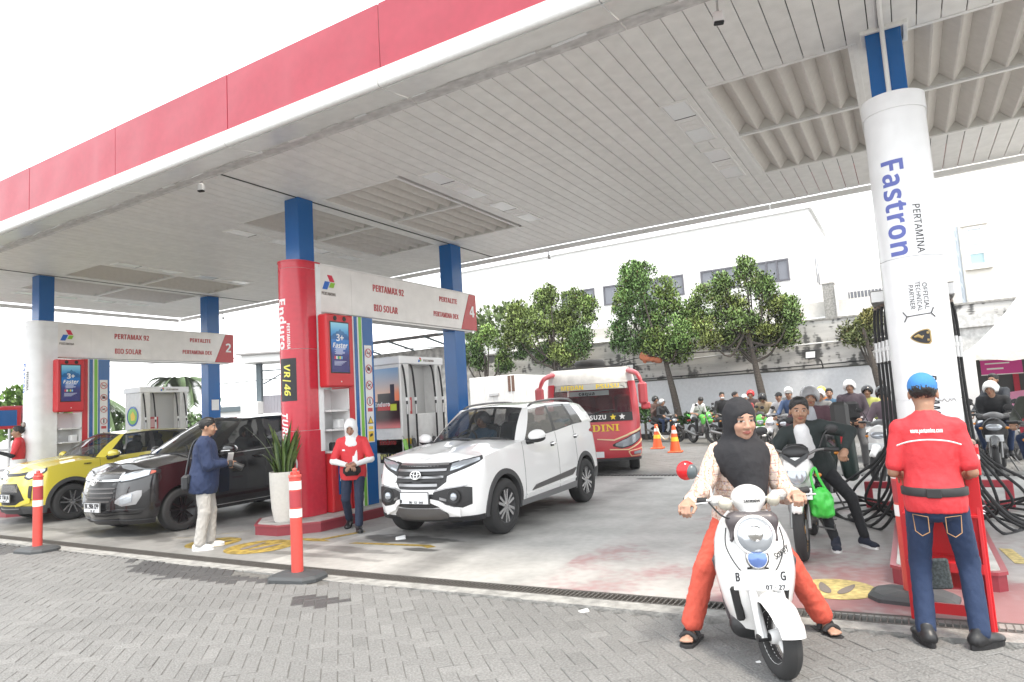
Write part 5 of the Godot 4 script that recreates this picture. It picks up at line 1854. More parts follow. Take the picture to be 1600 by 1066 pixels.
	for x in [0.0,4.5]:
		part(gt,"post",MB.new().box(V3(x,2.45,0),V3(0.26,4.9,0.26)),mat("gate_slate",Color(0.1,0.13,0.15),0.6))
	part(gt,"roof_slab",MB.new().box(V3(2.2,4.9,0),V3(5.6,0.42,1.6),0.02),mats.white_paint)
	part(gt,"roof_cover",MB.new().box(V3(2.2,5.2,-0.2),V3(6.0,0.1,2.4),0.01,Basis(Vector3.RIGHT,0.05)),mat("cover_grey",Color(0.3,0.29,0.29),0.6))
	for k in 2:
		part(gt,"door_leaf",MB.new().box(V3(1.1+k*2.2,1.5,-0.1),V3(2.0,3.0,0.05)),mat("door_grey",Color(0.33,0.32,0.36),0.5))
		for q in 12:
			part(gt,"door_rib",MB.new().box(V3(0.2+k*2.2+q*0.165,1.5,-0.06),V3(0.05,3.0,0.04)),mats.door_grey)
	part(gt,"truss",MB.new().tube([V3(0.2,3.6,0),V3(1.2,4.1,0),V3(2.3,3.6,0),V3(3.4,4.1,0),V3(4.4,3.6,0)],0.04,6).tube([V3(0,4.3,0),V3(4.5,4.3,0)],0.04,6),mats.gate_slate)
	part(gt,"pier",MB.new().box(V3(-0.3,1.35,0.2),V3(0.9,2.7,0.9),0.03),mats.white_paint)
	var sw := thing("site_wall","low white wall with dark capping left of the gateway","wall",V3(-33.0,0,-26.5),27)
	part(sw,"wall",MB.new().box(V3(0,1.2,0),V3(6,2.4,0.3)),mats.white_paint)
	part(sw,"capping",MB.new().box(V3(0,2.5,0),V3(6.2,0.3,0.5)),mats.gate_slate)
	var sh := thing("corrugated_shed","old stained shed wall under a corrugated roof behind the racing poster pump","shed",V3(0,0,-26.9))
	part(sh,"wall",MB.new().box(V3(-25.0,2.45,-0.7),V3(13.0,4.9,0.3)),rough_mat("shed_stained",Color(0.58,0.57,0.55),0.9,0.35,"streak"))
	for k in 40:
		part(sh,"roof_sheet",MB.new().box(V3(-30.0+k*0.28,5.42,0.4),V3(0.27,0.04,2.6),0.01,Basis(Vector3.RIGHT,0.09)),rough_mat("rusty_roof",Color(0.2,0.16,0.15),0.8,0.8,"soil"))
	for k in 5:
		part(sh,"rafter",MB.new().tube([V3(-29.0+k*2.3,5.25,1.5),V3(-29.0+k*2.3,4.9,-0.5)],0.05,6).tube([V3(-29.0+k*2.3,5.3,1.5),V3(-26.7+k*2.3,5.3,1.5)],0.04,6),mats.gate_slate)
	var tr := thing("box_lorry","white rust stained box lorry seen from behind left of the bus","lorry",V3(-12.7,0,-20.0))
	var bm := rough_mat("box_white",Color(0.74,0.74,0.73),0.6,0.2,"grain")
	part(tr,"box_body",MB.new().box(V3(0,1.75,-2.4),V3(1.9,2.0,4.8),0.02),bm)
	for k in 7:
		part(tr,"panel_rib",MB.new().box(V3(-0.8+k*0.27,1.75,0.012),V3(0.03,1.9,0.03)),bm)
	for k in 10:
		part(tr,"side_rib",MB.new().box(V3(0.96,1.75,-0.3 - k*0.48),V3(0.03,1.9,0.03)),bm)
	part(tr,"rust_patch",MB.new().box(V3(0.82,2.45,0.02),V3(0.26,0.55,0.012)),rough_mat("rust",Color(0.22,0.13,0.1),0.9,2.0,"soil"))
	part(tr,"lamp_box",MB.new().box(V3(0.1,2.1,0.03),V3(0.4,0.1,0.05),0.01),mats.steel)
	part(tr,"chassis",MB.new().box(V3(0,0.62,-2.4),V3(1.6,0.25,4.6)),mats.dark)
	for s in [-1,1]:
		for z in [-0.8,-4.0]:
			part(tr,"wheel",MB.new().lathe([[0.1,-0.13],[0.36,-0.13],[0.4,-0.08],[0.4,0.08],[0.36,0.13],[0.1,0.13]],20,Transform3D(Basis(V3(0,1,0),V3(1,0,0),V3(0,0,-1)),V3(s*0.78,0.4,z))),mats.black_rubber)
	for e in [[[-90,10.5,-38],[-68,7.5,-29],[-44,6.6,-33],[-20,6.4,-46]],[[-90,7.4,-36],[-70,5.3,-28.5],[-45,4.6,-31],[-28,4.9,-34]]]:
		var pts := []
		for v in e:
			pts.append(V3(v[0],v[1],v[2]))
		solo("overhead_wire",MB.new().tube(path(pts,8),0.035,5),mats.dark,"thin overhead wire crossing the white sky at %s" % ("left, the upper of two" if e[0][1] > 9 else "left, the lower of two"),"wire","overhead wires")
# ---------------------------------------------------------------- cars
func c_w(P: Dictionary,y: float,z: float) -> float:
	var w: float = scurve(P.w,y)
	var zf: float = P.ztf
	var zr: float = P.ztr
	var k := 0.0
	if z > 0.3:
		k = P.taper_f*pow((z - 0.3)/(zf - 0.3),2.0)
	elif z < -0.6:
		k = P.taper_r*pow((z+0.6)/(zr+0.6),2.0)
	return w*(1.0 - k)
func c_pt(P: Dictionary,t: float,y: float) -> Vector3:
	var s := 1.0
	if t < 0.0:
		s = -1.0
		t = -t
	var x: float
	var z: float
	if t <= 2.0:
		var w := c_w(P,y,P.ztf)
		var zf: float = scurve(P.zf,y)
		if t <= 1.0:
			x = t*(w - P.rx)
			z = zf - P.bow*t*t
		else:
			var a := (t - 1.0)*PI*0.5
			x = w - P.rx+P.rx*sin(a)
			z = P.ztf+(zf - P.bow - P.ztf)*cos(a) - P.bow*0.0
	elif t <= 3.0:
		z = lerpf(P.ztf,P.ztr,t - 2.0)
		x = c_w(P,y,z)
	else:
		var w := c_w(P,y,P.ztr)
		var zr: float = scurve(P.zr,y)
		var rr: float = P.rr
		if t <= 4.0:
			var a := (t - 3.0)*PI*0.5
			x = w - rr+rr*cos(a)
			z = P.ztr+(zr - P.ztr)*sin(a)
		else:
			x = (w - rr)*(5.0 - t)
			z = zr - 0.03*(1.0 - pow(5.0 - t,2.0))
	return V3(x*s,y,z)
func c_n(P: Dictionary,t: float,y: float) -> Vector3:
	var e := 0.01
	var du := c_pt(P,t+e,y) - c_pt(P,t - e,y)
	var dv := c_pt(P,t,y+e) - c_pt(P,t,y - e)
	var n := du.cross(dv).normalized()
	var p := c_pt(P,t,y)
	if n.dot(V3(p.x,0,p.z*0.4)) < 0.0:
		n = -n
	return n
func c_tz(P: Dictionary,z: float) -> float:
	return 2.0+(z - P.ztf)/(P.ztr - P.ztf)
func c_tx(P: Dictionary,x: float,y: float) -> float:
	return x/(c_w(P,y,P.ztf) - P.rx)
func c_patch(P: Dictionary,mb: MB,cols: Array,off: float,rows := 4,lift := 0.0,mirror := 1.0) -> MB:
	var fine := []
	for i in cols.size() - 1:
		var n := maxi(1,int(absf(cols[i+1][0] - cols[i][0])/0.12))
		for k in n:
			var u := float(k)/n
			fine.append([lerpf(cols[i][0],cols[i+1][0],u),lerpf(cols[i][1],cols[i+1][1],u),lerpf(cols[i][2],cols[i+1][2],u)])
	fine.append(cols[cols.size() - 1])
	var rings := []
	for c in fine:
		var ring := PackedVector3Array()
		for k in rows+1:
			var y := lerpf(c[1],c[2],float(k)/rows)
			var p := c_pt(P,c[0],y)+c_n(P,c[0],y)*(off+lift)
			p.x *= mirror
			ring.append(p)
		for k in rows+1:
			var y := lerpf(c[2],c[1],float(k)/rows)
			var p := c_pt(P,c[0],y)+c_n(P,c[0],y)*(lift - 0.012)
			p.x *= mirror
			ring.append(p)
		rings.append(ring)
	mb.loft(rings,true,true,true,false)
	return mb
func c_line(P: Dictionary,mb: MB,pts: Array,r: float,mirror := 1.0,off := 0.0) -> MB:
	var o := []
	for i in pts.size() - 1:
		for k in 6:
			var t := lerpf(pts[i][0],pts[i+1][0],k/6.0)
			var y := lerpf(pts[i][1],pts[i+1][1],k/6.0)
			o.append(c_pt(P,t,y)+c_n(P,t,y)*off)
	o.append(c_pt(P,pts[-1][0],pts[-1][1])+c_n(P,pts[-1][0],pts[-1][1])*off)
	for i in o.size():
		o[i].x *= mirror
	mb.tube(o,r,6)
	return mb
func tyre_wheel(t: Node,at: Vector3,R: float,wd: float,rim_r: float,side: float,style: int,spoke_m: Material) -> void:
	var xf := Transform3D(Basis(V3(0,1,0),V3(side,0,0),V3(0,0,-side)),Vector3.ZERO)   # axle along x,outside at +y of the lathe
	var w := Node3D.new()
	w.name = "wheel"
	t.add_child(w,true)
	w.position = at
	var key := "tyre%.3f%.3f%.3f%d" % [R,wd,rim_r,side]
	if not meshes.has(key):
		var h := wd/2
		meshes[key] = MB.new().lathe([[rim_r,-h*0.9],[rim_r+0.02,-h],[R - 0.03,-h],[R - 0.008,-h*0.78],[R,-h*0.6],[R,h*0.6],[R - 0.008,h*0.78],[R - 0.03,h],[rim_r+0.02,h],[rim_r,h*0.86],[rim_r - 0.004,h*0.6]],40,xf,false,false).mesh()
	part(w,"tyre",meshes[key],rough_mat("tyre_rubber",Color(0.03,0.03,0.031),0.8,3.0,"grain"))
	var h2 := wd/2
	var rim := MB.new().lathe([[rim_r - 0.002,h2*0.88],[rim_r - 0.018,h2*0.86],[rim_r - 0.03,h2*0.3],[0.05,h2*0.15],[0.0,h2*0.15]],40,xf,false,false)
	part(w,"rim",rim,mats.chrome if style == 3 else mat("rim_dark",Color(0.035,0.035,0.038),0.35,0.3))
	var sp := MB.new()
	var n: int = [6,5,5,5][style]
	for k in n:
		var b := Basis(V3(1,0,0),TAU*k/n)
		if style == 0:   # swirling twin blades
			for q in 2:
				var a := q*0.42
				var poly := arr2([-0.012,0.05,0.02,0.05,0.052+q*0.01,rim_r - 0.02,0.016+q*0.01,rim_r - 0.02])
				sp.prism(poly,0.02*side,Transform3D(b*Basis(V3(1,0,0),a)*Basis(V3(0,0,-1),V3(0,1,0),V3(1,0,0)),V3((h2*0.72)*side,0,0)))
		elif style == 1:   # five forked
			for q in [-1,1]:
				var poly := arr2([-0.014+q*0.01,0.04,0.014+q*0.01,0.04,q*0.05+0.012,rim_r - 0.015,q*0.05 - 0.012,rim_r - 0.015])
				sp.prism(poly,0.02*side,Transform3D(b*Basis(V3(0,0,-1),V3(0,1,0),V3(1,0,0)),V3((h2*0.72)*side,0,0)))
		else:
			var poly := arr2([-0.03,0.03,0.03,0.03,0.045,rim_r - 0.02,-0.045,rim_r - 0.02])
			sp.prism(poly,0.02*side,Transform3D(b*Basis(V3(0,0,-1),V3(0,1,0),V3(1,0,0)),V3((h2*0.6)*side,0,0)))
	part(w,"spokes",sp,spoke_m)
	var hub := MB.new().lathe([[0.055,h2*0.55],[0.055,h2*0.82],[0.045,h2*0.9],[0.0,h2*0.92]],20,xf,false,false)
	for k in 5:
		var a := TAU*k/5+0.3
		hub.tube([V3(side*h2*0.6,cos(a)*0.075,sin(a)*0.075),V3(side*h2*0.8,cos(a)*0.075,sin(a)*0.075)],0.01,6)
	part(w,"hub",hub,spoke_m if style != 2 else mats.rim_dark)
	part(w,"brake_disc",MB.new().lathe([[0.0,0.0],[rim_r - 0.06,0.0],[rim_r - 0.06,0.012],[0.0,0.012]],24,xf),mats.steel)
func oval_badge(t: Node,at: Vector3,s: float,m: Material,tilt := 0.0) -> void:
	var mb := MB.new()
	for e in [[1.0,0.68,0.0],[0.34,0.62,0.0],[0.86,0.3,0.3]]:
		var p := []
		for k in 28:
			var a := TAU*k/28
			p.append(at+Basis(V3(1,0,0),tilt)*V3(cos(a)*e[0]*s,(sin(a)*e[1]+e[2]*0.9)*s*0.98,0))
		mb.tube(p,s*0.1,6,false,true)
	part(t,"badge",mb,m)
func plate(t: Node,at: Vector3,text: String,sub: String,tilt := 0.06) -> void:
	var b := Basis(V3(1,0,0),-tilt)
	var pl := part(t,"number_plate",MB.new().box(Vector3.ZERO,V3(0.44,0.15,0.012),0.004),mat("plate_white",Color(0.72,0.74,0.76),0.4),Transform3D(b,at))
	part(pl,"plate_rim",MB.new().box(V3(0,0.072,0.006),V3(0.44,0.008,0.006)).box(V3(0,-0.072,0.006),V3(0.44,0.008,0.006)).box(V3(0.216,0,0.006),V3(0.008,0.14,0.006)).box(V3(-0.216,0,0.006),V3(0.008,0.14,0.006)),mats.black_plastic)
	if text:
		words(pl,text,0.075,mats.black_text,V3(0,0.018,0.007),Basis.IDENTITY,-0.38)
	if sub:
		words(pl,sub,0.028,mats.black_text,V3(0.03,-0.05,0.007))
func car(n: String,label: String,at: Vector3,turn: float,P: Dictionary) -> Node3D:
	var t := thing(n,label,"car",at,turn,"cars at the pumps")
	var paint: Material = P.paint
	var blk = mats.black_plastic
	var ts := []
	for k in 9: ts.append(k/8.0)
	for k in range(1,9): ts.append(1.0+k/8.0)
	var zs := []
	for ax in [P.za,P.zb]:
		for k in 25:
			zs.append(ax+P.arch*cos(PI*k/24.0))
	for k in 25:
		zs.append(lerpf(P.ztf,P.ztr,k/24.0))
	zs.sort()
	zs.reverse()
	var last := 99.0
	for z in zs:
		if z < P.ztf - 0.004 and z > P.ztr+0.004 and last - z > 0.004:
			ts.append(c_tz(P,z))
			last = z
	for k in 9: ts.append(3.0+k/8.0)
	for k in range(1,6): ts.append(4.0+k/5.0)
	var rows := 16
	var tops := []
	var rings := []
	for t1 in ts:
		var yb: float = P.sill
		if t1 <= 2.0:
			yb = P.front_low
		elif t1 >= 3.0:
			yb = P.rear_low
		else:
			var z := lerpf(P.ztf,P.ztr,t1 - 2.0)
			yb = lerpf(P.front_low,P.sill,clampf((P.ztf - z)/0.3,0,1)) if z > 0.0 else lerpf(P.sill,P.rear_low,clampf((P.ztr+0.5 - z)/0.5,0,1))
			for ax in [P.za,P.zb]:
				var d: float = z - ax
				if absf(d) < P.arch+0.0005:
					yb = maxf(yb,P.ay+sqrt(maxf(P.arch*P.arch - d*d,0.0)))
		var zt := c_pt(P,t1,0.8).z
		var yt: float
		if t1 <= 2.0:
			yt = P.hood_y+P.hood_drop*0.0+(scurve(P.top,P.ztf) - P.hood_y)*smoothstep(0.6,2.0,t1)
		elif t1 <= 3.0:
			yt = scurve(P.top,zt)
		else:
			yt = lerpf(scurve(P.top,P.ztr),P.rear_top,smoothstep(3.0,4.0,t1))
		tops.append(c_pt(P,t1,yt))
		var ring := PackedVector3Array()
		for k in rows+1:
			ring.append(c_pt(P,t1,lerpf(yb,yt,float(k)/rows)))
		rings.append(ring)
	var body := MB.new()
	for s in [1.0,-1.0]:
		body.X = Transform3D(Basis(V3(s,0,0),V3(0,1,0),V3(0,0,1)),Vector3.ZERO)
		var cut := [0,13,rings.size() - 10,rings.size() - 1]
		for c in 3:
			body.loft(rings.slice(cut[c],cut[c+1]+1),false,false,false,true,[V3(0.5,0,1),V3(1,0,0),V3(0.5,0,-1)][c])
	body.X = Transform3D.IDENTITY
	var hood := []
	for i in ts.size():
		var p: Vector3 = tops[i]
		if ts[i] > 2.0 and p.z < P.cowl - 0.28:
			break
		var ring := PackedVector3Array()
		var g := smoothstep(0.0,1.6,ts[i])
		for k in 17:
			var u := k/8.0 - 1.0
			var au := absf(u)
			var crown: float = P.crown*g*(1.0 - pow(au,2.2))
			crown += 0.022*g*smoothstep(0.72,0.5,au)*smoothstep(0.02,0.25,au)   # raised shoulders of the bonnet
			ring.append(V3(p.x*u,p.y+crown,p.z+P.bow*0.0))
		hood.append(ring)
	body.loft(hood,false,false,false,true,Vector3.UP)
	var base := []
	var roof := []
	var kind := []
	for k in 8:
		var u := k/7.0
		base.append(V3(u*P.cw,P.cowl_y - 0.0*u,P.cowl - P.cbow*u*u))
		roof.append(V3(u*P.rwf,curve(P.roof_edge,P.rf)+P.rcrown*(1.0 - u*u),P.rf - 0.06*u*u))
		kind.append("w")
	kind[7] = "a"
	for e in P.side:
		var zb: float = e[0]
		var zr: float = e[1]
		base.append(V3(c_w(P,scurve(P.top,zb),zb) - 0.012,scurve(P.top,zb) - 0.006,zb))
		roof.append(V3(curve(P.rw,zr),curve(P.roof_edge,zr),zr))
		kind.append(e[2])
	for k in 5:
		var u := 1.0 - k/4.0
		base.append(V3(u*P.bwr,P.rear_top+0.02,P.rg+0.03*(1 - u*u)*-1.0))
		roof.append(V3(u*P.rwr,curve(P.roof_edge,P.rr_z)+P.rcrown*0.6*(1.0 - u*u),P.rr_z))
		kind.append("r")
	var vr := [0.0,0.05,0.2,0.4,0.6,0.8,0.93,1.0]
	var grid := []
	for i in base.size():
		var ring := PackedVector3Array()
		for v in vr:
			var p: Vector3 = base[i].lerp(roof[i],v)
			var b: float = 4.0*v*(1.0 - v)
			if kind[i] in ["w","a"]:
				p += V3(0,0.5,0.85)*b*0.035
			elif kind[i] == "r":
				p += V3(0,0.2,-0.9)*b*0.03
			else:
				p += V3(1,0,0)*b*0.02
			ring.append(p)
		grid.append(ring)
	var shell := MB.new()
	var trim := MB.new()
	var glass_w := MB.new()
	var glass_r := MB.new()
	var trim_r := MB.new()
	var side_glass := []
	var seg := 0
	for i in grid.size() - 1:
		var kd: String = kind[i]
		for s in [1.0,-1.0]:
			var X := Transform3D(Basis(V3(s,0,0),V3(0,1,0),V3(0,0,1)),Vector3.ZERO)
			var mid: Vector3 = (grid[i][3]+grid[i+1][3])*0.5
			var hint := V3(0.3,0.6,1.0) if kd == "w" else V3(1,0.2,0.3) if kd != "r" else V3(0.2,0.3,-1)
			var strip := func(mb: MB,j0: int,j1: int) -> void:
				mb.X = X
				mb.loft([grid[i].slice(j0,j1+1),grid[i+1].slice(j0,j1+1)],false,false,false,true,hint)
				mb.X = Transform3D.IDENTITY
			if kd == "w" or kd == "r":
				strip.call(trim if kd == "w" else trim_r,0,1)
				strip.call(glass_w if kd == "w" else glass_r,1,6)
				strip.call(trim if kd == "w" else shell,6,7)
			elif kd == "g":
				strip.call(trim,0,1)
				var mb := MB.new()
				strip.call(mb,1,6)
				side_glass.append(mb)
				strip.call(shell if P.get("body_rail",true) else trim,6,7)
			elif kd == "b":
				strip.call(trim,0,6)
				strip.call(shell if P.get("body_rail",true) else trim,6,7)
			else:
				strip.call(P.get("pillar_mb",shell) if kd == "p" else shell,0,7)
	var rr := []
	for i in roof.size():
		var ring := PackedVector3Array()
		for k in 13:
			var u := k/6.0 - 1.0
			var p: Vector3 = roof[i]
			var c: float = P.rcrown*(1.0 - u*u)
			if kind[i] == "w":
				c = curve(P.roof_edge,P.rf)+P.rcrown*(1.0 - pow(p.x*u/P.rwf,2.0)) - p.y
			ring.append(V3(p.x*u,p.y+c*(1.0 if kind[i] != "r" else 0.6),p.z))
		rr.append(ring)
	var roofmb: MB = shell
	if P.has("roof_paint"):
		roofmb = MB.new()
	roofmb.loft(rr,false,false,false,true,Vector3.UP)
	var bd := part(t,"body",body,paint)
	part(t,"cabin_shell",shell,P.get("shell_paint",paint))
	if P.has("roof_paint"):
		part(t,"roof",roofmb,P.roof_paint)
	part(t,"window_trim",trim,blk)
	part(t,"windscreen",glass_w,P.glass)
	part(t,"rear_window",glass_r,P.glass)
	part(t,"rear_window_trim",trim_r,blk)
	for g in side_glass:
		part(t,"side_window",g,P.side_glass)
	part(t,"underbody",MB.new().box(V3(0,0.36,(P.ztf+P.ztr)/2),V3(1.0,0.24,P.ztf - P.ztr+0.3)).box(V3(0,0.42,0),V3(1.5,0.2,(P.za - P.zb) - P.arch*2.1)).box(V3(0,0.42,P.ztf - 0.1),V3(0.9,0.2,0.5)),mats.dark)
	for s in [-1,1]:
		for ax in [P.za,P.zb]:
			var wells := MB.new()
			var rg := []
			for e in [[P.arch - 0.0,0.78],[P.arch - 0.01,0.5]]:
				var ring := PackedVector3Array()
				for k in 17:
					var a := PI*k/16
					ring.append(V3(s*e[1],P.ay+sin(a)*e[0],ax+cos(a)*e[0]))
				rg.append(ring)
			wells.loft(rg,false,false,false,true,V3(0,-1,0))
			wells.box(V3(s*0.5,P.ay+0.2,ax),V3(0.02,0.42,P.arch*2))
			part(t,"wheel_well",wells,mats.dark)
	for s in [-1,1]:
		for ax in [P.za,P.zb]:
			tyre_wheel(t,V3(s*(P.track),P.R,ax),P.R,0.215,P.rim,s,P.style,P.spoke)
	var inn := mat("cabin_dark",Color(0.03,0.03,0.033),0.8)
	part(t,"cabin_floor",MB.new().box(V3(0,0.62,(P.cowl+P.rg)/2),V3(1.4,0.08,P.cowl - P.rg - 0.1)),inn)
	part(t,"dashboard",MB.new().box(V3(0,P.cowl_y - 0.16,P.cowl - 0.33),V3(1.36,0.24,0.36),0.08),inn)
	for z in [-0.05,-0.95]:
		for s in [-1,1]:
			var st := MB.new()
			st.box(V3(s*0.36,0.85,z+0.2),V3(0.5,0.2,0.5),0.07).box(V3(s*0.36,1.08,z - 0.1),V3(0.48,0.6,0.14),0.06,Basis(V3(1,0,0),-0.25)).box(V3(s*0.36,1.42,z - 0.2),V3(0.24,0.17,0.09),0.04,Basis(V3(1,0,0),-0.2))
			part(t,"seat",st,P.get("seat",inn))
	var wh := []
	for k in 20:
		var a := TAU*k/20
		wh.append(V3(-0.36+cos(a)*0.18,P.cowl_y+0.0+sin(a)*0.16,P.cowl - 0.62+sin(a)*-0.08))
	part(t,"steering_wheel",MB.new().tube(wh,0.016,6,false,true),inn)
	for s in [1.0,-1.0]:
		for z in P.seams:
			part(t,"door_seam",c_line(P,MB.new(),[[c_tz(P,z),P.sill+0.07],[c_tz(P,z),scurve(P.top,z) - 0.01]],0.0032,s),mats.dark)
		for h in P.handles:
			var hm := MB.new()
			var tz := c_tz(P,h[0])
			var hp := []
			for k in 9:
				var u := k/8.0
				var q := c_pt(P,c_tz(P,h[0] - 0.09+0.18*u),h[1]+0.012*u)+V3(0.012+0.026*sin(u*PI),0,0)
				q.x *= s
				hp.append(q)
			hm.tube(hp,0.013,8)
			part(t,"door_handle",hm,P.get("handle_m",paint))
			part(t,"handle_cup",c_patch(P,MB.new(),[[c_tz(P,h[0]+0.06),h[1] - 0.03,h[1]+0.03],[c_tz(P,h[0] - 0.06),h[1] - 0.03,h[1]+0.035]],0.001,2,0.0,s),mats.dark)
		var mp := V3(s*(P.mir[0]),P.mir[1],P.mir[2])
		var mr := part(t,"wing_mirror",MB.new().ell(mp,V3(0.125,0.085,0.085),Basis.from_euler(V3(0,s*0.25,s*0.08)),20),P.get("mirror_paint",paint))
		part(mr,"mirror_foot",MB.new().tube([mp+V3(-s*0.06,-0.06,0.0),mp+V3(-s*0.22,-0.1,0.04)],[0.05,0.03],8).ell(mp+V3(0,-0.045,-0.008),V3(0.122,0.05,0.082),Basis.from_euler(V3(0,s*0.25,s*0.08)),16),blk)
		part(mr,"mirror_glass",MB.new().ell(mp+V3(0,0.0,-0.07),V3(0.1,0.065,0.02),Basis.from_euler(V3(0,s*0.25,0)),14),mats.chrome)
	for k in 2:
		var u0: float = [-0.55,0.05][k]
		var ww := MB.new()
		ww.tube([V3(u0,P.cowl_y+0.03,P.cowl - 0.02),V3(u0+0.3,P.cowl_y+0.055,P.cowl - 0.03),V3(u0+0.58,P.cowl_y+0.04,P.cowl - 0.12)],0.012,5)
		part(t,"wiper",ww,blk)
	for f in P.pieces:
		var name: String = f[0]
		if f.size() > 4 and f[4] == "both":
			for s in [1.0,-1.0]:
				part(t,name,c_patch(P,MB.new(),f[2],f[3],4,f[5] if f.size() > 5 else 0.0,s),f[1])
		else:
			part(t,name,c_patch(P,MB.new(),f[2],f[3],4,f[5] if f.size() > 5 else 0.0),f[1])
	if P.get("flares",false):
		for s in [1.0,-1.0]:
			for ax in [P.za,P.zb]:
				var rg := []
				for k in 29:
					var a := lerpf(-0.30,PI+0.30,k/28.0)
					var ring := PackedVector3Array()
					for e in [[P.arch - 0.02,-0.06],[P.arch - 0.015,0.016],[P.arch+0.05,0.014],[P.arch+0.055,-0.01]]:
						var y: float = P.ay+sin(a)*e[0]
						var z: float = ax+cos(a)*e[0]
						ring.append(V3(s*(c_w(P,maxf(y,0.3),z)+e[1]),maxf(y,P.sill - 0.02),z))
					rg.append(ring)
				part(t,"arch_trim",MB.new().loft(rg,true,true,true,false),mat("arch_grey",Color(0.05,0.05,0.053),0.6))
	return t
func lens_mat() -> StandardMaterial3D:
	return mat("lamp_glass",Color(0.42,0.45,0.49),0.07,0.5)
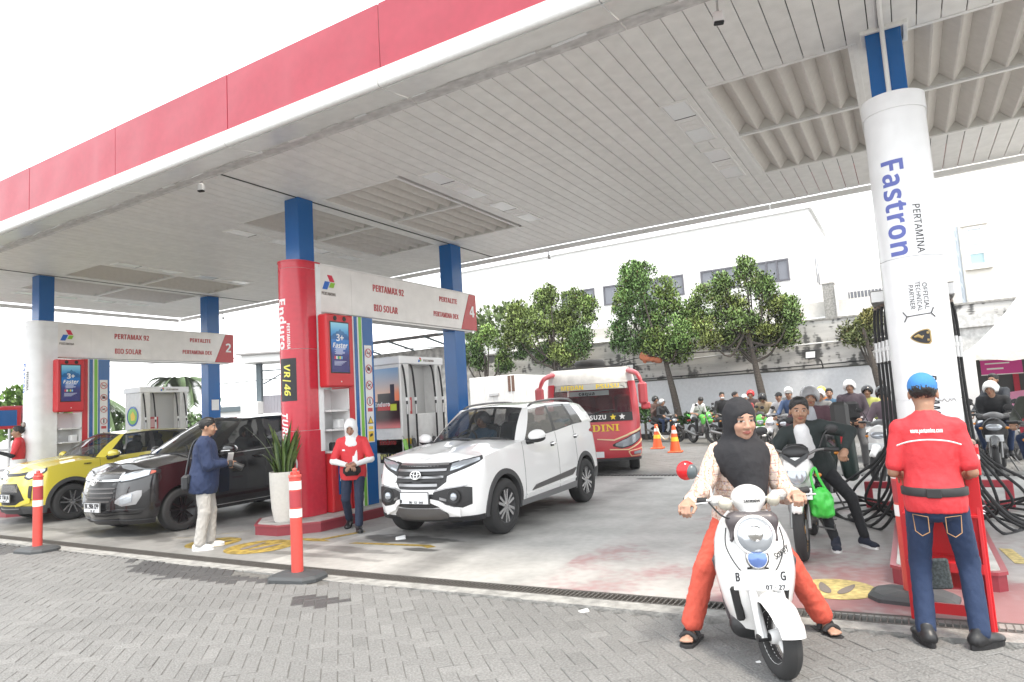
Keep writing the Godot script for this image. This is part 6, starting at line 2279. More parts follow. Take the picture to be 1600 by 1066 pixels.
func build_cars() -> void:
	var gl := mat("car_glass",Color(0.02,0.025,0.03,0.5),0.03)
	var gl2 := mat("car_glass_dark",Color(0.015,0.017,0.02,0.72),0.03)
	var blk = mats.black_plastic
	var grey := mat("trim_silver",Color(0.33,0.33,0.34),0.3,0.7)
	var dgrey := mat("trim_gunmetal",Color(0.12,0.115,0.115),0.35,0.5)
	var wp := mat("car_white",Color(0.80,0.80,0.80),0.32)
	wp.clearcoat_enabled = true
	wp.clearcoat = 1.0
	wp.clearcoat_roughness = 0.03
	var P := {"paint": wp,"ztf": 1.775,"ztr": -1.77,"rx": 0.42,"rr": 0.25,"bow": 0.1,"taper_f": 0.035,"taper_r": 0.05,"sill": 0.30,"front_low": 0.30,"rear_low": 0.36,
		"w": [0.2,0.79,0.33,0.815,0.5,0.838,0.7,0.84,0.9,0.828,1.05,0.815,1.2,0.79,1.35,0.77],
		"zf": [0.25,2.08,0.34,2.15,0.5,2.18,0.66,2.17,0.8,2.13,0.92,2.06,0.99,1.98],
		"zr": [0.3,-2.1,0.45,-2.2,0.6,-2.21,0.9,-2.14,1.3,-2.08],
		"top": [-2.0,1.30,-1.2,1.29,-0.3,1.215,0.5,1.16,0.95,1.13,1.42,1.075,1.775,1.025],"hood_y": 0.985,"hood_drop": 0.0,"rear_top": 1.22,"crown": 0.045,
		"za": 1.345,"zb": -1.34,"arch": 0.405,"ay": 0.37,"R": 0.352,"rim": 0.225,"track": 0.728,"style": 0,"spoke": mat("spoke_silver",Color(0.55,0.55,0.56),0.25,0.9),
		"cowl": 1.02,"cowl_y": 1.14,"cw": 0.69,"cbow": 0.22,"rf": 0.26,"rwf": 0.52,"rcrown": 0.045,"bwr": 0.6,"rg": -2.06,"rwr": 0.55,"rr_z": -1.86,
		"roof_edge": [-1.9,1.585,-1.5,1.635,-0.7,1.655,0.0,1.62,0.3,1.585],"rw": [-1.9,0.56,-1.0,0.60,0.0,0.605,0.3,0.58],
		"side": [[0.68,0.16,"g"],[-0.26,-0.33,"b"],[-0.36,-0.40,"g"],[-1.02,-0.93,"b"],[-1.12,-1.02,"g"],[-1.5,-1.32,"p"],[-1.8,-1.6,"p"],[-2.0,-1.83,"p"]],
		"glass": gl,"side_glass": gl,"seams": [0.80,-0.30,-1.0],"handles": [[-0.13,1.03],[-1.02,1.09]],"handle_m": mats.chrome,"mir": [0.95,1.2,0.62],"flares": true}
	P.pieces = [
		["grille_frame",blk,[[-1.0,0.74,0.96],[-0.72,0.655,0.965],[0.72,0.655,0.965],[1.0,0.74,0.96]],0.004],
		["grille_bar",grey,[[-0.98,0.935,0.958],[0.98,0.935,0.958]],0.016],["grille_bar",grey,[[-0.96,0.865,0.892],[0.96,0.865,0.892]],0.018],
		["grille_bar",grey,[[-0.9,0.785,0.81],[0.9,0.785,0.81]],0.018],["grille_bar",grey,[[-0.74,0.69,0.722],[0.74,0.69,0.722]],0.018],
		["headlight_case",blk,[[0.95,0.80,0.955],[1.2,0.855,0.99],[1.5,0.92,1.02],[1.85,0.995,1.045]],0.006,"both"],
		["headlight",lens_mat(),[[1.06,0.865,0.945],[1.25,0.895,0.975],[1.5,0.945,1.005],[1.72,0.985,1.022]],0.012,"both"],
		["indicator",blk,[[1.0,0.81,0.85],[1.2,0.86,0.885]],0.014,"both"],
		["fog_housing",blk,[[0.62,0.57,0.62],[0.95,0.46,0.66],[1.35,0.43,0.685],[1.55,0.47,0.67]],0.005,"both"],
		["fog_trim",grey,[[0.66,0.625,0.645],[1.0,0.655,0.672],[1.45,0.69,0.705]],0.018,"both"],
		["fog_bar",grey,[[0.82,0.53,0.56],[1.02,0.51,0.535]],0.02,"both"],
		["lower_grille",blk,[[-0.85,0.44,0.49],[-0.6,0.43,0.60],[0.6,0.43,0.60],[0.85,0.44,0.49]],0.003],
		["bumper_wing",wp,[[0.55,0.50,0.545],[0.8,0.455,0.52],[1.0,0.40,0.47],[1.3,0.33,0.42]],0.03,"both"],
		["skid_plate",dgrey,[[-1.05,0.315,0.35],[-0.8,0.30,0.425],[0.8,0.30,0.425],[1.05,0.315,0.35]],0.022],
		["bumper_lip",blk,[[-1.9,0.27,0.335],[-1.0,0.265,0.31],[1.0,0.265,0.31],[1.9,0.27,0.335]],0.012],
		["rocker_panel",mat("rocker_grey",Color(0.16,0.16,0.165),0.45),[[c_tz(P,0.92),0.29,0.36],[c_tz(P,-0.92),0.31,0.40]],0.02,"both"],
		["door_moulding",dgrey,[[c_tz(P,0.62),0.452,0.458],[c_tz(P,0.5),0.46,0.52],[c_tz(P,-0.75),0.51,0.60],[c_tz(P,-0.9),0.59,0.615]],0.012,"both"],
		["door_strip",wp,[[c_tz(P,0.78),0.405,0.43],[c_tz(P,-0.92),0.45,0.475]],0.012,"both"],
		["tail_light",mat("tail_red",Color(0.4,0.015,0.02),0.1),[[c_tz(P,-1.72),1.13,1.16],[3.35,1.08,1.24],[3.9,1.06,1.22]],0.012,"both"],
		["rear_bumper",blk,[[3.0,0.36,0.52],[4.0,0.36,0.55],[4.9,0.36,0.55]],0.01,"both"],
	]
	var c := car("white_car","white sport utility car at the pump with silver grille and blank plate",V3(-5.49,0,-8.8),1.9,P)
	oval_badge(c,V3(0,0.835,2.16),0.078,mats.chrome,-0.2)
	plate(c,V3(0.01,0.56,2.215),"","06 · 12   544",0.0)
	words(c,"B",0.04,mats.black_text,V3(-0.19,0.52,2.224))
	for s in [-1,1]:
		part(c,"fog_lamp",MB.new().ell(c_pt(P,s*1.18,0.565)+V3(0,0,0.02),V3(0.05,0.05,0.03)),mats.lamp_glass)
		part(c,"fog_ring",MB.new().lathe([[0.055,0.0],[0.085,0.012],[0.095,0.0],[0.085,-0.01]],20,Transform3D(Basis(V3(1,0,0),V3(0,0,1),V3(0,-1,0)),c_pt(P,s*1.18,0.565)+V3(0,0,0.015))),blk)
		part(c,"roof_rail",MB.new().tube(path([V3(s*0.57,1.60,0.12),V3(s*0.575,1.665,-0.1),V3(s*0.57,1.70,-0.8),V3(s*0.55,1.69,-1.4),V3(s*0.53,1.63,-1.62)],5),0.018,8),dgrey)
		part(c,"grille_slat",MB.new().box(V3(s*0.2,0.835,2.13),V3(0.3,0.006,0.03)).box(V3(s*0.2,0.75,2.155),V3(0.25,0.006,0.03)),blk)
	var bp := mat("car_black",Color(0.006,0.006,0.008),0.25)
	bp.clearcoat_enabled = true
	bp.clearcoat = 1.0
	bp.clearcoat_roughness = 0.02
	var Q := P.duplicate()
	var chr = mats.chrome
	Q.merge({"paint": bp,"ztf": 1.78,"ztr": -1.95,"rx": 0.46,"bow": 0.12,"sill": 0.24,"front_low": 0.24,"rear_low": 0.3,
		"w": [0.2,0.85,0.3,0.89,0.5,0.912,0.75,0.915,1.0,0.90,1.2,0.875,1.4,0.84],
		"zf": [0.2,2.12,0.3,2.2,0.45,2.235,0.62,2.23,0.8,2.19,0.93,2.12,1.0,2.02],
		"zr": [0.3,-2.4,0.5,-2.47,0.9,-2.42,1.4,-2.3],
		"top": [-2.3,1.24,-1.2,1.23,0.0,1.17,0.6,1.13,1.1,1.10,1.58,1.05,1.78,1.02],"hood_y": 0.985,"rear_top": 1.2,"crown": 0.07,
		"za": 1.36,"zb": -1.39,"arch": 0.38,"ay": 0.335,"R": 0.33,"rim": 0.215,"track": 0.80,"style": 1,"spoke": mat("spoke_black",Color(0.012,0.012,0.014),0.2,0.3),
		"cowl": 1.22,"cowl_y": 1.13,"cw": 0.76,"cbow": 0.25,"rf": 0.12,"rwf": 0.58,"rcrown": 0.05,"bwr": 0.66,"rg": -2.28,"rwr": 0.6,"rr_z": -2.0,
		"roof_edge": [-2.1,1.66,-1.6,1.715,-0.7,1.74,0.0,1.695,0.2,1.665],"rw": [-2.1,0.62,-1.0,0.655,0.0,0.65,0.2,0.62],
		"side": [[0.80,0.04,"g"],[-0.14,-0.2,"b"],[-0.28,-0.32,"g"],[-1.12,-1.08,"b"],[-1.24,-1.18,"g"],[-2.0,-1.8,"p"],[-2.15,-1.95,"p"],[-2.26,-2.03,"p"]],
		"glass": gl2,"side_glass": gl2,"seams": [0.90,-0.2,-1.15],"handles": [[-0.05,1.03],[-1.0,1.05]],"handle_m": bp,"mir": [1.03,1.2,0.62],"flares": false},true)
	Q.pieces = [
		["grille_field",blk,[[-0.9,0.60,0.955],[-0.7,0.52,0.965],[0.7,0.52,0.965],[0.9,0.60,0.955]],0.003],
		["grille_bar",chr,[[-0.96,0.945,0.965],[0.96,0.945,0.965]],0.018],["grille_bar",chr,[[-0.95,0.84,0.864],[0.95,0.84,0.864]],0.02],
		["grille_side",chr,[[0.93,0.84,0.95],[1.0,0.85,0.955]],0.018,"both"],
		["lower_bar",dgrey,[[-0.88,0.73,0.748],[0.88,0.73,0.748]],0.018],["lower_bar",dgrey,[[-0.86,0.665,0.683],[0.86,0.665,0.683]],0.018],["lower_bar",dgrey,[[-0.82,0.60,0.618],[0.82,0.60,0.618]],0.018],["lower_bar",dgrey,[[-0.74,0.54,0.558],[0.74,0.54,0.558]],0.018],
		["headlight_case",blk,[[0.98,0.82,0.945],[1.3,0.84,0.985],[1.6,0.88,1.0],[2.02,0.94,0.985]],0.005,"both"],
		["headlight",lens_mat(),[[1.01,0.835,0.93],[1.3,0.855,0.97],[1.55,0.89,0.985],[1.75,0.915,0.985]],0.013,"both"],
		["indicator",mat("lamp_orange",Color(0.5,0.12,0.08),0.1),[[1.78,0.925,0.98],[1.98,0.95,0.975]],0.012,"both"],
		["fog_housing",grey,[[0.92,0.52,0.56],[1.15,0.475,0.64],[1.5,0.50,0.70],[1.62,0.62,0.70]],0.006,"both"],
		["fog_lens",lens_mat(),[[1.0,0.52,0.58],[1.2,0.50,0.63],[1.4,0.54,0.66]],0.013,"both"],
		["bumper_lip",blk,[[-2.0,0.21,0.27],[-1.0,0.20,0.27],[1.0,0.20,0.27],[2.0,0.21,0.27]],0.02],
		["bumper_line",bp,[[-1.7,0.40,0.425],[1.7,0.40,0.425]],0.016],
		["sill_trim",chr,[[c_tz(Q,0.95),0.30,0.312],[c_tz(Q,-0.95),0.30,0.312]],0.012,"both"],
		["window_chrome",chr,[[c_tz(Q,0.75),1.105,1.117],[c_tz(Q,-1.9),1.205,1.217]],0.008,"both"],
	]
	var c2 := car("black_car","glossy black people carrier with chrome grille beside the photographer",V3(-10.86,0,-7.86),0,Q)
	oval_badge(c2,V3(0,0.855,2.235),0.085,chr,-0.15)
	plate(c2,V3(0.0,0.47,2.26),"BK 2906 KPP","07 · 27",0.0)
	for s in [-1,1]:
		part(c2,"mirror_strip",MB.new().tube([V3(s*0.93,1.17,0.70),V3(s*1.03,1.175,0.71),V3(s*1.12,1.18,0.665)],0.012,6),chr)
	var yp := mat("car_yellow",Color(0.66,0.55,0.06),0.3)
	yp.clearcoat_enabled = true
	yp.clearcoat = 1.0
	yp.clearcoat_roughness = 0.03
	var Y := P.duplicate()
	Y.merge({"paint": yp,"ztf": 1.66,"ztr": -1.7,"rx": 0.42,"bow": 0.1,"sill": 0.30,"front_low": 0.22,"rear_low": 0.34,
		"zf": [0.2,1.94,0.3,1.99,0.5,2.01,0.66,2.0,0.82,1.96,0.92,1.9,0.99,1.82],"zr": [0.3,-1.95,0.6,-2.02,1.2,-1.9],
		"top": [-2.0,1.27,-1.0,1.2,0.0,1.14,0.6,1.11,1.0,1.10,1.38,1.06,1.66,1.02],"hood_y": 0.985,"rear_top": 1.2,"crown": 0.06,
		"za": 1.24,"zb": -1.285,"arch": 0.40,"ay": 0.35,"R": 0.335,"rim": 0.225,"style": 1,"spoke": P.spoke,
		"cowl": 0.98,"cowl_y": 1.12,"cw": 0.69,"cbow": 0.22,"rf": 0.25,"rwf": 0.52,"rg": -1.88,"rr_z": -1.62,
		"roof_edge": [-1.7,1.50,-1.3,1.56,-0.5,1.585,0.0,1.56,0.3,1.53],"rw": [-1.7,0.56,-1.0,0.60,0.0,0.605,0.3,0.58],
		"side": [[0.64,0.15,"g"],[-0.3,-0.35,"b"],[-0.4,-0.44,"g"],[-1.1,-1.0,"b"],[-1.45,-1.3,"p"],[-1.7,-1.5,"p"],[-1.85,-1.6,"p"]],"body_rail": false,
		"seams": [0.74,-0.34,-1.05],"handles": [[-0.16,1.0],[-0.95,1.04]],"handle_m": yp,"mir": [0.95,1.17,0.56],"flares": true},true)
	Y.pieces = [
		["grille_strip",blk,[[-1.2,0.90,0.955],[-0.6,0.875,0.925],[0.6,0.875,0.925],[1.2,0.90,0.955]],0.008],
		["headlight_case",blk,[[0.95,0.84,0.945],[1.2,0.80,0.965],[1.6,0.87,1.0],[1.95,0.96,1.02]],0.006,"both"],
		["headlight",lens_mat(),[[1.02,0.86,0.935],[1.25,0.83,0.955],[1.55,0.89,0.985],[1.8,0.955,1.0]],0.013,"both"],
		["lower_grille",blk,[[-1.15,0.42,0.45],[-0.85,0.38,0.66],[-0.7,0.36,0.745],[0.7,0.36,0.745],[0.85,0.38,0.66],[1.15,0.42,0.45]],0.006],
		["fog_slot",blk,[[1.3,0.50,0.70],[1.42,0.44,0.70]],0.012,"both"],
		["bumper_wing",yp,[[0.75,0.335,0.36],[1.0,0.345,0.42],[1.4,0.40,0.48]],0.03,"both"],
		["lower_bumper",mats.arch_grey,[[-2.0,0.20,0.34],[-1.0,0.19,0.335],[1.0,0.19,0.335],[2.0,0.20,0.34]],0.016],
		["lower_line",grey,[[-0.9,0.285,0.30],[0.9,0.285,0.30]],0.024],
		["rocker_panel",mats.arch_grey,[[c_tz(Y,0.82),0.29,0.38],[c_tz(Y,-0.86),0.29,0.38]],0.02,"both"],
	]
	var c3 := car("yellow_car","bright yellow compact car cut by the left edge of the picture",V3(-14.6,0,-8.0),0,Y)
	oval_badge(c3,V3(0,0.855,2.0),0.075,chr,-0.2)
	plate(c3,V3(0.02,0.49,2.035),"BK 1TM JA","04 · 27",0.0)
	var lat := MB.new()
	for k in 22:
		for s in [-1,1]:
			var x0 := -0.46+k*0.044
			lat.tube([V3(x0,0.60,2.022),V3(clampf(x0+s*0.12,-0.48,0.48),0.73,2.015)],0.0035,4)
	part(c3,"grille_mesh",lat,grey)
	words(c3,"TURBO",0.03,blk,V3(0.828,1.02,0.98),FX,1.0,700,0.2)
	build_bus()
func build_bus() -> void:
	var t := thing("red_minibus","red and white minibus facing the camera behind the white car","bus",V3(-6.2,0,-13.9),21)
	var red := mat("bus_red",Color(0.5,0.02,0.035),0.3)
	red.clearcoat_enabled = true
	red.clearcoat = 1.0
	var wh := rough_mat("bus_white",Color(0.72,0.71,0.69),0.4,0.7,"patch")
	var P := {"ztf": -0.35,"ztr": -5.6,"rx": 0.3,"rr": 0.15,"bow": 0.08,"taper_f": 0.0,"taper_r": 0.0,
		"w": [0.3,1.0,0.5,1.05,1.2,1.05,1.8,1.02,2.2,0.97,2.42,0.9],"zf": [0.3,0.0,0.5,0.06,0.9,0.05,1.2,0.0,1.7,-0.1,2.15,-0.22,2.35,-0.36,2.45,-0.5],"zr": [0.3,-6.0,2.4,-5.9]}
	var strip := func(y0: float,y1: float,t0: float,t1: float,rows: int) -> MB:
		var mb := MB.new()
		for s in [1.0,-1.0]:
			var rg := []
			var n := int((t1 - t0)*10)+1
			for k in n+1:
				var ring := PackedVector3Array()
				for j in rows+1:
					ring.append(c_pt(P,lerpf(t0,t1,float(k)/n),lerpf(y0,y1,float(j)/rows)))
				rg.append(ring)
			mb.X = Transform3D(Basis(V3(s,0,0),V3(0,1,0),V3(0,0,1)),Vector3.ZERO)
			if t1 <= 2.0:
				mb.loft(rg,false,false,false,true,V3(0.4,0,1))
			else:
				mb.loft(rg,false,false,false,true,V3(1,0,0))
		mb.X = Transform3D.IDENTITY
		return mb
	part(t,"front_skin",strip.call(0.32,1.2,0.0,2.0,8),red)
	part(t,"side_skin",strip.call(0.35,1.25,2.0,3.0,6),red)
	part(t,"side_glass",strip.call(1.25,1.95,2.0,3.0,6),mats.car_glass_dark)
	part(t,"upper_side",strip.call(1.95,2.3,2.0,3.0,4),wh)
	part(t,"brow",strip.call(2.04,2.4,0.0,2.0,5),wh)
	for s in [1.0,-1.0]:
		part(t,"screen_pillar",c_patch(P,MB.new(),[[1.32,1.2,2.06],[2.0,1.2,2.06]],0.004,6,0.0,s),red)
	part(t,"windscreen",strip.call(1.2,2.04,0.0,1.35,8),mats.car_glass)
	part(t,"roof",MB.new().box(V3(0,2.34,-3.2),V3(1.8,0.1,5.4),0.05),wh)
	part(t,"rear_wall",MB.new().box(V3(0,1.3,-5.9),V3(2.0,1.9,0.1)),red)
	part(t,"floor",MB.new().box(V3(0,0.55,-3.0),V3(1.9,0.2,5.6)),mats.dark)
	part(t,"screen_base_band",c_patch(P,MB.new(),[[-1.3,1.17,1.36],[1.3,1.17,1.36]],0.012),mats.black_plastic)
	part(t,"screen_top_band",c_patch(P,MB.new(),[[-1.25,1.90,2.03],[1.25,1.90,2.03]],0.006),mat("band_grey",Color(0.42,0.42,0.4),0.5))
	words(t,"MEDAN",0.10,mat("bus_yellow",Color(0.8,0.6,0.04),0.4),V3(-0.42,1.965,-0.14),Basis(V3(1,0,0),-0.25),-0.5,700)
	words(t,"PSUSU",0.10,mats.bus_yellow,V3(0.38,1.965,-0.14),Basis(V3(1,0,0),-0.25),-0.52)
	words(t,"caqua",0.08,mats.black_text,V3(-0.1,1.82,-0.16),Basis(V3(1,0,0),-0.22),-0.36)
	part(t,"paper_strip",MB.new().box(V3(-0.05,1.82,-0.19),V3(0.9,0.11,0.01),0,Basis(V3(1,0,0),-0.22)),mats.lamp_lens)
	words(t,"ISUZU",0.1,mats.white_text,V3(0.1,1.27,0.03),Basis(V3(1,0,0),-0.18),-0.42)
	words(t,"DINI",0.15,mats.bus_yellow,V3(0.28,1.03,0.055),Basis.IDENTITY,-0.6,700,0.0,"Droid Serif")
	for k in 2:
		var st := PackedVector2Array()
		for q in 10:
			var a := TAU*q/10+PI/2
			st.append(Vector2(cos(a),sin(a))*(0.075 if q % 2 == 0 else 0.032))
		part(t,"star",MB.new().prism(st,0.008,Transform3D(Basis(V3(1,0,0),-0.18),V3(0.46+k*0.2,1.265,0.035))),mats.bus_yellow if k == 0 else mats.white_text)
	var gold := mat("bus_cream",Color(0.72,0.58,0.35),0.4)
	for s in [1.0,-1.0]:
		part(t,"headlight_bed",c_patch(P,MB.new(),[[0.55,0.62,0.66],[0.8,0.56,0.74],[1.2,0.62,0.86],[1.75,0.78,0.94]],0.008,4,0.0,s),mats.black_plastic)
		part(t,"headlight",c_patch(P,MB.new(),[[0.62,0.63,0.67],[0.85,0.59,0.74],[1.2,0.65,0.84],[1.65,0.78,0.91]],0.018,4,0.0,s),mats.lamp_glass)
		part(t,"cream_stripe",c_patch(P,MB.new(),[[0.1,0.78,0.80],[0.6,0.74,0.77],[1.1,0.86,0.9],[1.9,0.98,1.02]],0.014,2,0.0,s),gold)
		part(t,"cream_stripe",c_patch(P,MB.new(),[[0.45,0.54,0.56],[1.0,0.52,0.545],[1.9,0.72,0.75]],0.014,2,0.0,s),gold)
		part(t,"fog_frame",c_patch(P,MB.new(),[[1.0,0.47,0.5],[1.15,0.38,0.52],[1.8,0.40,0.56]],0.014,3,0.0,s),gold)
		part(t,"fog_panel",c_patch(P,MB.new(),[[1.06,0.46,0.49],[1.18,0.40,0.505],[1.74,0.42,0.54]],0.02,3,0.0,s),red)
		part(t,"fog_lens",c_patch(P,MB.new(),[[1.25,0.43,0.49],[1.65,0.44,0.51]],0.026,3,0.0,s),mats.lamp_glass)
		var arm := part(t,"mirror_arm",MB.new().tube(path([V3(s*0.86,2.3,-0.35),V3(s*1.05,2.2,-0.05),V3(s*1.14,1.98,0.08)],5),[0.055,0.06,0.06,0.06,0.055,0.055,0.05,0.05,0.045,0.04,0.04],10),red)
		part(arm,"mirror_head",MB.new().box(V3(s*1.15,1.76,0.08),V3(0.2,0.5,0.12),0.05),red)
		part(t,"side_mirror",MB.new().box(V3(s*1.2,1.48,-0.1),V3(0.2,0.16,0.1),0.03),red)
	part(t,"bumper",c_patch(P,MB.new(),[[-1.95,0.30,0.36],[1.95,0.30,0.36]],0.02),mats.arch_grey)
	part(t,"number_plate",MB.new().box(V3(0,0.45,0.085),V3(0.42,0.13,0.012)),mats.plate_white)
	part(t,"wiper",MB.new().tube([V3(0.05,1.36,0.0),V3(0.25,1.42,-0.03),V3(0.5,1.42,-0.04)],0.014,5),mats.black_plastic)
	part(t,"dashboard",MB.new().box(V3(0,1.2,-0.45),V3(1.8,0.25,0.4),0.06),rough_mat("dash_beige",Color(0.42,0.4,0.36),0.7,1.0,"grain"))
	for k in 4:
		for j in 3:
			part(t,"seat",MB.new().box(V3(-0.68+k*0.45,1.4,-1.3 - j*0.9),V3(0.36,0.75,0.16),0.06),mat("seat_red",Color(0.33,0.06,0.07),0.7))
	for s in [-1,1]:
		for z in [-1.1,-4.4]:
			tyre_wheel(t,V3(s*0.86,0.4,z),0.4,0.24,0.24,s,2,mats.steel)
	solo("spare_tyre",MB.new().lathe([[0.2,-0.09],[0.32,-0.09],[0.37,-0.04],[0.37,0.04],[0.32,0.09],[0.2,0.09],[0.18,0.0],[0.2,-0.09]],28,Transform3D(Basis.IDENTITY,V3(-6.75,2.56,-15.2)),false,false),mats.tyre_rubber,"spare tyre lying on the roof of the red minibus","tyre")
	var rk := thing("roof_rack","dark roof rack on the red minibus","rack",V3(-6.2,2.4,-13.9),21)
	for s in [-1,1]:
		part(rk,"rail",MB.new().tube([V3(s*0.75,0.08,-0.9),V3(s*0.75,0.08,-5.0)],0.025,6),mats.black_plastic)
	for k in 6:
		part(rk,"slat",MB.new().box(V3(0,0.05,-0.9 - k*0.8),V3(1.5,0.04,0.08)),mats.black_plastic)
	var v := thing("white_van","white van with a yellow trimmed rear window beyond the blue rear pillar","van",V3(-9.3,0,-15.6))
	part(v,"body",MB.new().box(V3(0,0.95,0),V3(1.5,1.4,3.0),0.18),wh)
	part(v,"roof",MB.new().box(V3(0,1.66,-0.1),V3(1.36,0.14,2.6),0.06),wh)
	part(v,"yellow_surround",MB.new().box(V3(-0.3,1.4,1.5),V3(0.72,0.3,0.03),0.01),mats.sign_yellow)
	part(v,"windscreen",MB.new().box(V3(-0.3,1.38,1.515),V3(0.56,0.22,0.02)),mats.car_glass_dark)
	for s in [-1,1]:
		for z in [-0.9,0.9]:
			tyre_wheel(v,V3(s*0.66,0.3,z),0.3,0.18,0.18,s,2,mats.steel)
# ---------------------------------------------------------------- people
var head_mb: MB
var head_class := PackedByteArray()
var hand_grip: MB
var hand_rest: MB
var hair_mesh: Mesh
var helmet_mesh: Mesh
var visor_mesh: Mesh
var cap_mesh: Mesh
var shoe_mesh: Mesh
var sole_mesh: Mesh
func make_people_kit() -> void:
	head_mb = MB.new()
	var b := Blob.new()
	b.ell(V3(0,0.135,-0.012),V3(0.074,0.09,0.095),Basis.IDENTITY,0.02).ell(V3(0,0.085,0.022),V3(0.062,0.085,0.066),Basis.IDENTITY,0.03)
	b.ell(V3(0,0.036,0.032),V3(0.048,0.036,0.046),Basis.IDENTITY,0.02).ell(V3(0,0.016,0.062),V3(0.021,0.016,0.017),Basis.IDENTITY,0.015)
	b.cap(V3(-0.036,0.129,0.074),V3(0.036,0.129,0.074),0.012,0.012,0.012)
	for s in [-1,1]:
		b.ell(V3(s*0.036,0.076,0.064),V3(0.022,0.022,0.022),Basis.IDENTITY,0.02)
		b.cut(V3(s*0.03,0.112,0.096),V3(0.018,0.011,0.016))
		b.ell(V3(s*0.03,0.111,0.075),V3(0.014,0.011,0.012),Basis.IDENTITY,0.004)
		b.ell(V3(s*0.011,0.073,0.097),V3(0.01,0.008,0.01),Basis.IDENTITY,0.008)
		b.ell(V3(s*0.077,0.098,-0.012),V3(0.009,0.03,0.02),Basis.from_euler(V3(0,s*0.3,0)),0.008)
	b.cap(V3(0,0.112,0.088),V3(0,0.078,0.107),0.008,0.012,0.012)
	b.ell(V3(0,0.051,0.087),V3(0.024,0.007,0.012),Basis.IDENTITY,0.006).ell(V3(0,0.041,0.085),V3(0.02,0.007,0.012),Basis.IDENTITY,0.006)
	b.cap(V3(0,0.02,-0.02),V3(0,-0.07,-0.025),0.052,0.056,0.02)
	b.into(head_mb,0.0052)
	for v in head_mb.V:
		var k := 0
		var ax := absf(v.x)
		if v.z > 0.05:
			if pow((ax - 0.03)/0.017,2)+pow((v.y - 0.1115)/0.0062,2) < 1.0:
				k = 1 if absf(ax - 0.03) < 0.009 else 2
			elif pow((ax - 0.033)/0.021,2)+pow((v.y - 0.1335 - (0.03 - ax)*0.05)/0.0045,2) < 1.0:
				k = 3
			elif pow(v.x/0.025,2)+pow((v.y - 0.046)/0.010,2) < 1.0:
				k = 4
		head_class.append(k)
	for g in 2:
		var mb := MB.new()
		var hb := Blob.new()
		hb.ell(V3(0,0,0.05),V3(0.041,0.016,0.052),Basis.IDENTITY,0.015).cap(V3(0,0,-0.02),V3(0,0,0.03),0.026,0.03,0.02)
		for i in 4:
			var x := 0.031 - i*0.0205
			var ln: float = [0.042,0.046,0.043,0.034][i]
			var p := V3(x,0.0,0.088)
			var an: float = 0.35 if g == 1 else 1.15
			for q in 3:
				var d := V3(0,-sin(an),cos(an))
				var e: Vector3 = p+d*ln*[1.0,0.66,0.5][q]
				hb.cap(p,e,0.0095 - q*0.0008,0.0088 - q*0.0008,0.004)
				p = e
				an += 0.5 if g == 1 else 1.0
		hb.cap(V3(0.034,-0.004,0.02),V3(0.058,-0.018,0.055),0.013,0.011,0.012).cap(V3(0.058,-0.018,0.055),V3(0.05 if g == 0 else 0.062,-0.04 if g == 0 else -0.026,0.088),0.0105,0.009,0.004)
		hb.into(mb,0.0065)
		if g == 0: hand_grip = mb
		else: hand_rest = mb
	var hm := MB.new()
	Blob.new().ell(V3(0,0.148,-0.02),V3(0.083,0.088,0.1),Basis.IDENTITY,0.01).ell(V3(0,0.2,0.015),V3(0.062,0.036,0.06),Basis.IDENTITY,0.03).cut(V3(0,0.085,0.115),V3(0.09,0.098,0.098)).cut(V3(0,0.02,-0.02),V3(0.15,0.06,0.09)).cut(V3(0,0.06,0.05),V3(0.13,0.075,0.07)).into(hm,0.008,0.005,50.0)
	hair_mesh = hm.mesh()
	hm = MB.new()
	Blob.new().ell(V3(0,0.125,-0.012),V3(0.122,0.135,0.142),Basis.IDENTITY,0.01).cut(V3(0,0.055,0.15),V3(0.095,0.105,0.125)).cut(V3(0,0.06,0.0),V3(0.095,0.12,0.11)).half(V3(0,0.0,0),V3(0,-1,0)).into(hm,0.012)
	helmet_mesh = hm.mesh()
	var rg := []
	for i in 9:
		var el := lerpf(-0.28,0.62,i/8.0)
		var ring := PackedVector3Array()
		for k in 17:
			var a := lerpf(-1.15,1.15,k/16.0)
			ring.append(V3(sin(a)*cos(el)*0.128,0.125+sin(el)*0.14,-0.012+cos(a)*cos(el)*0.152))
		rg.append(ring)
	visor_mesh = MB.new().loft(rg,false,false,false,true,V3(0,0.2,1)).mesh()
	hm = MB.new()
	Blob.new().ell(V3(0,0.15,-0.014),V3(0.085,0.092,0.104),Basis.IDENTITY,0.01).half(V3(0,0.118,0),V3(0,-1,0.15)).ell(V3(0,0.15,0.1),V3(0.065,0.008,0.075),Basis(V3(1,0,0),0.12),0.012).into(hm,0.01)
	cap_mesh = hm.mesh()
	hm = MB.new()
	Blob.new().cap(V3(0,-0.035,-0.045),V3(0,-0.05,0.11),0.046,0.034,0.02).ell(V3(0,-0.05,0.125),V3(0.047,0.03,0.06),Basis.IDENTITY,0.02).cap(V3(0,0.02,-0.01),V3(0,-0.03,-0.01),0.045,0.045,0.02).half(V3(0,-0.062,0),V3(0,-1,0)).into(hm,0.012)
	shoe_mesh = hm.mesh()
	var out := PackedVector2Array()
	for k in 22:
		var a := TAU*k/22
		out.append(Vector2(cos(a)*(0.047+0.006*sin(a)),sin(a)*0.137+0.045))
	sole_mesh = MB.new().prism(out,0.03,Transform3D(Basis(V3(1,0,0),V3(0,0,1),V3(0,-1,0)),V3(0,-0.055,0))).mesh()
func ik(a: Vector3,c: Vector3,l1: float,l2: float,pole: Vector3) -> Vector3:
	var d := c - a
	var L := minf(d.length(),(l1+l2)*0.998)
	var n := d.normalized()
	var x := (l1*l1 - l2*l2+L*L)/(2*L)
	var h := sqrt(maxf(l1*l1 - x*x,0.0))
	var p := (pole - n*pole.dot(n)).normalized()
	return a+n*x+p*h
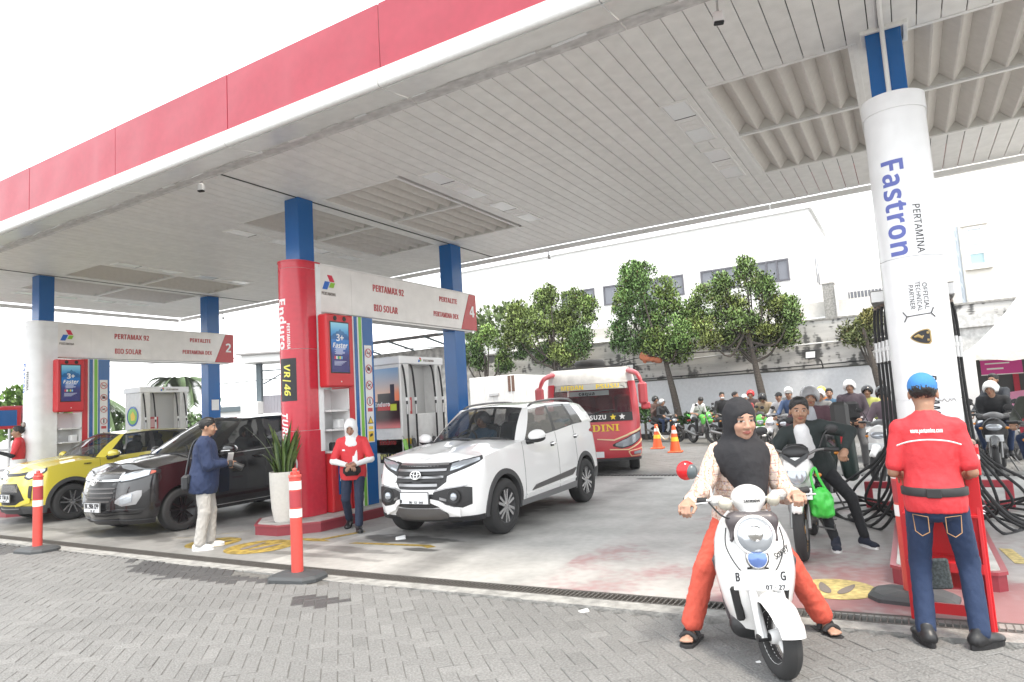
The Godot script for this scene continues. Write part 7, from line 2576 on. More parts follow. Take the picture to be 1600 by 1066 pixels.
func cloth(key: String,c: Color,rough := 0.85) -> StandardMaterial3D:
	if mats.has(key):
		return mats[key]
	var m := mat(key,c,rough)
	m.uv1_triplanar = true
	m.uv1_scale = Vector3.ONE*2.2
	m.normal_enabled = true
	m.normal_texture = noise_tex["cloth_bump"]
	m.normal_scale = 0.35
	m.albedo_texture = noise_tex["grain"]
	return m
func person(n: String,label: String,at: Vector3,turn: float,o: Dictionary,group := "") -> Node3D:
	var t := thing(n,label,"person",at,turn,group)
	var fine: bool = o.get("fine",false)
	var h := 0.0125 if fine else 0.021
	var sc: float = o.get("build",1.0)
	var pel: Vector3 = o.get("pel",V3(0,0.93,0))
	var neck: Vector3 = o.get("neck",pel+V3(0,0.49,0.0))
	var tw: float = deg_to_rad(o.get("twist",0.0))
	var up := (neck - pel).normalized()
	var xr := V3(cos(tw),o.get("roll",0.0),-sin(tw)).normalized()
	var zf := xr.cross(up).normalized()
	xr = up.cross(zf).normalized()
	var tb := Basis(xr,up,zf)
	var sw: float = 0.175*sc
	var sh := [neck+tb*V3(sw,-0.05,-0.005),neck+tb*V3(-sw,-0.05,-0.005)]
	var hip := [pel+V3(cos(tw),0,-sin(tw))*0.085+V3(0,-0.03,0),pel - V3(cos(tw),0,-sin(tw))*0.085+V3(0,-0.03,0)]
	var hand: Array = o.get("hands",[pel+tb*V3(0.25,-0.1,0.06),pel+tb*V3(-0.25,-0.1,0.06)])
	var pole: Array = o.get("elbows",[V3(0.4,-0.3,-1),V3(-0.4,-0.3,-1)])
	var foot: Array = o.get("feet",[V3(0.11,0.085,0.02),V3(-0.11,0.085,-0.02)])
	var kp: Array = o.get("knees",[V3(0.15,0,1),V3(-0.15,0,1)])
	var toe: Array = o.get("toes",[12.0,-12.0])
	var l_arm := [0.285,0.255]
	var leg: float = o.get("leg",0.43)
	var elb := []
	var kn := []
	for i in 2:
		elb.append(ik(sh[i],hand[i],l_arm[0],l_arm[1],pole[i]))
		kn.append(ik(hip[i],foot[i],leg,leg,kp[i]))
	var hr: Array = o.get("head",[0.0,0.0,0.0])
	var hb := Basis.from_euler(V3(deg_to_rad(hr[1]),deg_to_rad(hr[0]),deg_to_rad(hr[2])))
	var hx := Transform3D(hb.scaled(Vector3.ONE*o.get("head_size",1.0)),neck+up*0.062+tb*V3(0,0,0.02))
	var skin: Color = o.get("skin",Color(0.34,0.19,0.125))
	var body := MB.new()
	body.tinted = true
	body.col = skin
	var bb := Blob.new()
	bb.cap(pel,neck,0.075,0.07,0.02).cap(neck+tb*V3(0,-0.02,-0.01),hx.origin+V3(0,0.02,0) - hb.z*0.02,0.058,0.05,0.02).cap(sh[0],sh[1],0.045,0.045,0.03)
	for i in 2:
		var dirh: Vector3 = (hand[i] - elb[i]).normalized()
		bb.cap(sh[i],elb[i],0.043*sc,0.036*sc,0.02).cap(elb[i],hand[i],0.038*sc,0.024*sc,0.015)
		if o.get("bare_legs",false) or fine:
			bb.cap(hip[i],kn[i],0.055,0.045,0.02).cap(kn[i],foot[i],0.045,0.033,0.02)
	bb.into(body,h)
	var hs := head_mb
	var hc := [skin,Color(0.012,0.008,0.007),Color(0.5,0.46,0.43),Color(0.02,0.014,0.012),Color(skin.r*0.85,skin.g*0.5,skin.b*0.55)]
	var base := body.V.size()
	body.append(hs,hx)
	for i in hs.V.size():
		body.K[base+i] = hc[head_class[i]]
	var grips: Array = o.get("grip",[false,false])
	var hand_b: Array = o.get("hand_basis",[null,null])
	for i in 2:
		var d: Vector3 = (hand[i] - elb[i]).normalized()
		var s := 1.0 if i == 0 else -1.0
		var bz := d
		var by := V3(0,1,0) - d*d.y
		if by.length() < 0.3:
			by = V3(s,0,0.3)
		by = (by - d*by.dot(d)).normalized()
		if not grips[i] and d.y < -0.5:
			by = V3(s,0.1,0.2)
			by = (by - d*by.dot(d)).normalized()
		var hbx: Basis = hand_b[i] if hand_b[i] != null else Basis(by.cross(bz),by,bz)
		var xf := Transform3D(hbx*Basis(V3(-s,0,0),V3(0,1,0),V3(0,0,1)),hand[i]+d*0.015)
		body.append(hand_grip if grips[i] else hand_rest,xf,false)
	if o.get("bare_feet",false):
		var fb := Blob.new()
		for i in 2:
			var fx := Basis(Vector3.UP,deg_to_rad(toe[i]))
			fb.cap(foot[i],foot[i]+fx*V3(0,-0.04,-0.02),0.035,0.035,0.02).cap(foot[i]+fx*V3(0,-0.045,-0.02),foot[i]+fx*V3(0,-0.058,0.12),0.034,0.02,0.02)
			for q in 5:
				fb.cap(foot[i]+fx*V3((q - 2)*0.013,-0.058,0.1),foot[i]+fx*V3((q - 2)*0.017,-0.062,0.15 - absf(q - 1.5)*0.008),0.012,0.01,0.006)
		fb.into(body,0.008)
	var sm := tinted("skin",0.55)
	sm.subsurf_scatter_enabled = true
	sm.subsurf_scatter_strength = 0.08
	part(t,"body",body,sm)
	var lo: float = o.get("loose",0.0)
	var top := MB.new()
	var s1 := Blob.new()
	var hem: float = o.get("hem",0.1)
	s1.ell(pel.lerp(neck,0.66),V3(0.178*sc+lo,0.215,0.118*sc+lo),tb,0.05).ell(pel.lerp(neck,0.3)+tb*V3(0,0,o.get("belly",0.0)),V3(0.16*sc+lo,0.2,0.118*sc+lo+o.get("belly",0.0)),tb,0.06)
	s1.cap(sh[0],sh[1],0.062*sc+lo*0.3,0.062*sc+lo*0.3,0.05).cap(neck+tb*V3(0,0.005,-0.012),neck+tb*V3(0,-0.06,-0.01),0.066,0.09,0.04)
	if hem > 0.0:
		s1.ell(pel+tb*V3(0,-hem*0.25,0),V3(0.182*sc+lo*1.3,hem+0.12,0.148*sc+lo*1.2),tb,0.05)
		s1.half(pel+tb*V3(0,-hem,0),-up)
	var sl: int = o.get("sleeve",2)
	for i in 2:
		var el_r: float = 0.05*sc+lo*0.5
		if sl == 1:
			var m: Vector3 = sh[i].lerp(elb[i],0.82)
			s1.cap(sh[i],m,0.058*sc+lo*0.4,0.054*sc+lo*0.6,0.012)
			s1.half(m+(m - sh[i]).normalized()*0.02+V3(0,0,0),Vector3.ZERO)
		elif sl == 2:
			s1.cap(sh[i],elb[i],0.066*sc+lo*0.5,el_r+0.004,0.018).cap(elb[i],hand[i].lerp(elb[i],0.06),el_r,0.036*sc+lo*0.35,0.03)
	s1.items = s1.items.filter(func(it): return it[0] != 3 or it[2] != Vector3.ZERO)
	s1.into(top,h,o.get("wrinkle",0.003),12.0,hash(label) % 99)
	part(t,o.get("top_name","shirt"),top,o.top)
	if sl == 1 and o.has("under_sleeve"):
		var us := MB.new()
		var ub := Blob.new()
		for i in 2:
			ub.cap(sh[i].lerp(elb[i],0.6),elb[i],0.05,0.045,0.02).cap(elb[i],hand[i],0.045,0.033,0.02)
		ub.into(us,h,0.004,14.0)
		part(t,"under_sleeve",us,o.under_sleeve)
	if o.has("legs"):
		var tr := MB.new()
		var s2 := Blob.new()
		var lw: float = o.get("leg_loose",0.0)
		var le: float = o.get("leg_end",0.93)
		s2.ell(pel+V3(0,0.0,0),V3(0.15*sc,0.13,0.106*sc),tb,0.05).ell(pel+tb*V3(0,-0.06,-0.045),V3(0.14*sc,0.1,0.085*sc),tb,0.05)
		for i in 2:
			var end: Vector3 = kn[i].lerp(foot[i],le)
			s2.cap(hip[i],kn[i],0.084*sc+lw,0.058*sc+lw,0.03).cap(kn[i],end,0.056*sc+lw,0.045*sc+lw*1.4,0.02)
		s2.into(tr,h,o.get("wrinkle",0.004)*0.9,15.0,hash(label) % 77)
		part(t,"trousers",tr,o.legs)
	if o.has("shoes"):
		for i in 2:
			var fx := Transform3D(Basis(Vector3.UP,deg_to_rad(toe[i]))*Basis(V3(1,0,0),deg_to_rad(o.get("foot_pitch",[0.0,0.0])[i])),foot[i])
			var sp := part(t,"shoe",shoe_mesh,o.shoes,fx)
			part(sp,"sole",sole_mesh,o.get("soles",o.shoes))
	match o.get("hat","hair"):
		"hair":
			part(t,"hair",hair_mesh,mat("black_hair",Color(0.012,0.011,0.011),0.45),hx)
		"helmet":
			var hp := part(t,"helmet",helmet_mesh,o.hat_m,hx)
			if o.get("visor",0.0) != 0.0:
				part(hp,"visor",visor_mesh,o.get("visor_m",mat("visor_smoke",Color(0.03,0.03,0.035,0.55),0.05)),Transform3D(Basis(V3(1,0,0),-o.visor),V3(0,0.0,0)))
		"cap":
			part(t,"cap",cap_mesh,o.hat_m,hx*Transform3D(Basis(Vector3.UP,o.get("cap_turn",0.0)),Vector3.ZERO))
			part(t,"hair",hair_mesh,mat("black_hair",Color(0.012,0.011,0.011),0.45),hx*Transform3D(Basis.IDENTITY.scaled(V3(0.95,0.9,0.95)),V3(0,0.0,0)))
	t.set_meta("hx",hx)
	t.set_meta("tb",tb)
	t.set_meta("elb",elb)
	t.set_meta("sh",sh)
	t.set_meta("kn",kn)
	return t
func ride(o: Dictionary) -> Dictionary:
	var r := {"pel": V3(0,0.84,-0.22),"neck": V3(0,1.31,-0.08),"hands": [V3(0.29,0.98,0.24),V3(-0.29,0.98,0.24)],"elbows": [V3(0.4,-0.9,-0.3),V3(-0.4,-0.9,-0.3)],"grip": [true,true],
		"feet": [V3(0.17,0.36,0.08),V3(-0.17,0.36,0.08)],"knees": [V3(0.4,0.4,1),V3(-0.4,0.4,1)],"hem": 0.06,"shoes": mats.black_plastic}
	r.merge(o,true)
	return r
func build_people() -> void:
	make_people_kit()
	var jean := cloth("denim_blue",Color(0.018,0.036,0.09))
	var dark := cloth("dark_trousers",Color(0.02,0.021,0.025))
	var red := cloth("uniform_red",Color(0.62,0.035,0.045),0.7)
	var white := cloth("white_cloth",Color(0.76,0.76,0.77))
	var blackc := cloth("black_cloth",Color(0.016,0.017,0.02))
	var bs := mat("black_shoe",Color(0.016,0.016,0.018),0.4)
	var a := person("person","person in red uniform shirt, blue cap and jeans standing with back to camera",V3(0.06,0,-5.0),178,{"fine": true,"skin": Color(0.30,0.16,0.10),"build": 0.86,"pel": V3(0.0,0.9,0),"neck": V3(0.0,1.37,0.03),"top": red,"sleeve": 1,"loose": 0.012,"hem": 0.1,"legs": jean,"leg_loose": 0.012,"shoes": bs,"leg_end": 0.97,
		"feet": [V3(0.13,0.085,-0.04),V3(-0.15,0.085,0.0)],"toes": [22.0,-38.0],"hands": [V3(0.19,1.0,0.24),V3(-0.19,1.0,0.24)],"elbows": [V3(0.3,-1,-0.8),V3(-0.3,-1,-0.8)],"head": [0,12,0],"hat": "cap","hat_m": cloth("cap_blue",Color(0.05,0.22,0.55)),"wrinkle": 0.003,"leg": 0.41})
	part(a,"belt",MB.new().lathe([[0.165,0.905],[0.182,0.91],[0.182,0.955],[0.165,0.96]],32,Transform3D(Basis(V3(1.0,0,0),V3(0,1,0),V3(0,0,0.84)),V3(0,0.0,0.002)),false,false),mat("belt_black",Color(0.025,0.025,0.027),0.6))
	part(a,"belt_buckle",MB.new().box(V3(0,0.932,-0.153),V3(0.08,0.058,0.014),0.005),mats.black_plastic)
	part(a,"shirt_piping",MB.new().tube(path([V3(-0.17,1.22,-0.10),V3(-0.1,1.245,-0.137),V3(0,1.255,-0.147),V3(0.1,1.245,-0.137),V3(0.17,1.22,-0.10)],5),0.005,5),white)
	words(a,"www.pertamina.com",0.026,mats.white_text,V3(0,1.31,-0.142),Basis(V3(-1,0,0),V3(0,1,0),V3(0,0,-1))*Basis(V3(1,0,0),-0.3),-0.17)
	part(a,"collar",MB.new().lathe([[0.088,1.355],[0.076,1.395],[0.07,1.395],[0.08,1.355]],20,Transform3D(Basis.IDENTITY,V3(0,0.01,0.035)),false,false),red)
	for s in [-1,1]:
		var pk := [V3(s*0.045,0.79,-0.152),V3(s*0.125,0.80,-0.125),V3(s*0.12,0.70,-0.13),V3(s*0.085,0.675,-0.15),V3(s*0.045,0.70,-0.155)]
		part(a,"pocket_stitch",MB.new().tube(pk,0.003,4,false,true),mat("stitch_tan",Color(0.35,0.2,0.09),0.7))
	var hj := person("person","person in red and white uniform and white headscarf walking past the red cabinet",V3(-7.05,0,-7.24),38,{"fine": true,"skin": Color(0.32,0.18,0.12),"build": 0.94,"pel": V3(0,0.86,0),"neck": V3(0,1.30,0.04),"top": red,"sleeve": 1,"under_sleeve": white,"loose": 0.015,"hem": 0.14,"legs": cloth("denim_dark",Color(0.018,0.028,0.06)),"leg_loose": 0.008,"shoes": bs,"leg": 0.39,
		"feet": [V3(0.08,0.085,0.24),V3(-0.1,0.13,-0.2)],"foot_pitch": [0.0,22.0],"hands": [V3(0.07,0.94,0.24),V3(-0.07,0.94,0.24)],"elbows": [V3(1,-0.4,-0.5),V3(-1,-0.4,-0.5)],"head": [-4,24,0],"hat": "none","head_size": 0.95})
	var hx: Transform3D = hj.get_meta("hx")
	var mb := MB.new()
	var b := Blob.new().ell(hx*V3(0,0.125,-0.015),V3(0.09,0.115,0.112),hx.basis.orthonormalized(),0.03).cap(hx*V3(0,0.03,-0.02),V3(0,1.27,0.03),0.085,0.1,0.05).ell(V3(0,1.22,0.06),V3(0.125,0.085,0.1),Basis.IDENTITY,0.05)
	b.cut(hx*V3(0,0.088,0.12),V3(0.056,0.078,0.09),hx.basis.orthonormalized()).into(mb,0.011,0.004,12.0)
	part(hj,"headscarf",mb,white)
	part(hj,"waist_bag",MB.new().box(V3(0,0.85,0.16),V3(0.25,0.15,0.11),0.045),blackc)
	part(hj,"bag_strap",MB.new().lathe([[0.165,0.85],[0.172,0.85],[0.172,0.885],[0.165,0.885]],24,Transform3D(Basis(V3(1,0,0),V3(0,1,0),V3(0,0,0.8)),Vector3.ZERO),false,false),blackc)
	part(hj,"white_placket",MB.new().box(V3(0.045,1.08,0.138),V3(0.075,0.34,0.02),0.008,Basis(V3(1,0,0),-0.06)),white)
	part(hj,"name_tag",MB.new().box(V3(-0.09,1.14,0.132),V3(0.08,0.025,0.012),0.003),white)
	for k in 3:
		part(hj,"banknote",MB.new().box(V3(0.01*k - 0.01,0.945+k*0.008,0.2),V3(0.06,0.03,0.004),0,Basis.from_euler(V3(0.6,0.2*k,0.2))),mat("note_pink",Color(0.5,0.28,0.26),0.8))
	var ph := person("person","person in navy shirt and pale trousers holding a camera, seen in profile",V3(-8.16,0,-5.62),138,{"fine": true,"skin": Color(0.36,0.20,0.13),"build": 1.02,"leg": 0.408,"pel": V3(0,0.925,0),"neck": V3(0,1.415,0.03),"top": cloth("navy_shirt",Color(0.018,0.032,0.085)),"sleeve": 2,"loose": 0.028,"belly": 0.02,"hem": 0.2,"legs": cloth("cream_trousers",Color(0.44,0.425,0.405)),"leg_loose": 0.016,"leg_end": 0.96,"wrinkle": 0.006,"shoes": mat("white_shoe",Color(0.66,0.66,0.66),0.5),"soles": mats.white_paint,
		"feet": [V3(0.1,0.085,0.05),V3(-0.1,0.085,-0.05)],"hands": [V3(0.07,1.1,0.29),V3(-0.05,1.09,0.27)],"grip": [true,true],"elbows": [V3(0.7,-1,-0.4),V3(-0.7,-1,-0.4)],"head": [-6,4,0],"toes": [6.0,-10.0]})
	var cm := thing("photo_camera","black camera with a lens held by the person in navy","camera",V3(-7.94,1.08,-5.87),138)
	part(cm,"camera_body",MB.new().box(V3(0,0,0),V3(0.13,0.09,0.06),0.015),mats.black_plastic)
	part(cm,"lens",MB.new().lathe([[0.0,0.0],[0.04,0.0],[0.042,0.09],[0.046,0.13],[0.04,0.135],[0.0,0.12]],18,Transform3D(Basis(V3(1,0,0),V3(0,-0.45,0.9),V3(0,-0.9,-0.45)),V3(0,-0.01,0.03))),mats.black_plastic)
	solo("paper_sheet",MB.new().box(V3(-7.93,1.17,-5.86),V3(0.17,0.006,0.07),0,Basis.from_euler(V3(0,-0.5,0.7))),white,"folded white paper held above the camera","paper")
	part(ph,"glasses",MB.new().tube([V3(-0.075,1.645,0.05),V3(-0.07,1.64,0.15),V3(0,1.64,0.165),V3(0.07,1.64,0.15),V3(0.075,1.645,0.05)],0.006,5),mats.dark)
	var bag := thing("shoulder_bag","small black leather shoulder bag hanging behind the person in navy","bag",V3(-8.27,0.88,-5.44),140)
	part(bag,"pouch",MB.new().box(V3(0,0,0),V3(0.24,0.19,0.1),0.025),mat("bag_leather",Color(0.02,0.022,0.026),0.4))
	part(bag,"flap",MB.new().box(V3(0,0.045,0.045),V3(0.245,0.11,0.03),0.012),mats.bag_leather)
	part(bag,"strap",MB.new().tube(path([V3(-8.32,0.93,-5.46),V3(-8.31,1.15,-5.5),V3(-8.26,1.36,-5.53),V3(-8.2,1.44,-5.58),V3(-8.1,1.41,-5.64)].map(func(p): return bag.transform.affine_inverse()*p),5),0.013,6),mats.bag_leather)
	var la := person("person","person in red and white shirt with black sleeves at far left behind the yellow car",V3(-16.25,0.156,-6.9),-25,{"skin": Color(0.34,0.2,0.13),"top": red,"sleeve": 1,"under_sleeve": blackc,"legs": white,"hands": [V3(0.12,1.15,0.32),V3(-0.22,0.85,0.1)],"shoes": bs,"hem": 0.0,"pel": V3(0,0.93,0),"neck": V3(0,1.38,0)})
	part(la,"white_shirt_hem",MB.new().lathe([[0.19,0.74],[0.195,0.75],[0.185,0.98],[0.17,0.985]],20,Transform3D(Basis(V3(1,0,0),V3(0,1,0),V3(0,0,0.78)),Vector3.ZERO)),white)
	var flower := Image.create(256,256,false,Image.FORMAT_RGB8)
	var fr := RandomNumberGenerator.new()
	fr.seed = 12
	for j in 256:
		for i in 256:
			var c := Color(0.82,0.755,0.71)
			if (i/6+j/40) % 7 == 0: c = c.lerp(Color(0.62,0.34,0.18),0.5)
			if (j/5) % 9 == 0 and (i/64) % 2 == 0: c = c.lerp(Color(0.42,0.33,0.42),0.6)
			flower.set_pixel(i,j,c)
	for k in 230:
		var cx := fr.randi() % 250
		var cy := fr.randi() % 250
		var c: Color = [Color(0.6,0.16,0.18),Color(0.68,0.32,0.14),Color(0.3,0.4,0.26),Color(0.4,0.26,0.42),Color(0.66,0.46,0.2)][fr.randi() % 5]
		for q in 5:
			flower.fill_rect(Rect2i(cx+fr.randi() % 7,cy+fr.randi() % 7,2+fr.randi() % 3,2+fr.randi() % 3),c)
	var fm := StandardMaterial3D.new()
	fm.resource_name = "floral_cotton"
	fm.albedo_texture = ImageTexture.create_from_image(flower)
	fm.uv1_triplanar = true
	fm.uv1_scale = Vector3.ONE*3.2
	fm.roughness = 0.85
	fm.normal_enabled = true
	fm.normal_texture = noise_tex["cloth_bump"]
	fm.normal_scale = 0.3
	var wo := person("person","person in black headscarf and floral blouse sitting on the white scooter",V3(-1.06,0,-4.72),18,{"fine": true,"skin": Color(0.40,0.235,0.165),"build": 0.86,"pel": V3(0,0.80,-0.06),"neck": V3(0.03,1.255,0.06),"top": fm,"top_name": "blouse","sleeve": 2,"loose": 0.026,"hem": 0.16,"belly": 0.02,"legs": cloth("coral_trousers",Color(0.60,0.095,0.06)),"leg_loose": 0.022,"leg_end": 0.93,"wrinkle": 0.006,"bare_feet": true,"leg": 0.38,
		"feet": [V3(0.47,0.085,-0.15),V3(-0.39,0.10,0.08)],"toes": [20.0,-20.0],"knees": [V3(0.9,0.1,1),V3(-0.9,0.1,1)],"hands": [V3(0.29,0.965,0.33),V3(-0.345,0.945,0.37)],"grip": [true,true],"elbows": [V3(0.3,-1,-0.4),V3(-0.3,-1,-0.4)],"head": [16,6,2],"hat": "none","head_size": 1.13})
	hx = wo.get_meta("hx")
	var ob := hx.basis.orthonormalized()
	mb = MB.new()
	b = Blob.new().ell(hx*V3(0,0.13,-0.02),V3(0.1,0.125,0.125),ob,0.03).cap(hx*V3(0,0.06,-0.03),V3(0.02,1.24,0.0),0.095,0.13,0.05).ell(V3(0.02,1.2,0.02),V3(0.185,0.1,0.135),Basis.IDENTITY,0.06)
	b.cap(V3(0.02,1.2,0.09),V3(0.07,0.95,0.17),0.13,0.05,0.06).cap(V3(-0.08,1.18,0.06),V3(0.03,0.99,0.15),0.1,0.05,0.05).cap(V3(0.12,1.19,0.06),V3(0.09,1.0,0.15),0.09,0.05,0.05)
	b.cut(hx*V3(0,0.088,0.13),V3(0.063,0.088,0.10),ob).cap(V3(0.05,1.12,0.13),V3(0.09,0.92,0.18),0.1,0.04,0.08).into(mb,0.0105,0.004,8.0,4)
	part(wo,"headscarf",mb,cloth("scarf_black",Color(0.018,0.018,0.022)))
	part(wo,"scarf_tag",MB.new().box(V3(0.085,1.01,0.226),V3(0.045,0.022,0.006),0.002),mat("tag_cream",Color(0.6,0.55,0.45),0.7))
	for i in 2:
		var f: Vector3 = [V3(0.47,0.085,-0.15),V3(-0.39,0.10,0.08)][i]
		var fx := Transform3D(Basis(Vector3.UP,deg_to_rad([20.0,-20.0][i])),f)
		var sd := part(wo,"sandal",MB.new().prism(arr2([-0.045,-0.09,0.045,-0.09,0.052,0.08,0.045,0.15,0.01,0.175,-0.04,0.15,-0.05,0.08]),0.03,Transform3D(Basis(V3(1,0,0),V3(0,0,1),V3(0,-1,0)),V3(0,-0.082,0))),mats.black_rubber,fx)
		for z in [0.02,0.085]:
			part(sd,"sandal_strap",MB.new().tube(path([V3(-0.05,-0.06,z),V3(-0.035,-0.022 - z*0.2,z),V3(0,-0.01 - z*0.2,z),V3(0.035,-0.022 - z*0.2,z),V3(0.05,-0.06,z)],4),0.016,6),mats.black_rubber)
	var by := person("person","person in black jacket over white polo leaning on a motorbike behind the scooter",V3(-1.0,0,-7.78),8,{"fine": true,"head_size": 1.12,"skin": Color(0.33,0.185,0.12),"build": 0.98,"pel": V3(0.05,0.80,-0.1),"neck": V3(-0.05,1.23,0.16),"roll": 0.08,"top": cloth("jacket_green_black",Color(0.022,0.03,0.03)),"top_name": "jacket","sleeve": 2,"loose": 0.018,"hem": 0.08,"legs": blackc,"shoes": cloth("navy_sneaker",Color(0.02,0.025,0.045)),"soles": mats.white_paint,"leg": 0.41,
		"feet": [V3(0.44,0.085,0.12),V3(0.16,0.085,0.3)],"toes": [30.0,0.0],"foot_pitch": [0.0,0.0],"knees": [V3(0.8,0.2,1),V3(0.3,0.2,1)],"hands": [V3(0.33,1.0,0.38),V3(-0.36,0.99,0.42)],"grip": [true,true],"elbows": [V3(1,0.1,-0.2),V3(-0.6,-0.8,-0.3)],"head": [6,2,-3],"hat": "hair"})
	var bt: Basis = by.get_meta("tb")
	var bn := V3(-0.05,1.23,0.16)
	var pf := MB.new()
	Blob.new().ell(V3(0.05,0.80,-0.1).lerp(bn,0.68)+bt*V3(-0.01,0.0,0.05),V3(0.1,0.23,0.118),bt,0.01).cap(bn+bt*V3(0,0.0,0.05),bn+bt*V3(0.0,-0.2,0.07),0.06,0.075,0.03).into(pf,0.012,0.003,16.0)
	part(by,"polo_front",pf,white)
	var h_white := mat("helmet_white",Color(0.72,0.72,0.72),0.2)
	var h_black := mat("helmet_black",Color(0.015,0.015,0.017),0.2)
	var h_grey := mat("helmet_grey",Color(0.3,0.3,0.31),0.25)
	var h_silver := mat("helmet_silver",Color(0.5,0.5,0.5),0.2,0.5)
	var h_red := mat("helmet_red",Color(0.5,0.03,0.03),0.2)
	var h_yellow := mat("helmet_yellow",Color(0.6,0.48,0.08),0.25)
	var maroon := cloth("jacket_maroon",Color(0.11,0.055,0.07))
	var mr := person("person","person in maroon striped jacket and large grey helmet with the visor raised",V3(-1.22,0,-10.1),4,ride({"fine": true,"build": 1.12,"top": maroon,"top_name": "jacket","loose": 0.03,"belly": 0.03,"legs": cloth("grey_jeans",Color(0.06,0.062,0.066)),"pel": V3(0,0.86,-0.2),"neck": V3(0,1.34,-0.02),"head": [8,8,-4],"hat": "helmet","hat_m": h_grey,"visor": 0.55,"visor_m": mats.visor_smoke if mats.has("visor_smoke") else mat("visor_smoke",Color(0.03,0.03,0.035,0.55),0.05),"head_size": 1.07}))
	part(mr,"shirt_front",MB.new().ell(V3(0,1.16,-0.01),V3(0.085,0.24,0.2),Basis(V3(1,0,0),0.3),16),cloth("shirt_pale_grey",Color(0.45,0.46,0.5)))
	var me: Array = mr.get_meta("elb")
	var msh: Array = mr.get_meta("sh")
	part(mr,"sleeve_stripe",MB.new().tube([msh[0]+V3(0.055,0.05,0.02),msh[0].lerp(me[0],0.5)+V3(0.07,0.02,0.03),me[0]+V3(0.055,0.0,0.04)],0.016,6),mat("stripe_red",Color(0.55,0.03,0.05),0.7))
	part(mr,"sleeve_stripe",MB.new().tube([msh[0]+V3(0.045,0.06,0.045),msh[0].lerp(me[0],0.5)+V3(0.055,0.025,0.06),me[0]+V3(0.04,0.0,0.062)],0.01,6),white)
	var sm2 := person("person","person standing in purple jacket, black chest bag, grey jeans and white helmet",V3(-1.05,0,-15.0),10,{"build": 1.05,"top": cloth("jacket_purple",Color(0.06,0.045,0.06)),"top_name": "jacket","loose": 0.02,"hem": 0.14,"legs": cloth("grey_denim",Color(0.14,0.14,0.145)),"leg_loose": 0.012,"shoes": bs,"hands": [V3(0.12,0.98,0.22),V3(-0.14,0.94,0.2)],"elbows": [V3(1,-0.4,-0.6),V3(-1,-0.4,-0.6)],"pel": V3(0,0.96,0),"neck": V3(0,1.45,0.02),"leg": 0.45,"head": [-6,2,4],"hat": "helmet","hat_m": h_white,"visor": 0.9,"visor_m": h_white,"feet": [V3(0.16,0.085,-0.1),V3(-0.12,0.085,0.12)]})
	part(sm2,"chest_bag",MB.new().box(V3(-0.02,1.15,0.17),V3(0.26,0.36,0.12),0.05),blackc)
	part(sm2,"lower_bag",MB.new().box(V3(-0.02,0.92,0.16),V3(0.36,0.16,0.1),0.04),blackc)
	part(sm2,"wrist_watch",MB.new().box(V3(0.13,1.0,0.235),V3(0.05,0.05,0.03),0.01),mats.steel)
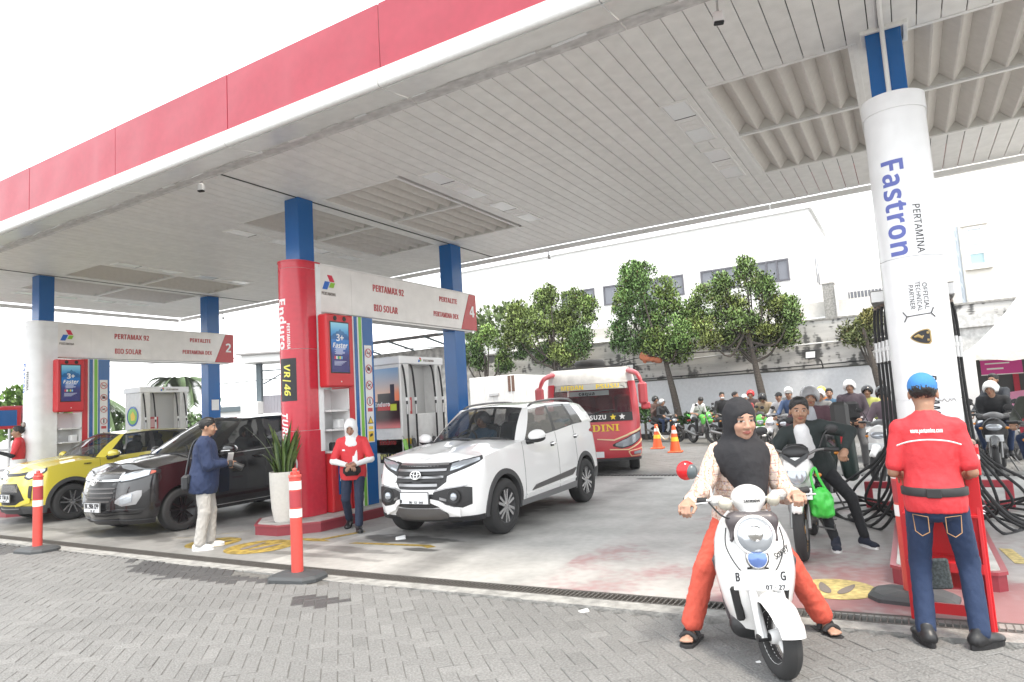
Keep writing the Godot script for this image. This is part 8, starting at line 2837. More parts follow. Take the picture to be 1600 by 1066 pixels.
	var crowd := [
		["in black jacket and silver helmet on the black scooter by the cones",V3(-8.1,0,-24.75),62,{"top": blackc,"legs": jean,"hat": "helmet","hat_m": h_silver,"visor": 0.5}],
		["in dark shirt riding pillion with a dark helmet on the black scooter",V3(-8.42,0.06,-24.9),62,{"top": cloth("shirt_brown",Color(0.1,0.06,0.05)),"legs": dark,"hat": "helmet","hat_m": h_black,"hands": [V3(0.12,1.2,0.14),V3(-0.12,1.2,0.14)],"pel": V3(0,0.88,-0.1),"neck": V3(0,1.36,-0.05)}],
		["in white shirt bent over the green motorbike",V3(-6.4,0.05,-23.35),48,{"top": white,"sleeve": 1,"legs": dark,"hat": "hair","head": [0,42,0],"neck": V3(0,1.29,0.06)}],
		["in black jacket with a white face mask behind the green motorbike",V3(-5.38,0,-22.6),25,{"top": blackc,"legs": dark,"hat": "hair","pel": V3(0,0.93,-0.1),"neck": V3(0,1.42,-0.02),"feet": [V3(0.2,0.085,0.05),V3(-0.2,0.085,0.05)],"mask": 1}],
		["in black T-shirt looking sideways in the middle of the crowd",V3(-4.85,0,-22.1),75,{"top": blackc,"sleeve": 1,"legs": dark,"hat": "hair","pel": V3(0,0.9,-0.1),"neck": V3(0,1.4,-0.02),"feet": [V3(0.2,0.085,0),V3(-0.2,0.085,0)]}],
		["in white cap half hidden behind the headscarf",V3(-4.3,0,-20.8),10,{"top": cloth("shirt_red",Color(0.3,0.05,0.05)),"legs": dark,"hat": "cap","hat_m": white}],
		["in dark jacket and red and white helmet",V3(-4.3,0,-21.7),5,{"top": cloth("jacket_brown",Color(0.07,0.05,0.05)),"legs": dark,"hat": "helmet","hat_m": h_red,"visor": 0.8,"visor_m": h_white,"pel": V3(0,0.92,-0.2),"neck": V3(0,1.41,-0.1)}],
		["in tan jacket and black helmet looking down at a phone",V3(-3.75,0,-20.6),0,{"top": cloth("jacket_tan",Color(0.33,0.25,0.17)),"legs": dark,"hat": "helmet","hat_m": h_black,"visor": 0.3,"head": [0,35,0]}],
		["in pale grey shirt and black cap",V3(-3.1,0,-19.2),-20,{"top": cloth("shirt_light_grey",Color(0.45,0.45,0.46)),"legs": dark,"hat": "cap","hat_m": blackc}],
		["in denim jacket and grey cap",V3(-2.75,0,-18.6),-8,{"top": cloth("jacket_denim",Color(0.06,0.1,0.2)),"legs": dark,"hat": "cap","hat_m": cloth("cap_grey",Color(0.22,0.22,0.22)),"neck": V3(0,1.36,-0.1),"pel": V3(0,0.88,-0.22)}],
		["in grey jacket and white helmet behind the denim jacket",V3(-2.95,0,-20.0),0,{"top": cloth("jacket_grey",Color(0.2,0.2,0.2)),"legs": dark,"hat": "helmet","hat_m": h_white,"visor": 0.7,"neck": V3(0,1.42,-0.1),"pel": V3(0,0.93,-0.22)}],
		["in white helmet just right of the large grey helmet",V3(-1.85,0,-17.2),0,{"top": cloth("jacket_grey",Color(0.2,0.2,0.2)),"legs": dark,"hat": "helmet","hat_m": h_white,"visor": 0.7}],
		["in yellow helmet at the back of the crowd",V3(-2.0,0,-19.0),0,{"top": cloth("shirt_orange",Color(0.4,0.15,0.05)),"legs": dark,"hat": "helmet","hat_m": h_yellow,"visor": 0.7,"neck": V3(0,1.38,-0.1),"pel": V3(0,0.9,-0.22)}],
		["in blue shirt with bare dark hair between two helmets",V3(-1.72,0,-18.0),5,{"top": cloth("shirt_blue",Color(0.05,0.12,0.2)),"legs": dark,"hat": "hair","neck": V3(0,1.33,-0.1)}],
		["in green and yellow jacket smiling under a black helmet near the hoses",V3(-0.85,0,-17.0),0,{"top": cloth("jacket_lime",Color(0.4,0.42,0.12)),"legs": dark,"hat": "helmet","hat_m": h_black,"visor": 0.8,"neck": V3(0,1.33,-0.1)}],
		["in dark cap partly hidden by the hoses left of the round column",V3(-0.42,0,-13.2),-15,{"top": cloth("shirt_mauve",Color(0.2,0.15,0.18)),"legs": cloth("grey_jeans",Color(0.06,0.062,0.066)),"hat": "helmet","hat_m": h_black,"visor": 0.4,"head": [0,25,0]}],
		["in black jacket and white helmet resting on the scooter at the right edge",V3(1.22,0,-14.55),-12,{"top": blackc,"loose": 0.03,"legs": jean,"hat": "helmet","hat_m": h_white,"visor": 0.9,"visor_m": mat("visor_pale",Color(0.55,0.66,0.66),0.08,0.3),"hands": [V3(0.06,0.93,0.22),V3(-0.06,0.96,0.25)],"grip": [false,false],"neck": V3(0,1.28,0.02),"head": [-8,6,0]}],
		["with black hair and dark coat behind the white helmet at right",V3(1.35,0,-15.9),-30,{"top": cloth("coat_blue_black",Color(0.03,0.035,0.045)),"legs": dark,"hat": "hair","pel": V3(0,0.92,-0.2),"neck": V3(0,1.42,-0.1)}],
		["in olive jacket cut by the right edge of the picture",V3(1.48,0,-11.6),-10,{"top": cloth("jacket_olive",Color(0.045,0.05,0.04)),"loose": 0.03,"legs": jean,"hat": "helmet","hat_m": h_black,"visor": 0.4}],
	]
	for c in crowd:
		var q := person("person","person "+c[0],c[1],c[2],ride(c[3]),"riders queueing for fuel")
		if c[3].has("mask"):
			var x: Transform3D = q.get_meta("hx")
			part(q,"face_mask",MB.new().ell(V3(0,0.045,0.06),V3(0.058,0.042,0.05)),white,x)
	person("person","person in dark headscarf looking out of the black car's front window",V3(-10.50,0.18,-8.05),35,ride({"top": blackc,"legs": dark,"pel": V3(0,0.62,-0.1),"neck": V3(0,1.08,-0.12),"hands": [V3(0.2,0.8,0.2),V3(-0.2,0.8,0.2)],"feet": [V3(0.12,0.3,0.45),V3(-0.12,0.3,0.45)],"hat": "helmet","hat_m": blackc,"head": [12,0,0],"skin": Color(0.42,0.26,0.2)}))
	person("person","person at the wheel behind the white car's windscreen",V3(-5.85,0.1,-8.75),0,ride({"top": cloth("shirt_blue",Color(0.05,0.12,0.2)),"legs": dark,"pel": V3(0,0.72,-0.1),"neck": V3(0,1.16,-0.14),"hands": [V3(0.15,0.95,0.3),V3(-0.15,0.95,0.3)],"feet": [V3(0.12,0.5,0.4),V3(-0.12,0.5,0.4)],"hat": "helmet","hat_m": cloth("scarf_grey",Color(0.2,0.2,0.22))}))
# ---------------------------------------------------------------- motorbikes
func bike_wheel(t: Node,at: Vector3,R: float,w: float,rim_m: Material,n: int,steer := 0.0) -> Node3D:
	var o := Node3D.new()
	o.name = "wheel"
	t.add_child(o,true)
	o.position = at
	o.rotation.y = steer
	var xf := Transform3D(Basis(V3(0,1,0),V3(1,0,0),V3(0,0,-1)),Vector3.ZERO)
	var key := "bw%.2f%.2f" % [R,w]
	if not meshes.has(key):
		var p := []
		for k in 13:
			var a := TAU*k/12
			p.append([R - w*0.5+cos(a)*w*0.5,sin(a)*w*0.5])
		meshes[key] = MB.new().lathe(p,36,xf,false,false).mesh()
	part(o,"tyre",meshes[key],mats.tyre_rubber)
	var rr := R - w*0.85
	var key2 := "rim%.2f%.2f%d" % [R,w,n]
	if not meshes.has(key2):
		var m := MB.new()
		m.lathe([[rr,-w*0.34],[rr+0.012,-w*0.34],[rr+0.012,w*0.34],[rr,w*0.34],[rr - 0.015,0.0],[rr,-w*0.34]],32,xf,false,false)
		m.lathe([[0.0,-w*0.45],[0.035,-w*0.45],[0.045,0],[0.035,w*0.45],[0.0,w*0.45]],16,xf)
		for k in n:
			var a := TAU*k/n
			var r0 := 0.012 if n < 12 else 0.0035
			m.tube([V3(0,cos(a)*0.03,sin(a)*0.03),V3(0,cos(a+0.25)*rr*0.55,sin(a+0.25)*rr*0.55),V3(0,cos(a+0.12)*rr,sin(a+0.12)*rr)],[r0*1.5,r0*1.1,r0],6)
		meshes[key2] = m.mesh()
	part(o,"rim",meshes[key2],rim_m)
	part(o,"brake_disc",MB.new().lathe([[0.05,0.0],[0.095,0.0],[0.095,0.004],[0.05,0.004]],24,xf*Transform3D(Basis.IDENTITY,V3(0,w*0.45,0))),mats.steel)
	return o
func blob_part(t: Node,n: String,b: Blob,h: float,m: Material) -> MeshInstance3D:
	var mb := MB.new()
	b.into(mb,h)
	return part(t,n,mb,m)
func proto_bike(kind: String) -> Array:   # a list of [name,mesh,material slot]
	var key := "bike_"+kind
	if meshes.has(key):
		return meshes[key]
	var L := []
	var add := func(n: String,m,slot: String) -> void:
		L.append([n,m.mesh() if m is MB else m,slot])
	var bl := func(b: Blob,h := 0.02) -> MB:
		var m := MB.new()
		b.into(m,h)
		return m
	var dirt := kind == "dirt"
	if kind == "scooter":
		add.call("front_apron",bl.call(Blob.new().cap(V3(0,0.88,0.36),V3(0,0.42,0.46),0.09,0.1,0.05).ell(V3(0,0.72,0.40),V3(0.19,0.24,0.08),Basis(V3(1,0,0),0.2),0.05).ell(V3(0,0.42,0.36),V3(0.16,0.14,0.1),Basis.IDENTITY,0.05)),"paint")
		add.call("handlebar_cover",bl.call(Blob.new().ell(V3(0,0.97,0.30),V3(0.14,0.08,0.1),Basis.IDENTITY,0.03).cap(V3(-0.2,0.97,0.26),V3(0.2,0.97,0.26),0.035,0.035,0.04)),"paint2")
		add.call("tail_body",bl.call(Blob.new().cap(V3(0,0.60,-0.12),V3(0,0.72,-0.72),0.14,0.09,0.05).ell(V3(0,0.52,-0.3),V3(0.15,0.17,0.3),Basis.IDENTITY,0.06)),"paint")
		add.call("seat",bl.call(Blob.new().cap(V3(0,0.76,-0.02),V3(0,0.80,-0.62),0.09,0.09,0.05).ell(V3(0,0.76,-0.25),V3(0.15,0.06,0.3),Basis.IDENTITY,0.04)),"black")
		add.call("floorboard",MB.new().box(V3(0,0.3,0.12),V3(0.3,0.1,0.4),0.03),"black")
		add.call("headlight",bl.call(Blob.new().ell(V3(0,0.80,0.475),V3(0.12,0.07,0.04),Basis(V3(1,0,0),-0.3),0.01),0.014),"lamp")
	elif dirt:
		add.call("frame",MB.new().tube([V3(0,0.9,0.25),V3(0,0.5,0.1),V3(0,0.42,-0.3),V3(0,0.8,-0.25),V3(0,0.92,0.2)],0.03,8).tube([V3(0,0.4,-0.2),V3(0.07,0.34,-0.66)],0.025,8),"paint2")
		add.call("tank_shrouds",bl.call(Blob.new().ell(V3(0,0.88,0.08),V3(0.1,0.11,0.22),Basis(V3(1,0,0),0.2),0.04).ell(V3(0.12,0.78,0.26),V3(0.03,0.14,0.14),Basis.IDENTITY,0.04).ell(V3(-0.12,0.78,0.26),V3(0.03,0.14,0.14),Basis.IDENTITY,0.04)),"paint")
		add.call("seat",bl.call(Blob.new().cap(V3(0,0.92,-0.05),V3(0,0.93,-0.62),0.07,0.06,0.04)),"black")
		add.call("tail",bl.call(Blob.new().cap(V3(0,0.88,-0.5),V3(0,0.98,-0.9),0.06,0.025,0.04)),"paint")
		add.call("high_mudguard",bl.call(Blob.new().cap(V3(0,0.78,0.5),V3(0,0.76,0.95),0.06,0.03,0.04).cap(V3(0,0.78,0.5),V3(0,0.80,0.3),0.06,0.04,0.03)),"paint")
		add.call("number_mask",bl.call(Blob.new().ell(V3(0,0.96,0.44),V3(0.1,0.13,0.04),Basis(V3(1,0,0),-0.3),0.02)),"paint")
		add.call("engine",MB.new().box(V3(0,0.48,0.0),V3(0.2,0.26,0.3),0.04).box(V3(0,0.64,0.06),V3(0.15,0.16,0.16),0.02),"metal")
		add.call("headlight",bl.call(Blob.new().ell(V3(0,0.94,0.48),V3(0.06,0.06,0.03),Basis.IDENTITY,0.01),0.014),"lamp")
	else:
		add.call("tank",bl.call(Blob.new().ell(V3(0,0.80,0.12),V3(0.13,0.13,0.25),Basis(V3(1,0,0),0.12),0.05).cap(V3(0,0.62,0.3),V3(0,0.5,-0.1),0.1,0.1,0.05)),"paint")
		add.call("nose_fairing",bl.call(Blob.new().ell(V3(0,0.86,0.50),V3(0.13,0.15,0.1),Basis(V3(1,0,0),-0.3),0.04).cap(V3(-0.08,0.72,0.42),V3(0.08,0.72,0.42),0.07,0.07,0.04)),"paint")
		add.call("seat",bl.call(Blob.new().cap(V3(0,0.78,-0.1),V3(0,0.84,-0.66),0.1,0.08,0.05)),"black")
		add.call("tail",bl.call(Blob.new().cap(V3(0,0.70,-0.3),V3(0,0.82,-0.8),0.09,0.05,0.04)),"paint")
		add.call("engine",MB.new().box(V3(0,0.42,0.04),V3(0.26,0.3,0.36),0.04),"metal")
		add.call("headlight",bl.call(Blob.new().ell(V3(0,0.80,0.575),V3(0.095,0.1,0.04),Basis(V3(1,0,0),-0.25),0.01),0.014),"lamp")
		add.call("windshield",bl.call(Blob.new().ell(V3(0,1.02,0.46),V3(0.13,0.08,0.03),Basis(V3(1,0,0),-0.6),0.01)),"black")
	var hy := 1.12 if dirt else 1.0
	add.call("handlebar",MB.new().tube(path([V3(-0.36,hy,0.2),V3(-0.2,hy+0.01,0.27),V3(-0.06,hy - 0.05,0.3),V3(0.06,hy - 0.05,0.3),V3(0.2,hy+0.01,0.27),V3(0.36,hy,0.2)],4),0.014,7),"metal")
	for s in [-1,1]:
		add.call("grip",MB.new().tube([V3(s*0.37,hy,0.195),V3(s*0.24,hy+0.008,0.25)],0.022,8),"black")
	for s in [-1,1]:
		add.call("mirror",MB.new().tube(path([V3(s*0.2,hy+0.01,0.27),V3(s*0.26,hy+0.16,0.26),V3(s*0.31,hy+0.2,0.24)],3),0.008,5).ell(V3(s*0.33,hy+0.21,0.23),V3(0.065,0.045,0.015),Basis.IDENTITY,10),"black")
		add.call("fork",MB.new().tube([V3(s*0.075,hy - 0.12,0.34),V3(s*0.075,0.3,0.63)],[0.024,0.02],8),"metal")
		add.call("indicator",MB.new().ell(V3(s*0.18,0.78 if not dirt else 0.9,0.44),V3(0.035,0.022,0.022),Basis.IDENTITY,8),"amber")
	if not dirt:
		add.call("front_mudguard",bl.call(Blob.new().cap(V3(0,0.56,0.44),V3(0,0.60,0.64),0.06,0.065,0.03).cap(V3(0,0.60,0.64),V3(0,0.50,0.84),0.065,0.05,0.03).cut(V3(0,0.29,0.63),V3(0.048,0.31,0.31))),"paint")
		add.call("number_plate",MB.new().box(V3(0,0.62,0.60),V3(0.25,0.11,0.01),0.003,Basis(V3(1,0,0),-0.2)),"plate")
	add.call("exhaust",MB.new().tube(path([V3(-0.1,0.34,0.1),V3(-0.14,0.3,-0.2),V3(-0.17,0.38,-0.5),V3(-0.18,0.46,-0.85)],4),[0.02,0.02,0.02,0.022,0.03,0.045,0.05,0.05,0.05,0.05,0.05,0.05,0.045],10),"metal")
	add.call("swing_case",MB.new().box(V3(0.11,0.32,-0.4),V3(0.09,0.16,0.5),0.04),"black")
	add.call("tail_lamp",MB.new().box(V3(0,0.78,-0.82),V3(0.14,0.06,0.05),0.015),"red")
	add.call("side_stand",MB.new().tube([V3(0.12,0.3,0.0),V3(0.24,0.01,-0.1)],0.012,6),"metal")
	meshes[key] = L
	return L
func bike(n: String,label: String,at: Vector3,turn: float,kind: String,paint: Material,paint2: Material,rim_m: Material,steer := 0.0,group := "motorbikes queueing for fuel") -> Node3D:
	var t := thing(n,label,"motorbike",at,turn,group)
	var slots := {"paint": paint,"paint2": paint2,"black": mats.black_plastic,"lamp": mats.lamp_glass,"metal": mat("engine_metal",Color(0.2,0.2,0.2),0.35,0.7),"amber": mat("amber_lens",Color(0.6,0.22,0.03),0.2),"plate": mats.plate_white,"red": mat("lamp_red",Color(0.4,0.02,0.02),0.2)}
	for e in proto_bike(kind):
		part(t,e[0],e[1],slots[e[2]])
	var R := 0.29 if kind != "dirt" else 0.33
	bike_wheel(t,V3(0,R,0.63),R,0.1,rim_m,24 if kind == "dirt" else 5,steer)
	bike_wheel(t,V3(0,R,-0.63),R,0.11,rim_m,24 if kind == "dirt" else 5)
	return t
func build_white_scooter() -> void:
	var t := thing("white_scooter","white retro scooter with round headlamp and one red mirror in the foreground","scooter",V3(-1.01,0,-4.6),18)
	var wh := mat("scooter_white",Color(0.78,0.78,0.775),0.28)
	wh.clearcoat_enabled = true
	wh.clearcoat = 1.0
	wh.clearcoat_roughness = 0.05
	var gr := mat("scooter_taupe",Color(0.08,0.07,0.075),0.35)
	var rows := []
	for i in 17:
		var v := i/16.0
		var y := lerpf(0.86,0.2,v)
		var hw := scurve([0.0,0.12,0.08,0.175,0.25,0.225,0.5,0.235,0.75,0.205,0.9,0.175,1.0,0.15],v)
		var zc := scurve([0.0,0.25,0.2,0.335,0.5,0.40,0.75,0.41,1.0,0.36],v)
		var ring := PackedVector3Array()
		for k in 21:
			var u := k/10.0 - 1.0
			ring.append(V3(hw*sin(u*1.35)/sin(1.35),y,zc - 0.20*(1.0 - cos(u*1.35))))
		for k in 21:
			var u := 1.0 - k/10.0
			ring.append(V3(hw*0.97*sin(u*1.35)/sin(1.35),y,zc - 0.03 - 0.20*(1.0 - cos(u*1.35))))
		rows.append(ring)
	part(t,"leg_shield",MB.new().loft(rows,true,true,true,true),wh)
	blob_part(t,"shield_edge",Blob.new().cap(V3(-0.12,0.84,0.18),V3(-0.235,0.58,0.22),0.014,0.014,0.01).cap(V3(-0.235,0.58,0.22),V3(-0.17,0.22,0.19),0.014,0.014,0.01).cap(V3(0.12,0.84,0.18),V3(0.235,0.58,0.22),0.014,0.014,0.01).cap(V3(0.235,0.58,0.22),V3(0.17,0.22,0.19),0.014,0.014,0.01),0.012,gr)
	blob_part(t,"lamp_cowl",Blob.new().cap(V3(-0.1,0.83,0.30),V3(0.1,0.83,0.30),0.055,0.055,0.03).cap(V3(-0.1,0.83,0.30),V3(-0.13,0.72,0.345),0.035,0.012,0.03).cap(V3(0.1,0.83,0.30),V3(0.13,0.72,0.345),0.035,0.012,0.03),0.012,gr)
	var tilt := Basis(V3(1,0,0),V3(0,0.24,0.97),V3(0,-0.97,0.24))
	part(t,"headlamp_rim",MB.new().lathe([[0.085,-0.03],[0.118,-0.01],[0.118,0.02],[0.105,0.035],[0.1,0.02]],32,Transform3D(tilt.scaled(V3(1,1,1)),V3(0,0.757,0.383)),false,false),wh)
	part(t,"headlamp",MB.new().lathe([[0.104,0.018],[0.098,0.04],[0.07,0.058],[0.0,0.068]],32,Transform3D(tilt,V3(0,0.757,0.383)),false,false),mats.lamp_glass)
	part(t,"headlamp_core",MB.new().lathe([[0.0,0.07],[0.035,0.068],[0.045,0.06],[0.03,0.074],[0.0,0.078]],20,Transform3D(tilt,V3(0,0.765,0.385))),mats.chrome)
	part(t,"lower_lamp_pod",MB.new().lathe([[0.0,-0.02],[0.066,-0.01],[0.066,0.025],[0.056,0.032]],24,Transform3D(tilt,V3(0,0.628,0.402))),mats.chrome)
	part(t,"blue_lamp",MB.new().lathe([[0.056,0.03],[0.045,0.045],[0.0,0.055]],24,Transform3D(tilt,V3(0,0.628,0.402)),false,false),mat("lens_blue",Color(0.14,0.22,0.5),0.06,0.3))
	for s in [-1,1]:
		part(t,"shield_crease",MB.new().tube(path([V3(s*0.155,0.79,0.305),V3(s*0.165,0.68,0.345),V3(s*0.1,0.56,0.408),V3(s*0.03,0.535,0.42)],5),0.0045,5),mats.arch_grey)
		part(t,"air_slot",MB.new().box(V3(s*0.13,0.36,0.375),V3(0.05,0.2,0.03),0.012,Basis(V3(0,0,1),s*-0.15)),mats.dark)
	words(t,"Scoopy",0.036,mats.black_text,V3(0.145,0.655,0.357),Basis(Vector3.UP,0.55)*Basis(V3(1,0,0),-0.1)*Basis(V3(0,0,1),0.5),-0.11,400,0.2,"Droid Serif")
	part(t,"horn_slot",MB.new().tube([V3(-0.06,0.572,0.41),V3(0,0.58,0.42),V3(0.06,0.572,0.41)],0.006,5),mats.dark)
	var pl := part(t,"number_plate",MB.new().box(Vector3.ZERO,V3(0.30,0.108,0.008),0.003),mats.plate_white,Transform3D(Basis(V3(1,0,0),-0.1),V3(0.0,0.517,0.47)))
	words(pl,"07 · 27",0.026,mats.black_text,V3(0.08,-0.038,0.005))
	words(pl,"B",0.05,mats.black_text,V3(-0.125,0.02,0.005),Basis.IDENTITY,0.7)
	words(pl,"G",0.05,mats.black_text,V3(0.128,0.025,0.005),Basis.IDENTITY,0.7)
	var st := 0.3
	var sb := Basis(Vector3.UP,st)
	var fo := MB.new()
	for s in [-1,1]:
		fo.tube([V3(0,0,0.34)+sb*V3(s*0.08,0.48,0.08),V3(0,0,0.34)+sb*V3(s*0.085,0.22,0.20)],[0.026,0.03],10)
	part(t,"fork",fo,mat("fork_silver",Color(0.62,0.62,0.62),0.35,0.3))
	var w := bike_wheel(t,V3(0,0.225,0.34)+sb*V3(0,0,0.2),0.225,0.1,mat("rim_white",Color(0.68,0.68,0.68),0.35),3,st)
	part(w,"axle_nut",MB.new().tube([V3(-0.12,0,0),V3(0.12,0,0)],0.022,10),mats.black_plastic)
	part(w,"brake_caliper",MB.new().box(V3(-0.07,-0.0,-0.08),V3(0.04,0.09,0.06),0.012),mats.fork_silver)
	var fg := []
	for k in 15:
		var a := lerpf(0.25,2.3,k/14.0)
		var ring := PackedVector3Array()
		for q in 9:
			var u := q/4.0 - 1.0
			var rr := 0.24 - 0.05*u*u+(0.02 if k < 3 else 0.0)
			ring.append(V3(0,0.225,0.34)+sb*V3(u*(0.088 - 0.02*absf(k - 7)/7.0),sin(a)*rr,0.2+cos(a)*rr))
		fg.append(ring)
	part(t,"front_mudguard",MB.new().loft(fg,false,false,false,true,V3(0,1,0.5)),wh)
	blob_part(t,"speedometer_pod",Blob.new().ell(V3(0,0.955,0.22),V3(0.105,0.085,0.1),Basis.IDENTITY,0.03).cap(V3(0,0.9,0.24),V3(0,0.84,0.27),0.06,0.05,0.03),0.012,wh)
	words(t,"SATRIOW",0.016,mats.black_text,V3(0.01,0.95,0.322),Basis(Vector3.UP,0.1))
	var hb := MB.new().tube(path([V3(-0.37,0.945,0.20),V3(-0.2,0.945,0.24),V3(0,0.93,0.22),V3(0.2,0.965,0.16),V3(0.37,0.975,0.08)],5),0.013,8)
	part(t,"handlebar",hb,mats.chrome)
	for s in [-1,1]:
		var g0 := V3(-0.39,0.945,0.195) if s < 0 else V3(0.38,0.975,0.075)
		var g1 := V3(-0.25,0.945,0.23) if s < 0 else V3(0.25,0.968,0.14)
		part(t,"grip",MB.new().tube([g0,g1],0.02,10),mats.black_rubber)
		part(t,"switch_pod",MB.new().box(g1.lerp(V3(0,0.94,0.22),0.25),V3(0.1,0.06,0.06),0.02),mats.fork_silver)
		part(t,"turn_lamp",MB.new().ell(g1.lerp(V3(0,0.94,0.24),0.42)+V3(0,-0.01,0.06),V3(0.042,0.042,0.035),Basis.IDENTITY,16),mat("lamp_clear",Color(0.5,0.47,0.4),0.1,0.2))
		part(t,"brake_lever",MB.new().tube(path([g1+V3(0,-0.005,0.05),g1.lerp(g0,0.6)+V3(0,-0.012,0.075),g0+V3(s*0.03,-0.02,0.06)],4),0.008,6),mats.chrome)
	part(t,"mirror_stalk",MB.new().tube(path([V3(-0.22,0.95,0.235),V3(-0.225,1.03,0.22),V3(-0.31,1.115,0.2)],4),0.007,6),mats.chrome)
	var mi := part(t,"red_mirror",MB.new().ell(V3(-0.36,1.135,0.2),V3(0.066,0.062,0.04),Basis.from_euler(V3(0,0.4,0)),20),mat("mirror_red",Color(0.5,0.015,0.02),0.12))
	part(mi,"mirror_face",MB.new().ell(V3(-0.33,1.128,0.205),V3(0.045,0.05,0.042),Basis.from_euler(V3(0,0.9,0)),14),mat("mirror_grey",Color(0.09,0.11,0.12),0.3))
	part(t,"brake_cable",MB.new().tube(path([V3(-0.24,0.94,0.27),V3(-0.16,0.86,0.33),V3(-0.02,0.85,0.34),V3(0.12,0.88,0.3)],5),0.006,5),mats.black_rubber)
	blob_part(t,"tail_body",Blob.new().cap(V3(0,0.52,-0.18),V3(0,0.68,-0.72),0.16,0.09,0.06).ell(V3(0,0.45,-0.35),V3(0.17,0.2,0.3),Basis.IDENTITY,0.06),0.022,wh)
	blob_part(t,"seat",Blob.new().ell(V3(0,0.72,-0.3),V3(0.15,0.07,0.36),Basis.IDENTITY,0.03),0.022,mats.black_plastic)
	part(t,"floorboard",MB.new().box(V3(0,0.24,0.08),V3(0.34,0.08,0.42),0.03),gr)
	blob_part(t,"belly",Blob.new().cap(V3(-0.1,0.2,0.24),V3(0.1,0.2,0.24),0.08,0.08,0.04).cap(V3(0,0.5,0.22),V3(0,0.2,0.2),0.07,0.1,0.05),0.02,mats.black_plastic)
	bike_wheel(t,V3(0,0.25,-0.72),0.25,0.11,mats.rim_white,3)
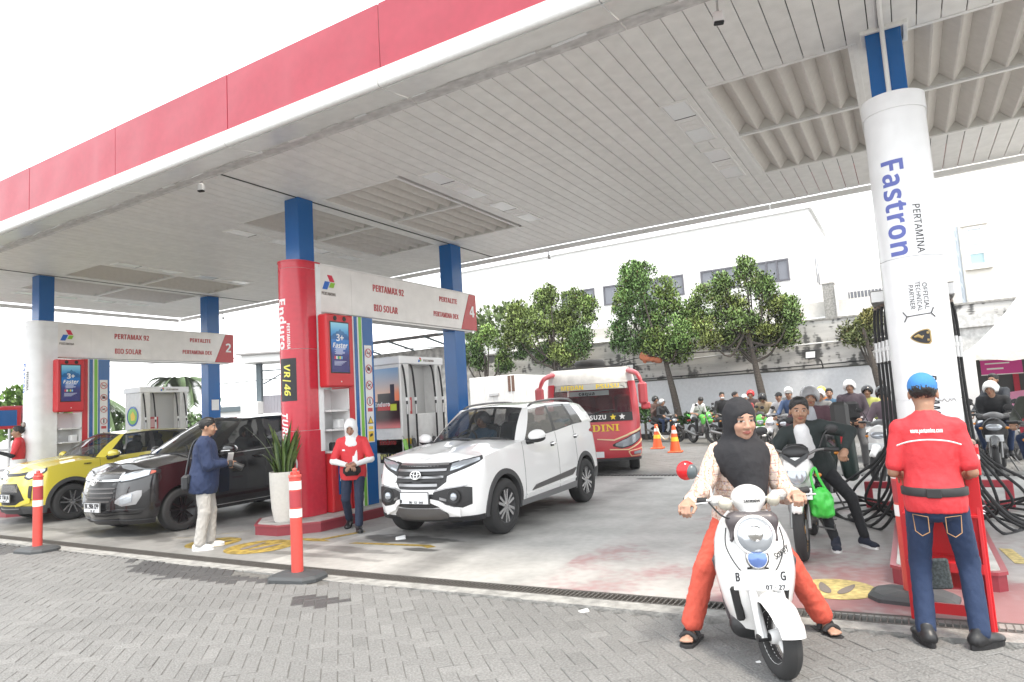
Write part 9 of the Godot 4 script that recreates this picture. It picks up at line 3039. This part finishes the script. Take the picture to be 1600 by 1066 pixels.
func build_bikes() -> void:
	build_white_scooter()
	var blk := mat("bike_black",Color(0.018,0.018,0.02),0.25)
	var gry := mat("bike_grey",Color(0.12,0.12,0.125),0.3)
	var gold := mat("rim_gold",Color(0.62,0.3,0.03),0.3,0.3)
	var rimb := mat("rim_black",Color(0.03,0.03,0.03),0.4)
	var wh = mats.scooter_white
	var b := bike("sport_motorbike","white and black motorbike with orange rim under the person in black jacket",V3(-1.06,0,-7.58),3,"street",wh,blk,gold,0.0)
	part(b,"screen_visor",MB.new().ell(V3(0,1.0,0.5),V3(0.13,0.075,0.06),Basis(V3(1,0,0),-0.5),16),mats.black_plastic)
	words(b,"9JG FAT",0.055,mats.black_text,V3(0.0,0.625,0.608),Basis(V3(1,0,0),-0.2),-0.22)
	part(b,"visor_ridge",MB.new().prism(arr2([-0.13,0.05,0.0,-0.03,0.13,0.05,0.11,0.0,0.0,-0.09,-0.11,0.0]),0.03,Transform3D(Basis(V3(1,0,0),-0.4),V3(0,0.95,0.565))),blk)
	part(b,"crash_bar",MB.new().box(V3(0.15,0.5,0.2),V3(0.05,0.34,0.24),0.015),blk)
	part(b,"foot_rest",MB.new().tube([V3(0.1,0.3,-0.05),V3(0.28,0.28,-0.05)],0.014,6).tube([V3(0.1,0.22,0.05),V3(0.26,0.2,0.1),V3(0.27,0.26,0.16)],0.01,6),mats.engine_metal)
	var bg := thing("green_bag","bright green plastic carrier bag hanging on the motorbike","bag",V3(-0.84,0.56,-7.05),10)
	var gb := MB.new()
	Blob.new().ell(V3(0,-0.02,0),V3(0.10,0.13,0.07),Basis.IDENTITY,0.02).cap(V3(-0.06,-0.12,0),V3(0.06,-0.12,0),0.045,0.045,0.03).into(gb,0.012,0.012,12.0)
	var gm := mat("bag_green",Color(0.06,0.52,0.07),0.3)
	part(bg,"pouch",gb,gm)
	part(bg,"handle_loop",MB.new().tube(path([V3(-0.05,0.08,0.02),V3(-0.07,0.22,0.0),V3(-0.03,0.3,0),V3(0.0,0.2,0),V3(0.05,0.09,-0.02)],4),0.014,6),gm)
	var d := bike("touring_scooter","dark green scooter with tall rounded shield under the person in maroon",V3(-1.15,0,-10.0),8,"scooter",mat("bike_green_black",Color(0.03,0.05,0.045),0.3),gry,rimb,0.0)
	part(d,"tall_shield",MB.new().box(V3(0.28,1.2,0.3),V3(0.22,0.46,0.1),0.048,Basis(V3(1,0,0),-0.15)),mat("shield_charcoal",Color(0.035,0.034,0.034),0.45))
	blob_part(d,"side_cowl",Blob.new().cap(V3(0.3,1.0,0.3),V3(0.34,0.5,0.3),0.12,0.1,0.05),0.025,mats.bike_green_black)
	part(d,"side_flap",MB.new().box(V3(0.3,0.98,0.42),V3(0.1,0.22,0.05),0.02),mats.uniform_red)
	bike("step_scooter","black scooter parked sideways behind the cones with two riders",V3(-8.05,0,-24.75),62,"scooter",blk,gry,rimb)
	bike("trail_motorbike","green and white trail motorbike with spoked wheels behind the cones",V3(-6.3,0,-23.3),48,"dirt",mat("bike_green",Color(0.12,0.5,0.08),0.3),wh,mat("spoke_grey",Color(0.3,0.3,0.3),0.4,0.6),0.2)
	for e in [["black motorbike under the masked rider",V3(-5.38,0,-22.5),25,"street",blk],["black motorbike under the black T-shirt rider",V3(-4.85,0,-22.0),70,"street",blk],["red scooter under the white cap rider",V3(-4.3,0,-20.7),10,"scooter",mat("bike_red",Color(0.4,0.03,0.03),0.3)],["grey motorbike under the red and white helmet",V3(-4.3,0,-21.6),5,"street",gry],["green motorbike under the tan jacket",V3(-3.75,0,-20.5),0,"street",mats.bike_green],["white scooter under the black cap rider",V3(-3.1,0,-19.1),-20,"scooter",wh],["black scooter under the denim jacket",V3(-2.75,0,-18.5),-8,"scooter",blk],["grey scooter under the white helmet behind the denim jacket",V3(-2.95,0,-19.9),0,"scooter",gry],["black scooter right of the large grey helmet",V3(-1.85,0,-17.1),0,"scooter",blk],["red scooter under the yellow helmet",V3(-2.0,0,-18.9),0,"scooter",mats.bike_red],["grey scooter under the bare headed rider in blue",V3(-1.72,0,-17.9),5,"scooter",gry],["white scooter under the lime jacket",V3(-0.85,0,-16.9),0,"scooter",wh],["white scooter beside the trailing hoses",V3(-0.42,0,-13.1),-15,"scooter",wh],["glossy black scooter facing the camera at the right edge",V3(1.2,0,-14.4),-8,"scooter",blk],["grey scooter behind the right hand rider",V3(1.35,0,-15.8),-30,"scooter",gry],["silver scooter cut by the right edge",V3(1.48,0,-11.5),-10,"scooter",mats.fork_silver]]:
		bike("queue_motorbike",e[0],e[1],e[2],e[3],e[4],gry,rimb)
func _ready() -> void:
	setup()
	build_ground()
	build_markings()
	build_canopy()
	build_islands()
	build_furniture()
	build_background()
	build_cars()
	build_people()
	build_bikes()
